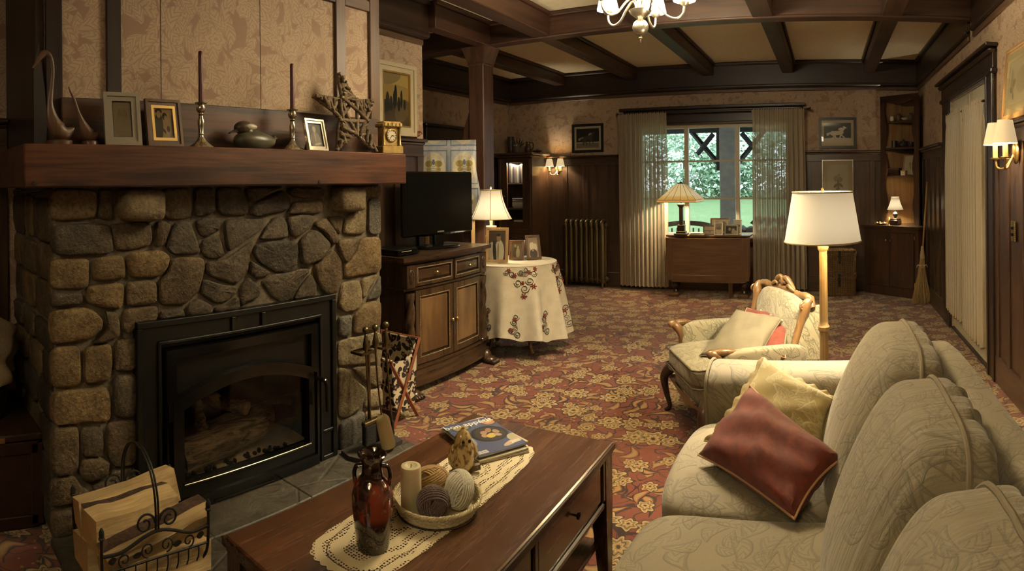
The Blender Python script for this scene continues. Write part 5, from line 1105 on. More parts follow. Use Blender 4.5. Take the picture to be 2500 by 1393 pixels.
# ---------------------------------------------------------------- radiator
RDM=plain('bronze_paint',(.13,.095,.045),.38,.7,bump=.25,bs=50)
t=T('radiator','old bronze-painted column radiator below the horse picture','radiator',(-3.10,7.235,0))
for k in range(8):
    x=-.255+.073*k; b=MB()
    for y in(-.055,.055): b.tube(spline([(x,y,.10),(x,y,.22),(x,y,.5),(x,y,.76),(x,y*.8,.83)],3),[.020,.022,.024]+[.026]*7+[.027,.028,.024],10)
    b.tube(spline([(x,-.07,.80),(x,-.06,.85),(x,0,.872),(x,.06,.85),(x,.07,.80)],4),.026,10); b.tube(spline([(x,-.07,.14),(x,-.05,.09),(x,0,.08),(x,.05,.09),(x,.07,.14)],4),.026,10)
    b.build('section',RDM,t,sm=60)
for x in(-.255,.256):
    for y in(-.06,.06): MB().tube([(x,y,.12),(x,y,0)],[.02,.013],8).build('foot',RDM,t)
for x,s in((.285,1),): 
    for z in(.82,.12): MB().lathe([(.034,0),(.034,.012),(.018,.02),(.018,.035),(0,.037)],12).build('end_plug',RDM,t).matrix_local=Matrix.Translation((x,0,z))@Matrix.Rotation(R(90),4,'Y')
MB().lathe([(.01,0),(.01,.03),(.016,.032),(.012,.045)],10).build('bleed_valve',BRASS,t).matrix_local=Matrix.Translation((-.27,0,.82))@Matrix.Rotation(R(-90),4,'Y')
# ---------------------------------------------------------------- glazed bookcase in the far left corner
BKW=lambda a:wood('bookcase_wood',(.045,.021,.010),(.12,.060,.028),a,rough=.35,coat=.3)
t=T('bookcase','tall dark glazed bookcase with inner light in the far left corner','bookcase',(-3.965,7.13,0)); HB=.245
for x in(-HB,HB): SP('side',(x-.012,-.23,0),(x+.012,.23,1.715),BKW('z'),t)
SP('back',(-HB,.215,0),(HB,.23,1.715),RAIL('z'),t); SP('plinth',(-HB,-.235,0),(HB,.23,.10),BKW('x'),t); SP('top',(-HB,-.23,1.69),(HB,.23,1.715),BKW('x'),t)
for z in(.72,1.02,1.36): SP('shelf',(-HB+.01,-.19,z),(HB-.01,.22,z+.018),RAIL('x'),t)
SP('lower_door',(-HB,-.245,.10),(HB,-.228,.70),BKW('z'),t); SP('lower_door_panel',(-.16,-.252,.18),(.16,-.244,.62),BKW('z'),t,.006); SP('lower_rail',(-HB,-.25,.70),(HB,-.22,.80),BKW('x'),t,.004)
dd=MB(); ring_prism(dd,rect(-HB,.80,HB,1.70),rect(-.115,.86,.125,1.645),.228,.252,PZ); dd=dd.build('glass_door',BKW('z'),t,sm=30); SP('pane',(-.12,-.242,.855),(.13,-.239,1.65),glassy('case_glass',(1,1,1),.8),dd); MB().ball((-.15,-.262,1.2),.010,8,6).build('knob',BRASS,dd)
for x in(-HB+.02,HB-.02): SP('corner_moulding',(x-.02,-.262,.10),(x+.02,-.250,1.70),BKW('z'),t,.005)
SP('cornice',(-HB-.02,-.275,1.715),(HB+.02,.25,1.745),BKW('x'),t,.01); SP('cornice_cap',(-HB-.05,-.31,1.745),(HB+.055,.262,1.775),BKW('x'),t,.008)
SP('light_bar',(-.11,-.21,1.655),(.10,-.185,1.668),lit('case_light',(1,.93,.8),14.0),t)
l=bpy.data.lights.new('case_light','AREA'); l.shape='RECTANGLE'; l.size=.22; l.size_y=.02; l.energy=9; l.color=(1,.9,.74); lo=link('case_light',l,t); lo.location=(0,-.19,1.652)
q=random.Random(8); x=-.115; k=0
cols=[(.06,.05,.045),(.22,.17,.11),(.03,.025,.025),(.10,.07,.05),(.25,.2,.14),(.04,.035,.03),(.14,.10,.07)]
lab=['leftmost grey album on the lit top shelf of the bookcase','tan album second from left on the lit top shelf','black album third from left on the lit top shelf','brown album fourth from left on the lit top shelf','pale album fifth from left on the lit top shelf','charcoal album sixth from left on the lit top shelf','rightmost album leaning on the lit top shelf']
for k in range(7):
    w=q.uniform(.022,.034); h=q.uniform(.21,.255); o=T('album',lab[k],'book',(-3.965+x+w/2,7.02,1.378),0,'albums on the lit top shelf',ry=R(-4 if k==6 else 0))
    B('cover',(0,0,h/2+.002),(w,.16,h),plain('album_%d'%k,cols[k],.6),o,.002); B('pages',(0,0,h/2+.002),(w-.005,.155,h+.001),plain('paper',(.55,.49,.36),.8),o); x+=w+(.012 if k==5 else .003)
for z,n,grp,xx in((1.038,5,'books stacked flat on the middle shelf',.03),(.738,5,'books stacked flat on the lower glass shelf',.045)):
    zz=z
    for k in range(n):
        h=q.uniform(.022,.034); o=T('book',('flat book number %d from the bottom of the '%(k+1)).replace('number 1','lowest').replace('number 2','second').replace('number 3','third').replace('number 4','fourth').replace('number 5','topmost').replace(' from the bottom' if k in(0,4) else '@','')+('middle shelf pile' if z>1 else 'lower shelf pile in the bookcase'),'book',(-3.965+xx,7.02,zz+.001),R(q.uniform(-4,4)),grp); w=q.uniform(.15,.18)
        c=(.02,.018,.018) if (z<1 and k==2) else q.choice([(.35,.29,.2),(.12,.09,.07),(.2,.15,.1),(.45,.38,.27)])
        B('cover',(0,0,h/2),(w,.20,h-.001),plain('bk%d%d'%(int(z*10),k),c,.6),o,.002)
        if z<1 and k==2: text('spine_title','COOKERY',.026,WHITE,o,(0,-.1012,h/2),(R(90),0,0),bold=.0006)
        zz+=h
TPZ=1.776; DV=plain('dark_pottery',(.030,.026,.022),.35)
o=MB().lathe([(0,0),(.045,0),(.05,.02),(.038,.05),(.045,.10),(.05,.20),(.046,.23),(.038,.23),(.036,.21)],18,caps=False).build('tall_vase',DV); o.location=(-4.11,7.05,TPZ); tag(o,'tall dark pottery vase on top of the bookcase','vase')
t=T('owl_figurine','small patterned owl figurine on top of the bookcase','figurine',(-3.98,6.98,TPZ)); MB().ball((0,0,.052),(.044,.036,.052),14,10).build('body',plain('owl_clay',(.14,.11,.085),.5,bump=.4,bs=60),t); MB().ball((0,-.004,.10),(.038,.034,.034),14,8).build('head',plain('owl_clay',(.14,.11,.085),.5),t)
for s in(-1,1): MB().ball((s*.016,-.034,.104),(.012,.005,.012),8,6).build('eye',WHITE,t); MB().lathe([(.010,0),(0,.026)],8,(s*.022,0,.124)).build('ear_tuft',plain('owl_clay',(.1,.1,.1),.5),t)
t=T('glass_pitcher','dark amber glass pitcher on top of the bookcase','pitcher',(-3.83,7.03,TPZ)); MB().lathe([(0,.004),(.035,.0),(.05,.03),(.048,.07),(.032,.11),(.036,.15),(.033,.15),(.029,.11)],18,caps=False).build('jug',plain('brown_glass',(.06,.035,.015),.08,coat=.5),t); MB().tube(spline([(.034,0,.14),(.075,0,.12),(.07,0,.06),(.047,0,.04)],5),.006,8).build('handle',plain('brown_glass',(.06,.035,.015),.08),t)
t=T('leaf_dish','low dark leaf-shaped dish on top of the bookcase','dish',(-3.71,7.05,TPZ)); MB().lathe([(0,.006),(.03,.0),(.07,.025),(.066,.028),(.03,.010),(0,.010)],20,caps=False,squash=.7,wob=lambda a,z:1+.15*cos(5*a)).build('bowl',DV,t); MB().ball((.01,0,.03),(.03,.02,.025),10,6).build('pebble',plain('owl_clay',(.1,.1,.1),.5),t)
t=T('fern_sprig','dark dried fern sprig standing behind the vase','dried plant',(-4.05,7.12,TPZ))
for k in range(7): a=R(-70+24*k); MB().tube(spline([(0,0,0),(.05*sin(a),0,.09),(.13*sin(a),-.02,.12+.10*cos(a))],4),[.003]*5+[.007,.009,.006,.001],5).build('frond',plain('dried_leaf',(.03,.028,.018),.8),t)
# ---------------------------------------------------------------- wall sconces
def sconce_pair(label,loc,rz,e,sc=1.0,es=1.8):
    t=T('wall_sconce',label,'sconce',loc,rz); CND=plain('candle_sleeve',(.50,.41,.24),.6)
    MB().ball((0,-.012,0),(.038,.016,.060),16,10).build('backplate',BRASS,t)
    SS=shade_mat('sconce_shade_%d'%(e*10),(1,.74,.40),es,(.66,.54,.34))
    for s in(-1,1):
        MB().tube(spline([(0,-.02,-.01),(s*.02,-.06,-.075),(s*.06,-.085,-.075),(s*.082,-.09,-.035)],5),.0055,8).build('arm',BRASS,t)
        MB().lathe([(.006,0),(.026,.004),(.028,.010),(.012,.012)],14,(s*.082,-.09,-.038)).build('bobeche',BRASS,t); MB().lathe([(.0125,0),(.0125,.075)],12,(s*.082,-.09,-.03)).build('candle_sleeve',CND,t)
        MB().lathe([(.058,.035),(.036,.14)],24,(s*.082,-.09,0),caps=False).build('shade',SS,t)
        point((s*.082,-.09,.075),e,.012,parent=t)
    return t
sconce_pair('brass double candle sconce with small shades beside the bookcase',(-3.56,YF-.028,1.56),0,4.0,es=.4)
# ---------------------------------------------------------------- corner cupboard, hampers, broom
CRZ=R(-43.6); CO_=(.87,7.13,0); CCW=lambda a:wood('corner_cabinet_wood',(.030,.014,.008),(.075,.036,.018),a,rough=.38,coat=.25); PLY=wood('fir_ply',(.20,.105,.040),(.38,.22,.085),'z',.7,rough=.5)
t=T('corner_cupboard','dark corner cupboard with wavy-edged open shelves','cupboard',CO_,CRZ)
MB().prism([(-.42,-.17),(.38,-.17),(.40,-.10),(.0,.345),(-.44,-.10)],.0,.80).build('lower_case',CCW('z'),t,sm=0); MB().prism([(-.45,-.20),(.41,-.20),(.43,-.12),(.0,.35),(-.47,-.12)],.80,.828).build('counter',CCW('x'),t,sm=0)
for x0,x1,kx in((-.36,-.03,-.06),(-.025,.32,.005)):
    d=SP('door',(x0,-.187,.11),(x1,-.17,.75),CCW('z'),t,.004); SP('door_panel',(x0+.05,-.190,.18),(x1-.05,-.186,.68),CCW('z'),d,.003); MB().lathe([(.006,0),(.005,.012),(.013,.017),(.011,.026),(0,.028)],12).build('knob',SILV,d).matrix_local=Matrix.Translation((kx,-.187,.66))@Matrix.Rotation(R(90),4,'X')
for z in(.16,.70): B('hinge',(.335,-.183,z),(.012,.01,.05),BRASS,t)
def wavy(s): 
    pts=[(s*.285,.828),(s*.285,2.36)]
    for i in range(25): z=2.30-1.472*i/24; pts.append((s*(.205+.018*cos((z-.83)*2*pi/.46)),z))
    return pts
for s in(-1,1): MB().prism(wavy(s),-.012,.012,'y').build('wavy_upright',CCW('z'),t,sm=30); MB().add([(s*.285,.0,.828),(s*.285,.0,2.36),(s*.02,.33,2.36),(s*.02,.33,.828)],[(0,1,2,3) if s>0 else (3,2,1,0)]).build('back_board',PLY,t,sm=0)
MB().prism([(-.285,2.26)]+[(-.21+.42*i/10,2.30+.02*cos(i*2*pi/10)) for i in range(11)]+[(.285,2.26),(.285,2.36),(-.285,2.36)],-.012,.012,'y').build('top_rail',CCW('x'),t,sm=0)
for z in(1.40,1.74,2.06): MB().prism([(-.27,.0),(.27,.0),(.0,.325)],z,z+.018).build('shelf',CCW('x'),t,sm=0)
MB().prism([(-.29,-.01),(.29,-.01),(.0,.335)],2.36,2.385).build('top_board',CCW('x'),t,sm=0)
def cc(x,y,z): return tuple(Matrix.Translation(CO_)@Matrix.Rotation(CRZ,4,'Z')@Vector((x,y,z)))
t=T('small_lamp','small lamp with white bell shade on the corner cupboard','lamp',cc(-.02,-.075,.829),CRZ)
B('chest_base',(0,0,.035),(.125,.10,.062),plain('lacquer_box',(.035,.018,.014),.3,coat=.4),t,.01); B('chest_lid',(0,0,.074),(.11,.085,.018),plain('lacquer_box',(.03,.02,.02),.3),t,.008); MB().lathe([(.02,.08),(.012,.09),(.028,.11),(.032,.135),(.018,.155),(.008,.16),(.008,.20)],18).build('urn',plain('navy_china',(.035,.035,.05),.2,coat=.4),t)
MB().grid(bell(.098,.185,.048,.335,0,8,1.5),64,12,cu=True).build('shade',shade_mat('small_shade',(1,.78,.45),.55,patt=1),t,sm=180); point((0,0,.25),24.0,.02,parent=t)
MB().ball((0,0,.25),.018,8,6).build('bulb',lit('bulb_glow',(1,.82,.55),30.0),t)
t=T('brass_crab_dish','small gilt dish with curled edges at the left of the small lamp','dish',cc(-.22,-.10,.829),CRZ); MB().lathe([(0,.004),(.03,0),(.075,.02),(.072,.024),(.03,.008),(0,.008)],24,caps=False,wob=lambda a,z:1+.14*cos(6*a)).build('dish',GOLD,t)
for k in range(5): MB().ball((.05*cos(k*1.25),.045*sin(k*1.25),.022),(.014,.012,.014),8,6).build('knob',GOLD,t)
t=T('brass_pear','small brass pear standing between dish and lamp','ornament',cc(-.125,-.06,.829),CRZ); MB().lathe([(.02,0),(.012,.012),(.022,.03),(.026,.05),(.018,.075),(.010,.09),(0,.095)],14).build('body',GOLD,t); MB().tube([(0,0,.09),(.006,0,.112)],.002,5).build('stem',BRASS,t)
pot=plain('shelf_pottery',(.10,.075,.045),.45); 
for nm,lab,cat,x,z,prof,m in(('small_jar','small banded jar at the left of the top cupboard shelf','jar',-.15,2.078,[(0,0),(.025,0),(.030,.03),(.024,.055),(.026,.06),(.0,.06)],WHITE),('brown_jar','brown lidded jar on the top cupboard shelf','jar',-.05,2.078,[(0,0),(.028,0),(.034,.03),(.030,.065),(.018,.075),(.020,.09),(0,.095)],pot),('shell_bowl','pale shell bowl on the top cupboard shelf','bowl',.045,2.078,[(0,0),(.02,0),(.05,.025),(.046,.03),(.02,.012),(0,.012)],WHITE),('round_jug','round speckled jug at the right of the top cupboard shelf','jug',.13,2.078,[(0,0),(.024,0),(.036,.03),(.030,.06),(.016,.075),(.02,.085),(0,.085)],pot),
 ('dark_mug','dark mug at the left of the middle cupboard shelf','mug',-.12,1.758,[(0,0),(.034,0),(.036,.07),(.034,.085),(.03,.085),(.03,.01),(0,.01)],DV),('dark_teapot','dark teapot on the middle cupboard shelf','teapot',.02,1.758,[(0,0),(.035,0),(.055,.035),(.045,.07),(.015,.082),(.012,.095),(0,.1)],DV),('dark_cup','dark cup at the right of the middle cupboard shelf','cup',.13,1.758,[(0,0),(.022,0),(.036,.05),(.034,.06),(.03,.06),(.018,.01),(0,.01)],DV)):
    o=T(nm,lab,cat,cc(x,.05,z),CRZ); MB().lathe(prof,18,caps=False).build('body',m,o)
    if cat in('mug','jug','cup'): MB().tube(spline([(.032,0,.06),(.06,0,.05),(.058,0,.025),(.034,0,.018)],4),.005,6).build('handle',m,o)
    if cat=='teapot': MB().tube(spline([(-.045,0,.03),(-.075,0,.05),(-.09,0,.08)],4),[.012]*4+[.009]*3+[.006,.006],8).build('spout',m,o); MB().tube(spline([(.045,0,.065),(.085,0,.06),(.08,0,.025),(.05,0,.02)],4),.005,6).build('handle',m,o)
frame('flower_print','small framed flower drawing on the lowest cupboard shelf','picture',cc(.10,.06,1.42),.19,.245,.012,LGTW,printed('small_flower',(.45,.39,.27),[(.5,.55,.12,.12,0,(.3,.24,.15)),(.55,.4,.06,.15,20,(.25,.2,.12))]),CRZ,R(8),stand=False)
t=T('trinket_box','small pale trinket box in front of the flower drawing','box',cc(.04,.025,1.42),CRZ); B('box',(0,0,.025),(.07,.05,.05),plain('box_wood',(.28,.2,.11),.5),t,.005); B('lid',(0,0,.054),(.074,.054,.012),plain('box_wood',(.2,.2,.2),.5),t,.004)
t=T('long_box','dark long box at the left of the lowest cupboard shelf','box',cc(-.12,.05,1.42),CRZ); B('box',(0,0,.04),(.17,.07,.075),CCW('x'),t,.004); B('lid',(0,0,.083),(.178,.078,.012),CCW('x'),t,.003)
WKR=NT('hamper_wicker'); g=WKR.co(); a=WKR.wave(WKR.co(sc=(1,1,1)),38,2.0,2,3,'Z'); b_=WKR.wave(g,16,1,1,1,'X'); WKR.P(color=WKR.mix(WKR.m_('MULTIPLY',a,WKR.m_('ADD',WKR.m_('MULTIPLY',b_,.5),.5)),(.14,.07,.026),(.46,.27,.11)),rough=.65); WKR.bump(WKR.m_('ADD',a,WKR.m_('MULTIPLY',b_,.5)),.9,.02); WKR=WKR.m
STRP=plain('leather_strap',(.014,.010,.008),.5)
for k,(z,lab) in enumerate(((0,'lower of two stacked wicker hampers right of the window'),(.272,'upper of two stacked wicker hampers with strapped lid'))):
    t=T('wicker_hamper',lab,'hamper',(.148,7.21,z),R(2*k),'stacked wicker hampers')
    B('basket',(0,0,.105),(.355,.29,.21),WKR,t,.02); B('lid',(0,0,.24),(.375,.305,.058),WKR,t,.018)
    for zz in(.01,.205,.218,.262):
        MB().tube([(-.182,-.150,zz),(.182,-.150,zz)],.008,6).build('braid',WKR,t)
    B('strap',(-.02,-.158,.19),(.028,.008,.15),STRP,t,.002); B('buckle',(-.02,-.165,.20),(.034,.006,.03),plain('worn_steel',(.1,.1,.1),.3),t,.002)
t=T('broom','straw broom leaning in the corner beside the cupboard','broom',(1.015,6.52,0),0); STW=NT('broomcorn'); a=STW.noise(STW.co(sc=(140,140,4)),1,3); STW.P(color=STW.mix(a,(.22,.135,.05),(.50,.36,.16)),rough=.8); STW.bump(a,.8,.01); STW=STW.m
q=random.Random(3); b=MB()
for i in range(260):
    a=q.uniform(0,2*pi); r=q.uniform(.2,1); x0,y0=.026*r*cos(a),.018*r*sin(a); x1,y1=.115*r*cos(a)+q.uniform(-.006,.006),.045*r*sin(a); L=q.uniform(0,.03); b.tube([(x0+.02,y0,.50),(x0*1.6+.012,y0*1.4,.36),(x1,y1,L)],[.0035,.003,.0022],4)
b.build('straws',STW,t,kind='stuff'); MB().lathe([(.028,.50),(.030,.53),(.022,.57),(.018,.62),(.016,.64)],14,(.022,0,0)).build('binding',plain('broom_binding',(.42,.31,.16),.7),t)
for z,w in((.40,.058),(.43,.050)): MB().tube([(w*cos(a)+.016,.028*sin(a),z+(.03*abs(sin(2*a)) if z<.42 else 0)) for a in [2*pi*i/24 for i in range(24)]],.003,5,closed=True).build('stitching',WHITE,t)
MB().tube([(.022,0,.55),(.085,.03,1.32)],.0105,10).ball((.087,.031,1.335),.013,8,6).build('handle',LGTW,t)
# ---------------------------------------------------------------- upholstery helpers
def pillow_mb(d,e=5.0,n=14,fn=None):
    # rounded block: a cube grid drawn onto a superellipsoid; d = full sizes; fn bends it afterwards
    mb=MB(); 
    for ax in range(3):
        for sg in(-1,1):
            def f(u,v):
                p=[0,0,0]; p[ax]=sg; a,b=[q for q in range(3) if q!=ax]; p[a]=sin((u-.5)*pi); p[b]=sin((v-.5)*pi)*(sg if ax!=1 else -sg)
                k=(sum(abs(q)**e for q in p))**(1/e); p=[q/k for q in p]
                p=Vector((p[0]*d[0]/2,p[1]*d[1]/2,p[2]*d[2]/2)); return tuple(fn(p) if fn else p)
            mb.grid(f,n,n)
    return mb
def weld(o,dist=.0008):
    import bmesh
    b=bmesh.new(); b.from_mesh(o.data); bmesh.ops.remove_doubles(b,verts=b.verts,dist=dist); bmesh.ops.recalc_face_normals(b,faces=b.faces); b.to_mesh(o.data); b.free(); o.data.shade_smooth(); return o
def damask(name,base,dark,light,sc=5.0,fine=False,amt=.75,wrk=0.0):
    t=NT(name); g=t.sep(t.co()); uv=t.com(t.m_('ADD',g[0],t.m_('MULTIPLY',g[2],.8)),t.m_('ADD',g[1],t.m_('MULTIPLY',g[2],.55)))
    wv=t.vm('SCALE',t.noise(uv,5,2,out=1)); wv.node.inputs['Scale'].default_value=.08; uv=t.vm('ADD',uv,wv)
    col=base; hts=None
    for s,sd,w,b in((sc,3.7,.30,.9),(sc*1.25,8.2,.24,-.9),(sc*1.6,15.1,.26,1.1)):
        e,vn,rc=leaf_layer(t,uv,s,sd,w,.60,b); on=t.sm(rc[1],.28,.30)
        m=t.m_('MULTIPLY',t.sm(e,0,.02),on); ed=t.m_('MULTIPLY',t.m_('MULTIPLY',t.sm(e,-.03,.0),t.sm(e,.09,.05)),on); vv=t.m_('MULTIPLY',m,t.sm(vn,.2,.9))
        col=t.mix(t.m_('MULTIPLY',m,.35*amt),col,light); col=t.mix(t.m_('MULTIPLY',t.m_('MAXIMUM',ed,vv),amt),col,dark); h=t.m_('MULTIPLY',m,.6); hts=h if hts is None else t.m_('ADD',hts,h)
    n=t.noise(t.co(),260,2); n2=t.noise(t.co(),6,3); col=t.mix(t.m_('MULTIPLY',n,.25),col,dark); col=t.mix(t.m_('MULTIPLY',t.sm(n2,.4,.75),.18),col,dark)
    t.P(color=col,rough=.75,sheen=.3); h=t.m_('ADD',t.m_('MULTIPLY',n,.3),hts)
    if wrk: h=t.m_('ADD',h,t.m_('MULTIPLY',t.noise(t.co(sc=(3,26,3)),1.2,3,.5,.8),wrk))
    t.bump(h,.35,.006); return t.m
SOFAM=damask('sofa_damask',(.255,.210,.130),(.155,.127,.078),(.305,.258,.168),8.0,amt=.75); SOFAW=damask('sofa_damask_gathered',(.255,.210,.130),(.155,.127,.078),(.305,.258,.168),8.0,amt=.75,wrk=4.0)
ACM=damask('armchair_brocade',(.33,.29,.185),(.15,.13,.075),(.40,.36,.245),13,amt=.9)
PIPE=plain('sofa_piping',(.22,.18,.115),.8)
sofa=T('sofa','three-seat cream damask sofa with loose cushions along the right wall','sofa',(0,1.37,0))
SB=lambda n,a,c,b=.02,m=SOFAM:SP(n,a,c,m,sofa,b)
Y0=1.37
o=weld(pillow_mb((.86,1.80,.30),9,10).build('seat_base',SOFAM,sofa)); o.location=(-.02,-.01,.215)
def backf(p): q=p.copy(); q.x+=.10*(p.z/.80+.5)+.02*(p.z/.80+.5)**2; return q
o=weld(pillow_mb((.10,1.98,.80),6,12,backf).build('back_frame',SOFAM,sofa)); o.location=(.285,-.02,.42)
# rolled arms
for s,yc in((1,1.03),(-1,-1.03)):
    prof=[(-.10,.02),(-.10,.40),(-.115,.50),(-.135,.57),(-.12,.625),(-.06,.655),(.02,.66),(.09,.64),(.125,.60),(.12,.54),(.10,.47),(.095,.02)]
    prof=[(a*s*-1*-1,b) for a,b in prof]; P=chaikin(prof,2)
    a=MB(); xs_=[-.485,-.475,-.46,-.2,.1,.36]; ins_=[.92,.975,1,1,1,1]; n=len(P)
    a.add([(x,c0*k,.35+(z-.35)*k) for x,k in zip(xs_,ins_) for c0,z in P],[(i*n+j,i*n+(j+1)%n,(i+1)*n+(j+1)%n,(i+1)*n+j) for i in range(5) for j in range(n)]+[tuple(range(n))[::-1],tuple(range(5*n,6*n))])
    o=a.build('arm',SOFAM,sofa,sm=60); o.location=(0,yc,0); weld(o)
    MB().tube([(-.478,c0,z) for c0,z in P if z>.06],.006,6).build('piping',PIPE,o)
for x in(-.42,.34):
    for y in(-1.05,1.05): MB().lathe([(.02,0),(.032,.07)],10,(x,y,0)).build('foot',plain('dark_foot',(.03,.015,.008),.4),sofa)
ys=[(.50,1.06),(1.06,1.63),(1.63,2.27)]
for k,(a,c) in enumerate(ys):
    w=c-a
    def sf(p,w=w): q=p.copy(); q.z+=.022*(1-(2*p.y/w)**2)*(1 if p.z>0 else 0)*(1-(2*p.x/.66)**4*.5); q.x-=.02*(1-(2*p.y/w)**2)*(1 if p.x<0 else 0); return q
    o=weld(pillow_mb((.66,w-.002,.155),7,16,sf).build('seat_cushion',SOFAM,sofa)); o.location=(-.165,(a+c)/2-Y0,.40)
    def bf(p,w=w):
        q=p.copy(); h=p.z/.50+.5; yy=2*p.y/w
        q.x*=.80+.35*sin(pi*min(1,max(0,.05+.80*h)))
        bul=(1-yy*yy)*sin(pi*min(1,max(0,h))); q.x-=.030*bul*(1 if p.x<0 else 0)
        g=max(0,h-.55)/.45; wr=sin(p.y*58+3*sin(p.y*17)+p.z*5)+.6*sin(p.y*95+1.3)
        q.x+=.20*(p.z/.50+.5); q.z+=.022*(1-yy**4)*h**3-.018*abs(yy)**5*h+.0045*wr*g*(1 if p.x>.02 else .3)
        q.x+=.004*wr*g*(1 if p.x>.03 else 0); return q
    o=weld(pillow_mb((.205,w*1.03,.50),5.5,34,bf).build('back_cushion',SOFAW,sofa)); o.location=(.050,(a+c)/2-Y0,.615); 
    pts=[]
    for i in range(33):
        k=sin(R(-80+160*i/32)); y=.512*w*k; p=bf(Vector((.02,y,.25*max(0,1-abs(k)**5.5)**(1/5.5)))); pts.append(p+Vector((0,.004*k,.003)))
    MB().tube(pts,.0065,8).build('piping',PIPE,o)
# ---------------------------------------------------------------- throw pillows (corner points where each pillow rests)
QR=[(-.415,1.852,.525),(-.094,1.549,.515),(.039,1.707,.60),(-.279,2.08,.675)]
QY=[(-.404,1.997,.505),(-.023,1.996,.505),(.021,2.102,.62),(-.245,2.24,.726)]
QT=[(-.70,3.181,.44),(-.368,3.06,.44),(-.261,3.425,.60),(-.555,3.576,.61)]
def pillow(name,label,loc,rot,w,h,th,mat,edge=None,er=.005,seed=1,ruff=0.0,wr=.012,group=None,drop=0.0,corner=.16,quad=None):
    q=random.Random(seed); ph=[q.uniform(0,6) for _ in range(6)]
    t=T(name,label,'pillow',loc,0,group); t.rotation_euler=rot
    def shp(u,v,s):
        a,b=2*u-1,2*v-1; pin=1-corner*.55*((1-abs(a)**2)*abs(b)**4+(1-abs(b)**2)*abs(a)**4)*1.0
        x,y=a*w/2*(1-corner*.35*(1-b*b)*abs(a)**3*0+0),b*h/2
        x*=1-.09*(1-abs(b)**3)*abs(a)**2*0+0; x-=a*.035*w*(1-abs(b)**2.5)*-0
        x=a*w/2*(1-.10*(1-b**2)**1*(abs(a)**6)); y=b*h/2*(1-.10*(1-a**2)*(abs(b)**6))
        k=max(0,(1-abs(a)**2.6))*max(0,(1-abs(b)**2.6)); z=s*th/2*k**.5
        z+=wr*(sin(5*a+3*b+ph[0])*.6+sin(8*b-4*a+ph[1])*.5+sin(11*a+6*b+ph[2])*.3)*k**.35
        if quad:
            c=[Vector(p)-Vector(loc) for p in quad]; uu,vv=x/w+.5,y/h+.5; p=c[0]*(1-uu)*(1-vv)+c[1]*uu*(1-vv)+c[2]*uu*vv+c[3]*(1-uu)*vv
            nn=(c[2]-c[0]).cross(c[3]-c[1]).normalized(); return tuple(p+nn*z)
        return (x,y,z)
    mb=MB(); mb.grid(lambda u,v:shp(u,v,1),30,30); mb.grid(lambda u,v:shp(1-u,v,-1),30,30)
    o=weld(mb.build('cushion',mat,t)); 
    if edge:
        P=[shp(i/24,0,1) for i in range(24)]+[shp(1,i/24,1) for i in range(24)]+[shp(1-i/24,1,1) for i in range(24)]+[shp(0,1-i/24,1) for i in range(24)]
        if ruff:
            b=MB(); n=len(P)*2; Q=[Vector(P[i//2]).lerp(Vector(P[(i//2+1)%len(P)]),.5*(i%2)) for i in range(n)]
            vs=[]
            for i,p in enumerate(Q): d=Vector((p.x,p.y,0)).normalized(); vs+=[p,p+d*ruff*.5+Vector((0,0,.003*sin(i*.9))),p+d*ruff*(1+.12*sin(i*.9))+Vector((0,0,.005*sin(i*.9+.6)))]
            b.add(vs,[(i*3+k,((i+1)%n)*3+k,((i+1)%n)*3+k+1,i*3+k+1) for i in range(n) for k in(0,1)]).build('ruffle',edge,t,sm=180)
        else: MB().tube(P,er,6,closed=True).build('piping',edge,t)
    return t
VEL=NT('rust_velvet'); _n=VEL.noise(VEL.co(),22,4,.6); VEL.P(color=VEL.mix(VEL.sm(_n,.3,.7),(.10,.014,.006),(.165,.027,.011)),rough=.8,sheen=.12); VEL.bump(VEL.noise(VEL.co(),400,2),.15,.003); VEL=VEL.m
PIPC=plain('peach_piping',(.50,.28,.14),.7); GRV=plain('taupe_suede',(.16,.138,.09),.85,var=.12,bs=7)
YEL=damask('gold_brocade',(.33,.245,.075),(.47,.39,.20),(.38,.295,.11),11,amt=.95); YELR=plain('gold_ruffle',(.32,.24,.095),.75,var=.15)
def rotm(nrm,up):       # pillow plane: local z = nrm, local y ~ up
    z=Vector(nrm).normalized(); u=Vector(up); y=(u-z*u.dot(z)).normalized(); x=y.cross(z); return Matrix((x,y,z)).transposed().to_euler()
pillow('throw_pillow','gold brocade pillow with ruffled edge against the sofa arm',(-.16,2.08,.60),(0,0,0),.40,.38,.13,YEL,YELR,seed=3,ruff=.026,wr=.006,group='sofa pillows',quad=QY)
pillow('throw_pillow','rust red velvet pillow with pale piping slumped on the sofa seat',(-.19,1.80,.57),(0,0,0),.42,.42,.15,VEL,PIPC,.0038,seed=8,wr=.014,group='sofa pillows',quad=QR)
# ---------------------------------------------------------------- carved armchair
ACZ=R(-58.5); ACL=(-.53,3.40,0); ac=T('armchair','low brocade armchair with carved wooden frame behind the sofa','armchair',ACL,ACZ)
FRM=wood('carved_frame',(.14,.070,.026),(.29,.165,.070),'z',rough=.35,coat=.3)
o=weld(pillow_mb((.64,.60,.13),8,10).build('seat_base',ACM,ac)); o.location=(0,0,.245)
def acs(p): q=p.copy(); q.z+=.02*(1-(2*p.x/.58)**2)*(1-(2*p.y/.6)**2) if p.z>0 else 0; return q
o=weld(pillow_mb((.55,.60,.115),6,14,acs).build('seat_cushion',ACM,ac)); o.location=(0,-.055,.365)
for z in(.045,-.05): MB().tube([(-.265,.24,z),(-.268,-.27,z),(-.24,-.297,z),(.24,-.297,z),(.268,-.27,z),(.265,.24,z)],.005,6).build('welt',plain('dark_welt',(.09,.07,.04),.8),o)
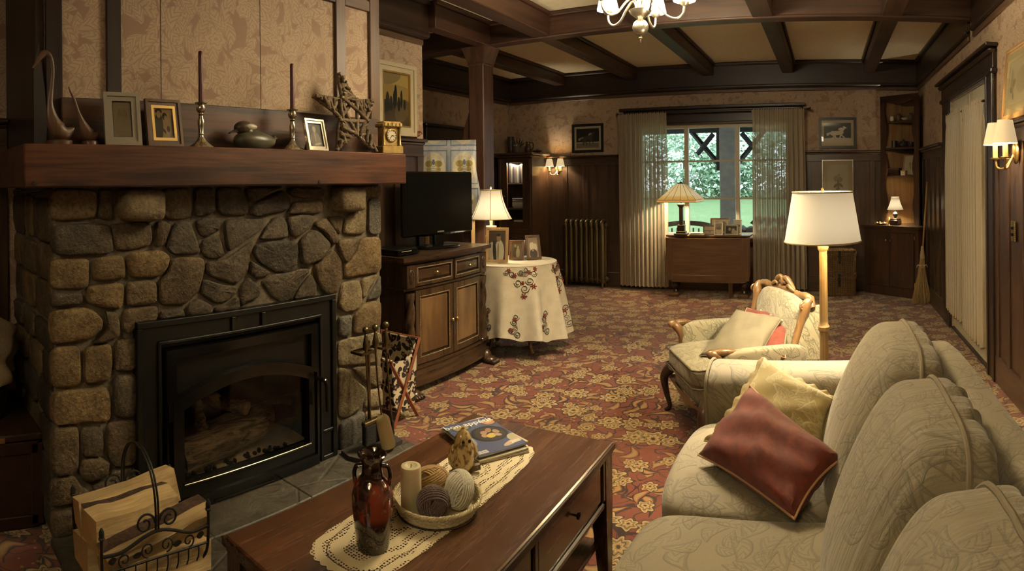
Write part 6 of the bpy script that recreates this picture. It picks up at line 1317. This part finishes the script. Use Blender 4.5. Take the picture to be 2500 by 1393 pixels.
# apron
MB().add([(x,-.315,z) for x,z in[(-.33+.66*i/12,.20-.05*(1-abs(2*(i/12)-1))**1.5) for i in range(13)]]+[(-.33+.66*i/12,-.315,.205) for i in range(13)]+[(x,-.285,z) for x,z in[(-.33+.66*i/12,.20-.05*(1-abs(2*(i/12)-1))**1.5) for i in range(13)]],[(i,i+1,14+i,13+i) for i in range(12)]+[(i+1,i,26+i,27+i) for i in range(12)]).build('front_apron',FRM,ac,sm=30)
for s in(-1,1):
    MB().tube([(s*.335,-.30,.195),(s*.34,0,.165),(s*.335,.28,.195)],.016,8).build('side_apron',FRM,ac)
    MB().tube(spline([(s*.315,-.30,.26),(s*.345,-.335,.20),(s*.335,-.325,.10),(s*.315,-.31,.03),(s*.325,-.335,.0)],4),[.034]*3+[.030,.028,.026,.023,.020,.018,.016,.015,.014,.014,.015,.016,.017,.016],8).build('leg',plain('dark_leg',(.030,.013,.007),.3,coat=.3),ac,sm=60)
    MB().tube(spline([(s*.30,.27,.26),(s*.31,.30,.12),(s*.31,.36,.0)],4),[.026]*3+[.022,.02,.018,.016,.015,.014],8).build('leg',FRM,ac,sm=60)
    # arm: padded roll, wood post and hand grip
    o=weld(pillow_mb((.075,.50,.19),4,12,lambda p,s=s:Vector((p.x+s*.03*(p.z/.19+.5),p.y,p.z+.02*(-p.y/.5)))).build('arm_pad',ACM,ac)); o.location=(s*.315,.02,.425)
    MB().tube(spline([(s*.315,-.27,.25),(s*.345,-.255,.32),(s*.330,-.225,.40),(s*.335,-.235,.47),(s*.345,-.275,.515),(s*.342,-.305,.508)],4),[.020]*4+[.019,.018,.018,.018,.018,.02,.022,.024,.026,.028,.029,.028,.026,.024,.022,.020,.012],8,flat=1.0).build('arm_post',FRM,ac,sm=60)
    MB().tube(spline([(s*.342,-.30,.512),(s*.348,-.22,.522),(s*.35,-.14,.512)],4),[.018]*3+[.02]*3+[.014,.01,.004],8).build('arm_grip',FRM,ac,sm=60)
    # back stile with scroll
    MB().tube(spline([(s*.30,.20,.40),(s*.30,.215,.48),(s*.295,.25,.58),(s*.305,.275,.66),(s*.318,.285,.71),(s*.325,.31,.735)],5),[.020]*8+[.022,.022,.022,.023,.024,.025,.027,.029,.031,.032,.031,.030,.028,.026,.024,.022,.020,.018][:18],8).build('back_stile',FRM,ac,sm=60)
    MB().tube([(s*.323+.0,.262+.026*cos(a)*(1-a/14),.70+.026*sin(a)*(1-a/14)) for a in [i*.5 for i in range(20)]],.006,6).build('scroll',FRM,ac,sm=60)
    # wing side behind the arm
    MB().add([(s*.31,.20,.42),(s*.345,.36,.40),(s*.335,.39,.69),(s*.30,.29,.69),(s*.28,.20,.42),(s*.29,.36,.40),(s*.29,.38,.69),(s*.27,.29,.69)],[(0,1,2,3),(7,6,5,4),(0,4,5,1),(1,5,6,2),(2,6,7,3)]).build('wing_panel',ACM,ac,sm=0)
o=weld(pillow_mb((.58,.12,.40),5,16,lambda p:Vector((p.x*(1+.04*p.z/.2),p.y+.10*(p.z/.40+.5)-.018*(1-(2*p.x/.58)**2)*(1 if p.y<0 else 0)+(.006*sin(p.x*40)*sin(p.z*40) if p.y<0 else 0),p.z+.02*(1-(2*p.x/.58)**2)*(p.z/.4+.5)))).build('back_pad',ACM,ac)); o.location=(0,.235,.52)
for i in range(3):
    for z in(.50,.60): MB().ball((-.14+.14*i+(.07 if z>.55 else 0)-.035,.18+.25*(z-.5),z),.009,8,6).build('tuft_button',ACM,ac)
crest=[(-.33,.70),(-.31,.745),(-.25,.752),(-.18,.742),(-.12,.748),(-.06,.755),(.0,.760),(.06,.755),(.12,.748),(.18,.742),(.25,.752),(.31,.745),(.33,.70)]
MB().tube([Vector((a,.318,b-.012)) for a,b in crest],[.018,.022,.022,.02,.02,.022,.024,.022,.02,.02,.022,.022,.018],8).build('crest_rail',FRM,ac,sm=60)
for s in(-1,1):
    MB().tube(spline([(s*.135,.312,.755),(s*.10,.310,.778),(s*.065,.308,.800),(s*.03,.306,.812),(s*.008,.305,.800),(s*.02,.303,.782),(s*.04,.303,.785)],4),[.006,.008,.010,.012,.014,.015,.016,.017,.018,.018,.017,.016,.015,.014,.014,.013,.012,.012,.011,.010,.009,.008,.008,.007,.006],8).build('crest_scroll',FRM,ac,sm=60)
    MB().tube(spline([(s*.15,.305,.748),(s*.115,.298,.762),(s*.085,.296,.775),(s*.06,.297,.765),(s*.07,.298,.752)],4),[.005,.007,.009,.011,.012,.012,.012,.011,.010,.009,.008,.008,.007,.006,.006,.005,.004],8).build('crest_leaf',FRM,ac,sm=60)
MB().ball((0,.300,.79),(.020,.012,.026),12,8).build('crest_shell',FRM,ac,sm=60)
Mac=Matrix.Translation(ACL)@Matrix.Rotation(ACZ,4,'Z')
def acw(x,y,z): return tuple(Mac@Vector((x,y,z)))
Rz=Matrix.Rotation(ACZ,3,'Z')
pillow('throw_pillow','taupe suede pillow in front on the armchair',(-.48,3.32,.53),(0,0,0),.36,.34,.10,GRV,GRV,.003,seed=5,wr=.008,group='armchair pillows',quad=QT)
pillow('throw_pillow','rust red pillow tucked behind the taupe one on the armchair',(-.43,3.45,.55),(0,0,0),.36,.34,.07,VEL,PIPC,.003,seed=6,wr=.006,group='armchair pillows',quad=[tuple(Vector(p)+Vector(d)) for p,d in zip(QT,((.10,.08,.02),(.14,.06,.02),(.04,.10,-.012),(.05,.10,-.01)))])
# ---------------------------------------------------------------- coffee table
CTW=lambda a:wood('cherry_table',(.042,.015,.006),(.135,.055,.022),a,.6,rough=.26,coat=.5,bump=.05,contrast=(.2,.8))
CTD=lambda a:wood('cherry_dark',(.022,.009,.0045),(.060,.026,.012),a,.8,rough=.28,coat=.4)
t=T('coffee_table','cherry coffee table with drawers and moulded edge in front of the sofa','coffee table',(-1.055,1.42,0))
TH=.47; hx,hy=.305,.58
B('table_top',(0,0,TH-.012),(2*hx-.012,2*hy-.012,.024),CTW('y'),t,.004); 
b=MB(); ring_prism(b,[(-hx,-hy),(hx,-hy),(hx,hy),(-hx,hy)],[(-hx+.02,-hy+.02),(hx-.02,-hy+.02),(hx-.02,hy-.02),(-hx+.02,hy-.02)],TH-.026,TH-.008,lambda a,c,h:(a,c,h)); b.build('edge_moulding',CTD('y'),t,sm=0)
b=MB(); ring_prism(b,[(-hx+.008,-hy+.008),(hx-.008,-hy+.008),(hx-.008,hy-.008),(-hx+.008,hy-.008)],[(-hx+.03,-hy+.03),(hx-.03,-hy+.03),(hx-.03,hy-.03),(-hx+.03,hy-.03)],TH-.040,TH-.026,lambda a,c,h:(a,c,h)); b.build('edge_moulding',CTD('y'),t,sm=0)
for sx in(-1,1):
    SP('side_apron',(sx*(hx-.045),-hy+.05,.285),(sx*(hx-.028),hy-.05,TH-.035),CTD('y'),t); SP('apron_bead',(sx*(hx-.045),-hy+.07,.262),(sx*(hx-.014),hy-.07,.285),CTD('y'),t,.006)
    SP('end_apron',(-hx+.05,sx*(hy-.045),.285),(hx-.05,sx*(hy-.028),TH-.035),CTD('x'),t); SP('apron_bead',(-hx+.07,sx*(hy-.045),.262),(hx-.07,sx*(hy-.014),.285),CTD('x'),t,.006)
    for sy in(-1,1):
        x,y=sx*(hx-.04),sy*(hy-.04)
        MB().add([(x-.03,y-.03,TH-.036),(x+.03,y-.03,TH-.036),(x+.03,y+.03,TH-.036),(x-.03,y+.03,TH-.036),(x-.03,y-.03,.26),(x+.03,y-.03,.26),(x+.03,y+.03,.26),(x-.03,y+.03,.26),(x-.019+sx*.008,y-.019+sy*.008,0),(x+.019+sx*.008,y-.019+sy*.008,0),(x+.019+sx*.008,y+.019+sy*.008,0),(x-.019+sx*.008,y+.019+sy*.008,0)],[(3,2,1,0)[::-1],(4,5,1,0),(5,6,2,1),(6,7,3,2),(7,4,0,3),(8,9,5,4),(9,10,6,5),(10,11,7,6),(11,8,4,7),(8,11,10,9)]).build('leg',CTD('z'),t,sm=0)
for y0,y1 in((-.48,-.02),(.02,.48)):
    d=SP('drawer',(hx-.03,y0,.298),(hx-.018,y1,TH-.045),CTW('y'),t,.003); MB().lathe([(.004,0),(.004,.012),(.011,.016),(.011,.022),(0,.025)],12).build('knob',plain('dark_knob',(.03,.02,.012),.3,.7),d).matrix_local=Matrix.Translation((hx-.018,(y0+y1)/2-.0,.375))@Matrix.Rotation(R(90),4,'Y')
for y in(-.5,-.0,.5): SP('pilaster',(hx-.028,y-.012,.29),(hx-.012,y+.012,TH-.04),CTD('z'),t,.004)
B('lower_shelf',(0,0,.125),(.52,1.07,.018),CTW('y'),t,.003)
# lace runner
LACE=NT('lace'); g=LACE.co(); s=LACE.sep(g); u,v=s[0],s[1]
hole=LACE.vor(g,112,'F1','Distance',.35,'2D'); d1=LACE.m_('ADD',LACE.m_('ABSOLUTE',LACE.m_('DIVIDE',u,.135)),LACE.m_('MULTIPLY',LACE.noise(g,9,2),.12)); endd=LACE.m_('ABSOLUTE',LACE.m_('DIVIDE',v,.46))
rr=LACE.m_('POWER',LACE.m_('ADD',LACE.m_('POWER',d1,3.0),LACE.m_('POWER',endd,6.0)),.3333)
w1=LACE.m_('SINE',LACE.m_('ADD',LACE.m_('MULTIPLY',rr,26.0),LACE.m_('MULTIPLY',LACE.m_('SINE',LACE.m_('MULTIPLY',v,55.0)),1.1)))
mesh=LACE.m_('MULTIPLY',LACE.sm(hole,.34,.26),LACE.sm(w1,-.05,.15)); thr=LACE.sm(LACE.m_('ABSOLUTE',LACE.m_('SUBTRACT',rr,.80)),.008,.004); mesh=LACE.m_('MAXIMUM',mesh,LACE.m_('MULTIPLY',thr,.9))
df=LACE.n('BsdfDiffuse'); df.inputs[0].default_value=(.58,.50,.33,1); tp=LACE.n('BsdfTransparent'); mxs=LACE.n('MixShader'); LACE.link(mesh,mxs.inputs[0]); LACE.link(df,mxs.inputs[1]); LACE.link(tp,mxs.inputs[2]); LACE.link(mxs,LACE.out.inputs[0]); LACE=LACE.m
P=[]; n=260
for i in range(n):
    a=2*pi*i/n; ca,sa=cos(a),sin(a); k=(abs(ca)**4.5+abs(sa)**4.5)**(-1/4.5); sc=1+.018*abs(sin(a*17+.0)); P.append((.128*ca*k*sc,.435*sa*k*sc))
o=MB(); o.add([(x,y,.0012) for x,y in P]+[(0,0,.0012)],[(i,(i+1)%n,n) for i in range(n)]); o=o.build('lace_runner',LACE,sm=0); tag(o,'cream scalloped lace runner along the coffee table','table runner'); o.location=(-1.077,1.405,TH)
RZ=TH+.002
# vase
VG=NT('drip_glaze'); g=VG.co(); z=VG.sep(g)[2]; nz=VG.noise(VG.co(sc=(22,22,7)),1,4,.6,.8); nz2=VG.noise(VG.co(sc=(60,60,60)),1,3)
f=VG.m_('MULTIPLY',VG.sm(nz,.40,.58),VG.m_('MULTIPLY',VG.sm(z,.07,.10),VG.sm(z,.185,.165))); col=VG.mix(f,(.020,.008,.005),(.23,.040,.018)); f2=VG.m_('MULTIPLY',VG.sm(nz2,.60,.72),f); col=VG.mix(f2,col,(.30,.22,.10)); lo=VG.m_('MULTIPLY',VG.sm(VG.noise(g,260,2),.55,.6),VG.sm(z,.085,.06)); col=VG.mix(VG.m_('MULTIPLY',lo,.35),col,(.14,.10,.07)); VG.P(color=col,rough=.10,coat=.6,coatr=.03); VG=VG.m
t=T('pottery_vase','glossy dark red drip-glazed vase with two loop handles','vase',(-1.062,1.105,RZ),R(40))
MB().lathe([(0,.0),(.040,.0),(.043,.012),(.048,.06),(.053,.105),(.053,.135),(.047,.158),(.034,.174),(.0275,.184),(.0260,.203),(.028,.218),(.036,.232),(.038,.236),(.035,.238),(.028,.228),(.020,.205),(.021,.18),(.03,.15),(.03,.03),(0,.03)],32,caps=False).build('body',VG,t,sm=60)
for s in(-1,1): MB().tube(spline([(s*.024,0,.208),(s*.040,0,.205),(s*.046,0,.185),(s*.043,0,.160),(s*.040,0,.150)],5),.0055,8,flat=1.5).build('handle',VG,t,sm=60)
# round wicker tray with candle and wool
TW_=plain('pale_rattan',(.50,.42,.25),.55,var=.15,bs=40); TRX,TRY=-1.045,1.352
t=T('rattan_tray','round pale rattan tray with braided rim on the lace runner','tray',(TRX,TRY,RZ)); TR=.122
MB().lathe([(0,0),(TR-.012,0),(TR-.010,.006),(0,.006)],40).build('bottom',TW_,t); MB().lathe([(TR-.012,.0),(TR-.006,.0),(TR-.006,.003),(TR-.012,.003)],40).build('foot_ring',plain('dark_ring',(.06,.04,.02),.6),t)
for k in range(5): MB().tube([((TR-.010+.0022*k)*cos(a),(TR-.010+.0022*k)*sin(a),.008+.0055*k+.0012*cos(36*a+k*pi)) for a in [2*pi*i/144 for i in range(144)]],.0031,5,closed=True).build('cane_round',TW_,t,sm=60)
for k in range(3): MB().tube([((TR+.002+.0035*cos(30*a+k*2*pi/3))*cos(a),(TR+.002+.0035*cos(30*a+k*2*pi/3))*sin(a),.037+.0035*sin(30*a+k*2*pi/3)) for a in [2*pi*i/360 for i in range(360)]],.0030,5,closed=True).build('braid_strand',TW_,t,sm=60)
CZ_=RZ+.0065
t=T('pillar_candle','thick ivory pillar candle on the rattan tray','candle',(-1.083,1.283,CZ_)); WAX=plain('ivory_wax',(.62,.54,.34),.45,sss=.25); MB().lathe([(0,0),(.028,0),(.029,.003),(.029,.124),(.027,.129),(.019,.130),(.012,.124),(0,.123)],32,caps=False).build('wax',WAX,t,sm=40); MB().tube([(0,0,.122),(.002,0,.133)],.0012,5).build('wick',BLKF,t)
def yarn(label,loc,rx,ry,rz_,col,seed,rot):
    q=random.Random(seed); t=T('yarn_ball',label,'yarn',loc,rot,'balls of yarn on the tray'); m=plain('wool_%d'%seed,col,.9,bump=.5,bs=350,sheen=.4)
    MB().ball((0,0,rz_),(rx*.86,ry*.86,rz_*.86),18,12).build('core',m,t,sm=60)
    for k in range(5):
        b=MB(); ax=Vector((q.uniform(-1,1),q.uniform(-1,1),q.uniform(-.8,.8))).normalized(); u=ax.orthogonal().normalized(); w=ax.cross(u)
        for j in range(7):
            off=(j-3)*.155; rr=sqrt(max(.02,1-off*off)); P=[(u*cos(a)*rr+w*sin(a)*rr+ax*off) for a in [2*pi*i/26 for i in range(26)]]; s=1.04-.03*k
            b.tube([(p.x*rx*s,p.y*ry*s,rz_+p.z*rz_*s) for p in P],.0031,6,closed=True)
        b.build('strand_wrap',m,t,sm=60,kind='stuff')
    return t
yarn('chocolate brown ball of yarn at the front of the tray',(-1.018,1.298,CZ_),.040,.042,.041,(.085,.040,.028),1,0); yarn('largest white ball of yarn at the right of the tray',(-.992,1.388,CZ_),.040,.056,.047,(.64,.59,.46),2,R(30)); yarn('mustard skein of yarn at the back of the tray',(-1.108,1.40,CZ_),.036,.056,.036,(.40,.24,.07),3,R(-25))
# owl
t=T('owl_figurine','glazed mottled brown owl perched on a branch base','figurine',(-1.095,1.555,RZ),R(62)); OW=NT('owl_glaze'); n=OW.noise(OW.co(sc=(1,1,.6)),75,3,.6); OW.P(color=OW.mix(OW.sm(n,.36,.52),(.15,.075,.022),(.46,.32,.125)),rough=.15,coat=.5); OW.bump(n,.25,.003); OW=OW.m
MB().lathe([(0,.012),(.022,.014),(.034,.03),(.038,.055),(.035,.082),(.030,.10),(.027,.118),(.018,.135),(.008,.142),(.004,.15),(0,.152)],24,caps=False,squash=.85,wob=lambda a,z:1+.03*cos(7*a+z*120)).build('body',OW,t,sm=60); MB().tube([(-.045,.0,.012),(.02,0,.014),(.055,-.01,.018)],[.012,.014,.011],8).build('branch',plain('branch_glaze',(.10,.065,.03),.3),t)
for s in(-1,1): MB().ball((s*.011,-.025,.112),(.0055,.0035,.0065),8,6).build('eye',plain('eye_dark',(.02,.012,.008),.1),t); MB().tube(spline([(s*.030,.004,.10),(s*.040,.0,.06),(s*.030,.006,.022)],4),[.004,.008,.011,.013,.013,.012,.009,.006,.003],8).build('wing',OW,t,sm=60)
MB().lathe([(.005,0),(0,.012)],8).build('beak',plain('beak',(.25,.16,.06),.2),t).matrix_local=Matrix.Translation((0,-.027,.102))@Matrix.Rotation(R(120),4,'X')
# magazines
MG=R(62.8); 
def magz(label,dx,dy,rz,z,w,h,th,mat):
    t=T('magazine',label,'magazine',(-1.17+dx,1.79+dy,z),rz,'magazines on the coffee table'); B('pages',(0,0,th/2),(w-.003,h-.003,th-.0012),plain('paper',(.55,.49,.36),.8),t); B('cover',(0,0,th-.0005),(w,h,.0010),mat,t); B('back_cover',(0,0,.0005),(w,h,.0010),mat,t); return t
z=RZ
for k,(lab,th,dx,dy,dr,c) in enumerate((('lowest magazine of the stack with brown cover',.006,.015,.0,-6,(.20,.14,.09)),('second magazine from the bottom with pale cover',.006,.010,-.004,-2,(.42,.38,.28)),('third magazine in the stack with cream cover',.005,-.010,.012,5,(.50,.42,.27)))):
    magz(lab,dx,dy,MG+R(dr),z,.192,.276,th,printed('mag_%d'%k,c,[(.5,.6,.3,.2,0,tuple(x*.5 for x in c))],axes=('x','y'))); z+=th+.0004
food=[(.62,.50,.36,.24,0,(.018,.018,.020)),(.62,.50,.30,.20,0,(.045,.035,.026)),(.55,.56,.07,.05,10,(.35,.20,.13)),(.68,.60,.08,.05,40,(.30,.16,.10)),(.78,.52,.06,.06,0,(.33,.20,.12)),(.50,.47,.06,.05,0,(.36,.25,.14)),(.62,.44,.10,.06,15,(.52,.36,.08)),(.74,.42,.07,.04,-20,(.40,.30,.18)),(.88,.84,.16,.12,0,(.05,.045,.045)),(.88,.84,.13,.09,0,(.42,.22,.12)),(.90,.85,.07,.04,20,(.50,.36,.22)),(.28,.84,.20,.11,0,(.04,.04,.04)),(.28,.84,.16,.08,0,(.28,.22,.12)),(.95,.24,.14,.12,0,(.40,.36,.22)),(.80,.14,.22,.05,14,(.50,.36,.25)),(.15,.45,.10,.18,0,(.22,.25,.32))]
m=magz('top food magazine with dark blue cover and pan of food',0,0,MG,z,.192,.276,.006,printed('mag_food',(.085,.10,.19),food,axes=('x','y'),coat=.5,noise=.4)); wt=plain('print_white',(.70,.68,.62),.4)
text('title','bon appétit',.043,wt,m,(-.002,.112,.0062),(0,0,0),.0002,.0006); 
for x,y,w in((.070,-.094,.040),(.072,-.101,.034),(.070,-.108,.038),(-.080,-.040,.026),(-.082,-.047,.022),(-.081,-.054,.024)): B('cover_line',(x,y,.0062),(w,.0032,.0002),wt,m)
B('barcode_panel',(-.070,-.117,.0063),(.038,.020,.0003),wt,m)
for i in range(9): B('barcode_bar',(-.086+.0040*i,-.116,.0066),(.0012+.0008*(i%3==0),.014,.0002),BLKF,m)
# ---------------------------------------------------------------- double door with curtains on the right wall
d1=ST('door_1'); XD=XR
for y0,y1,nm in((DY0,(DY0+DY1)/2-.004,'near_leaf'),((DY0+DY1)/2+.004,DY1,'far_leaf')):
    lf=link('door_leaf',None,d1); lf.empty_display_size=.05
    for a,c in(((XD+.02,y0,.005),(XD+.06,y0+.10,DZ-.005)),((XD+.02,y1-.10,.005),(XD+.06,y1,DZ-.005)),((XD+.02,y0+.10,DZ-.135),(XD+.06,y1-.10,DZ-.005)),((XD+.02,y0+.10,.005),(XD+.06,y1-.10,.26))): SP('stile_rail',a,c,CREAM,lf,.003)
    SP('pane',(XD+.038,y0+.10,.26),(XD+.042,y1-.10,DZ-.135),PANE,lf)
    for z in(.70,1.10,1.52): SP('muntin',(XD+.03,y0+.10,z-.012),(XD+.05,y1-.10,z+.012),CREAM,lf,.002)
SP('threshold',(XD-.01,DY0,0),(XD+.16,DY1,.012),DK('y'),d1,.003)
SP('near_casing',(XD-.03,DY0-.185,0),(XD+.0,DY0,2.13),DK('z'),d1,.004); SP('far_casing',(XD-.03,DY1,0),(XD,DY1+.25,2.13),DK('z'),d1,.004)
for y in(DY0-.185,DY0-.04): SP('casing_bead',(XD-.038,y,.0),(XD-.028,y+.035,2.13),DK('z'),d1,.004)
SP('head_casing',(XD-.032,DY0-.20,2.095),(XD,DY1+.27,2.25),DK('y'),d1,.003); SP('head_fillet',(XD-.05,DY0-.215,2.10),(XD,DY1+.285,2.135),DK('y'),d1,.008); SP('head_crown',(XD-.065,DY0-.215,2.235),(XD,DY1+.30,2.275),DK('y'),d1,.018); SP('head_cap',(XD-.09,DY0-.235,2.275),(XD,DY1+.32,2.30),DK('y'),d1,.006)
for z in(.25,1.02,1.80): B('hinge',(XD-.0,DY1-.005,z),(.02,.03,.09),BRASS,d1,.003)
CUD=curtain_mat('door_linen',(.42,.35,.245),.0,.05)
for lab,y0,y1,zb,sd in(('linen curtain on the near leaf of the double door',DY0+.03,DY0+.655,.165,3),('linen curtain on the far leaf of the double door',DY0+.70,DY1-.03,.19,7)):
    f=curtain(y0,y1,DZ-.135,zb,0,8,sd,amp=.024); t=T('door_curtain',lab,'curtain',(XR-.045,0,0),0,'curtains on the double door')
    MB().grid(lambda u,v:(lambda p:(p[1],p[0],p[2]))(f(u,v)),110,36).build('cloth',CUD,t,sm=180); MB().tube([(.0,y0-.02,DZ-.16),(.0,y1+.02,DZ-.16)],.006,8).build('rod',RODM,t)
    for y in(y0-.01,y1+.01): SP('bracket',(.0,y-.006,DZ-.17),(.065,y+.006,DZ-.15),RODM,t)
sconce_pair('brass double candle sconce with cream shades right of the door',(XR-.026,3.37,1.545),R(-90),4.5,es=.32).scale=(1.25,1.25,1.25)
frame('botanical_picture','gold-framed botanical drawing standing on the plate rail by the door','picture',(XR-.055,3.26,ZCAP+.002),.64,.44,.030,LGTW,printed('botanical',(.52,.44,.26),[(.15,.55,.05,.28,5,(.36,.29,.16)),(.15,.45,.09,.12,0,(.38,.31,.18)),(.10,.35,.04,.08,20,(.25,.2,.12)),(.22,.50,.05,.10,-20,(.30,.24,.14)),(.5,.5,.2,.3,0,(.42,.35,.21)),(.2,.2,.02,.10,10,(.2,.16,.1))]),R(-90),R(5),mt=plain('mat_gold',(.50,.41,.22),.8),mw=.06,stand=False)
t=T('switch_plate','ornate brass switch plate on the wainscot by the door','switch plate',(XR-.026,3.47,1.065),R(-90)); B('plate',(0,-.003,0),(.075,.006,.125),BRASS,t,.003)
for z in(-.02,.02): B('toggle',(0,-.012,z),(.010,.014,.018),BLKF,t,.002)
for i in range(10):
    for x in(-.037,.037): MB().ball((x,-.004,-.056+.0124*i),.0045,6,4).build('rope_bead',BRASS,t)
# ---------------------------------------------------------------- floor lamp
FLX,FLY=-.024,2.86
t=T('floor_lamp','floor lamp with wide white drum shade and turned wooden pole','lamp',(FLX,FLY,0)); PLW=wood('maple_pole',(.22,.135,.055),(.34,.22,.095),'z',rough=.35,coat=.3)
MB().lathe([(.135,0),(.135,.02),(.11,.035),(.05,.05),(.03,.07),(.022,.09)],32).build('base',PLW,t,sm=40)
MB().lathe([(.022,.09),(.021,.35),(.021,.665),(.028,.672),(.029,.69),(.022,.70),(.0205,.72),(.019,1.05),(.026,1.06),(.028,1.075),(.018,1.08),(.010,1.10)],10,caps=False).build('pole',PLW,t,sm=30)
SHF=NT('drum_shade'); g=SHF.sep(SHF.co()); gl=SHF.sm(SHF.m_('ABSOLUTE',SHF.m_('SUBTRACT',g[2],1.205)),.30,.0); SHF.P(color=(.72,.64,.47),rough=.85,emit=(1.0,.83,.55),es=SHF.m_('MULTIPLY',gl,.32)); SHF=SHF.m
sh=MB().lathe([(.1835,1.098),(.144,1.332)],48,caps=False).build('shade',SHF,t,sm=180)
for r,z in((.1835,1.098),(.144,1.332)): MB().tube([(r*cos(a),r*sin(a),z) for a in [2*pi*i/60 for i in range(60)]],.004,6,closed=True).build('shade_trim',TRM,sh)
for k in range(3): a=2*pi*k/3+.5; MB().tube([(0,0,1.325),(.144*cos(a),.144*sin(a),1.328)],.0022,5).build('spider_arm',BRASS,sh)
MB().lathe([(.004,1.10),(.004,1.33),(.009,1.335),(.006,1.35),(0,1.354)],10).build('finial',BRASS,t); MB().ball((.0,0,1.20),(.03,.03,.045),12,8).build('bulb',lit('bulb_glow',(1,.82,.55),30.0),t); point((0.05,0,1.225),50,.035,parent=t)
# ---------------------------------------------------------------- chandeliers (one in view; its unseen twin is added as fill light behind the viewer)
def chandelier(label,loc,a0,e,es):
    t=T('chandelier',label,'chandelier',loc,a0,'pewter chandeliers'); CS=shade_mat('chandelier_shade_%d'%es,(1,.86,.60),es,(.8,.74,.6)); PW_=plain('brushed_pewter',(.40,.355,.27),.30,.9)
    MB().lathe([(0,-.085),(.003,-.08),(.004,-.065),(.010,-.058),(.006,-.05),(.010,-.046)],12,caps=False).build('finial',PW_,t); MB().ball((0,0,0),.0445,20,14).build('ball',PW_,t,sm=60)
    MB().lathe([(.008,.040),(.03,.055),(.055,.075),(.064,.092),(.060,.094),(.03,.085),(.01,.085)],28,caps=False).build('dish',PW_,t,sm=60); MB().lathe([(.010,.085),(.010,.45),(.02,.46),(.012,.47),(.006,.50)],12).build('stem',PW_,t)
    MB().lathe([(.004,.5),(.004,ZC_F-loc[2]-.02),(.055,ZC_F-loc[2]-.018),(.055,ZC_F-loc[2])],16).build('ceiling_rose',PW_,t)
    for k in range(5):
        a=2*pi*k/5; f=lambda r,z:(r*cos(a),r*sin(a),z)
        MB().tube(spline([f(.022,.08),f(.032,.135),f(.06,.150),f(.10,.115),f(.145,.062),f(.195,.045),f(.233,.07),f(.242,.115)],5),.0065,8).build('arm',PW_,t,sm=60)
        MB().tube(spline([f(.016,.10),f(.020,.22),f(.045,.33),f(.03,.43),f(.012,.46)],4),.004,6).build('upper_scroll',PW_,t,sm=60)
        MB().lathe([(.010,.112),(.028,.128),(.030,.134),(.012,.136)],16,f(.242,0)).build('bobeche',PW_,t); MB().lathe([(.011,.134),(.011,.175)],12,f(.242,0)).build('candle_sleeve',WHITE,t)
        MB().lathe([(.062,.142),(.038,.255)],28,f(.242,0),caps=False).build('shade',CS,t,sm=180); MB().tube([(.242*cos(a)+.0615*cos(b_),.242*sin(a)+.0615*sin(b_),.150) for b_ in [2*pi*i/36 for i in range(36)]],.0018,5,closed=True).build('shade_band',SILV,t)
        point(f(.242,.225),e,.015,c=(1,.87,.62),parent=t)
    return t
chandelier('pewter five-arm chandelier with lit white shades',(-1.00,3.13,2.235),R(14),32,72.0)
chandelier('added pewter chandelier giving fill light from the unseen end of the room',(-.35,-1.1,2.235),R(40),14,22.0)
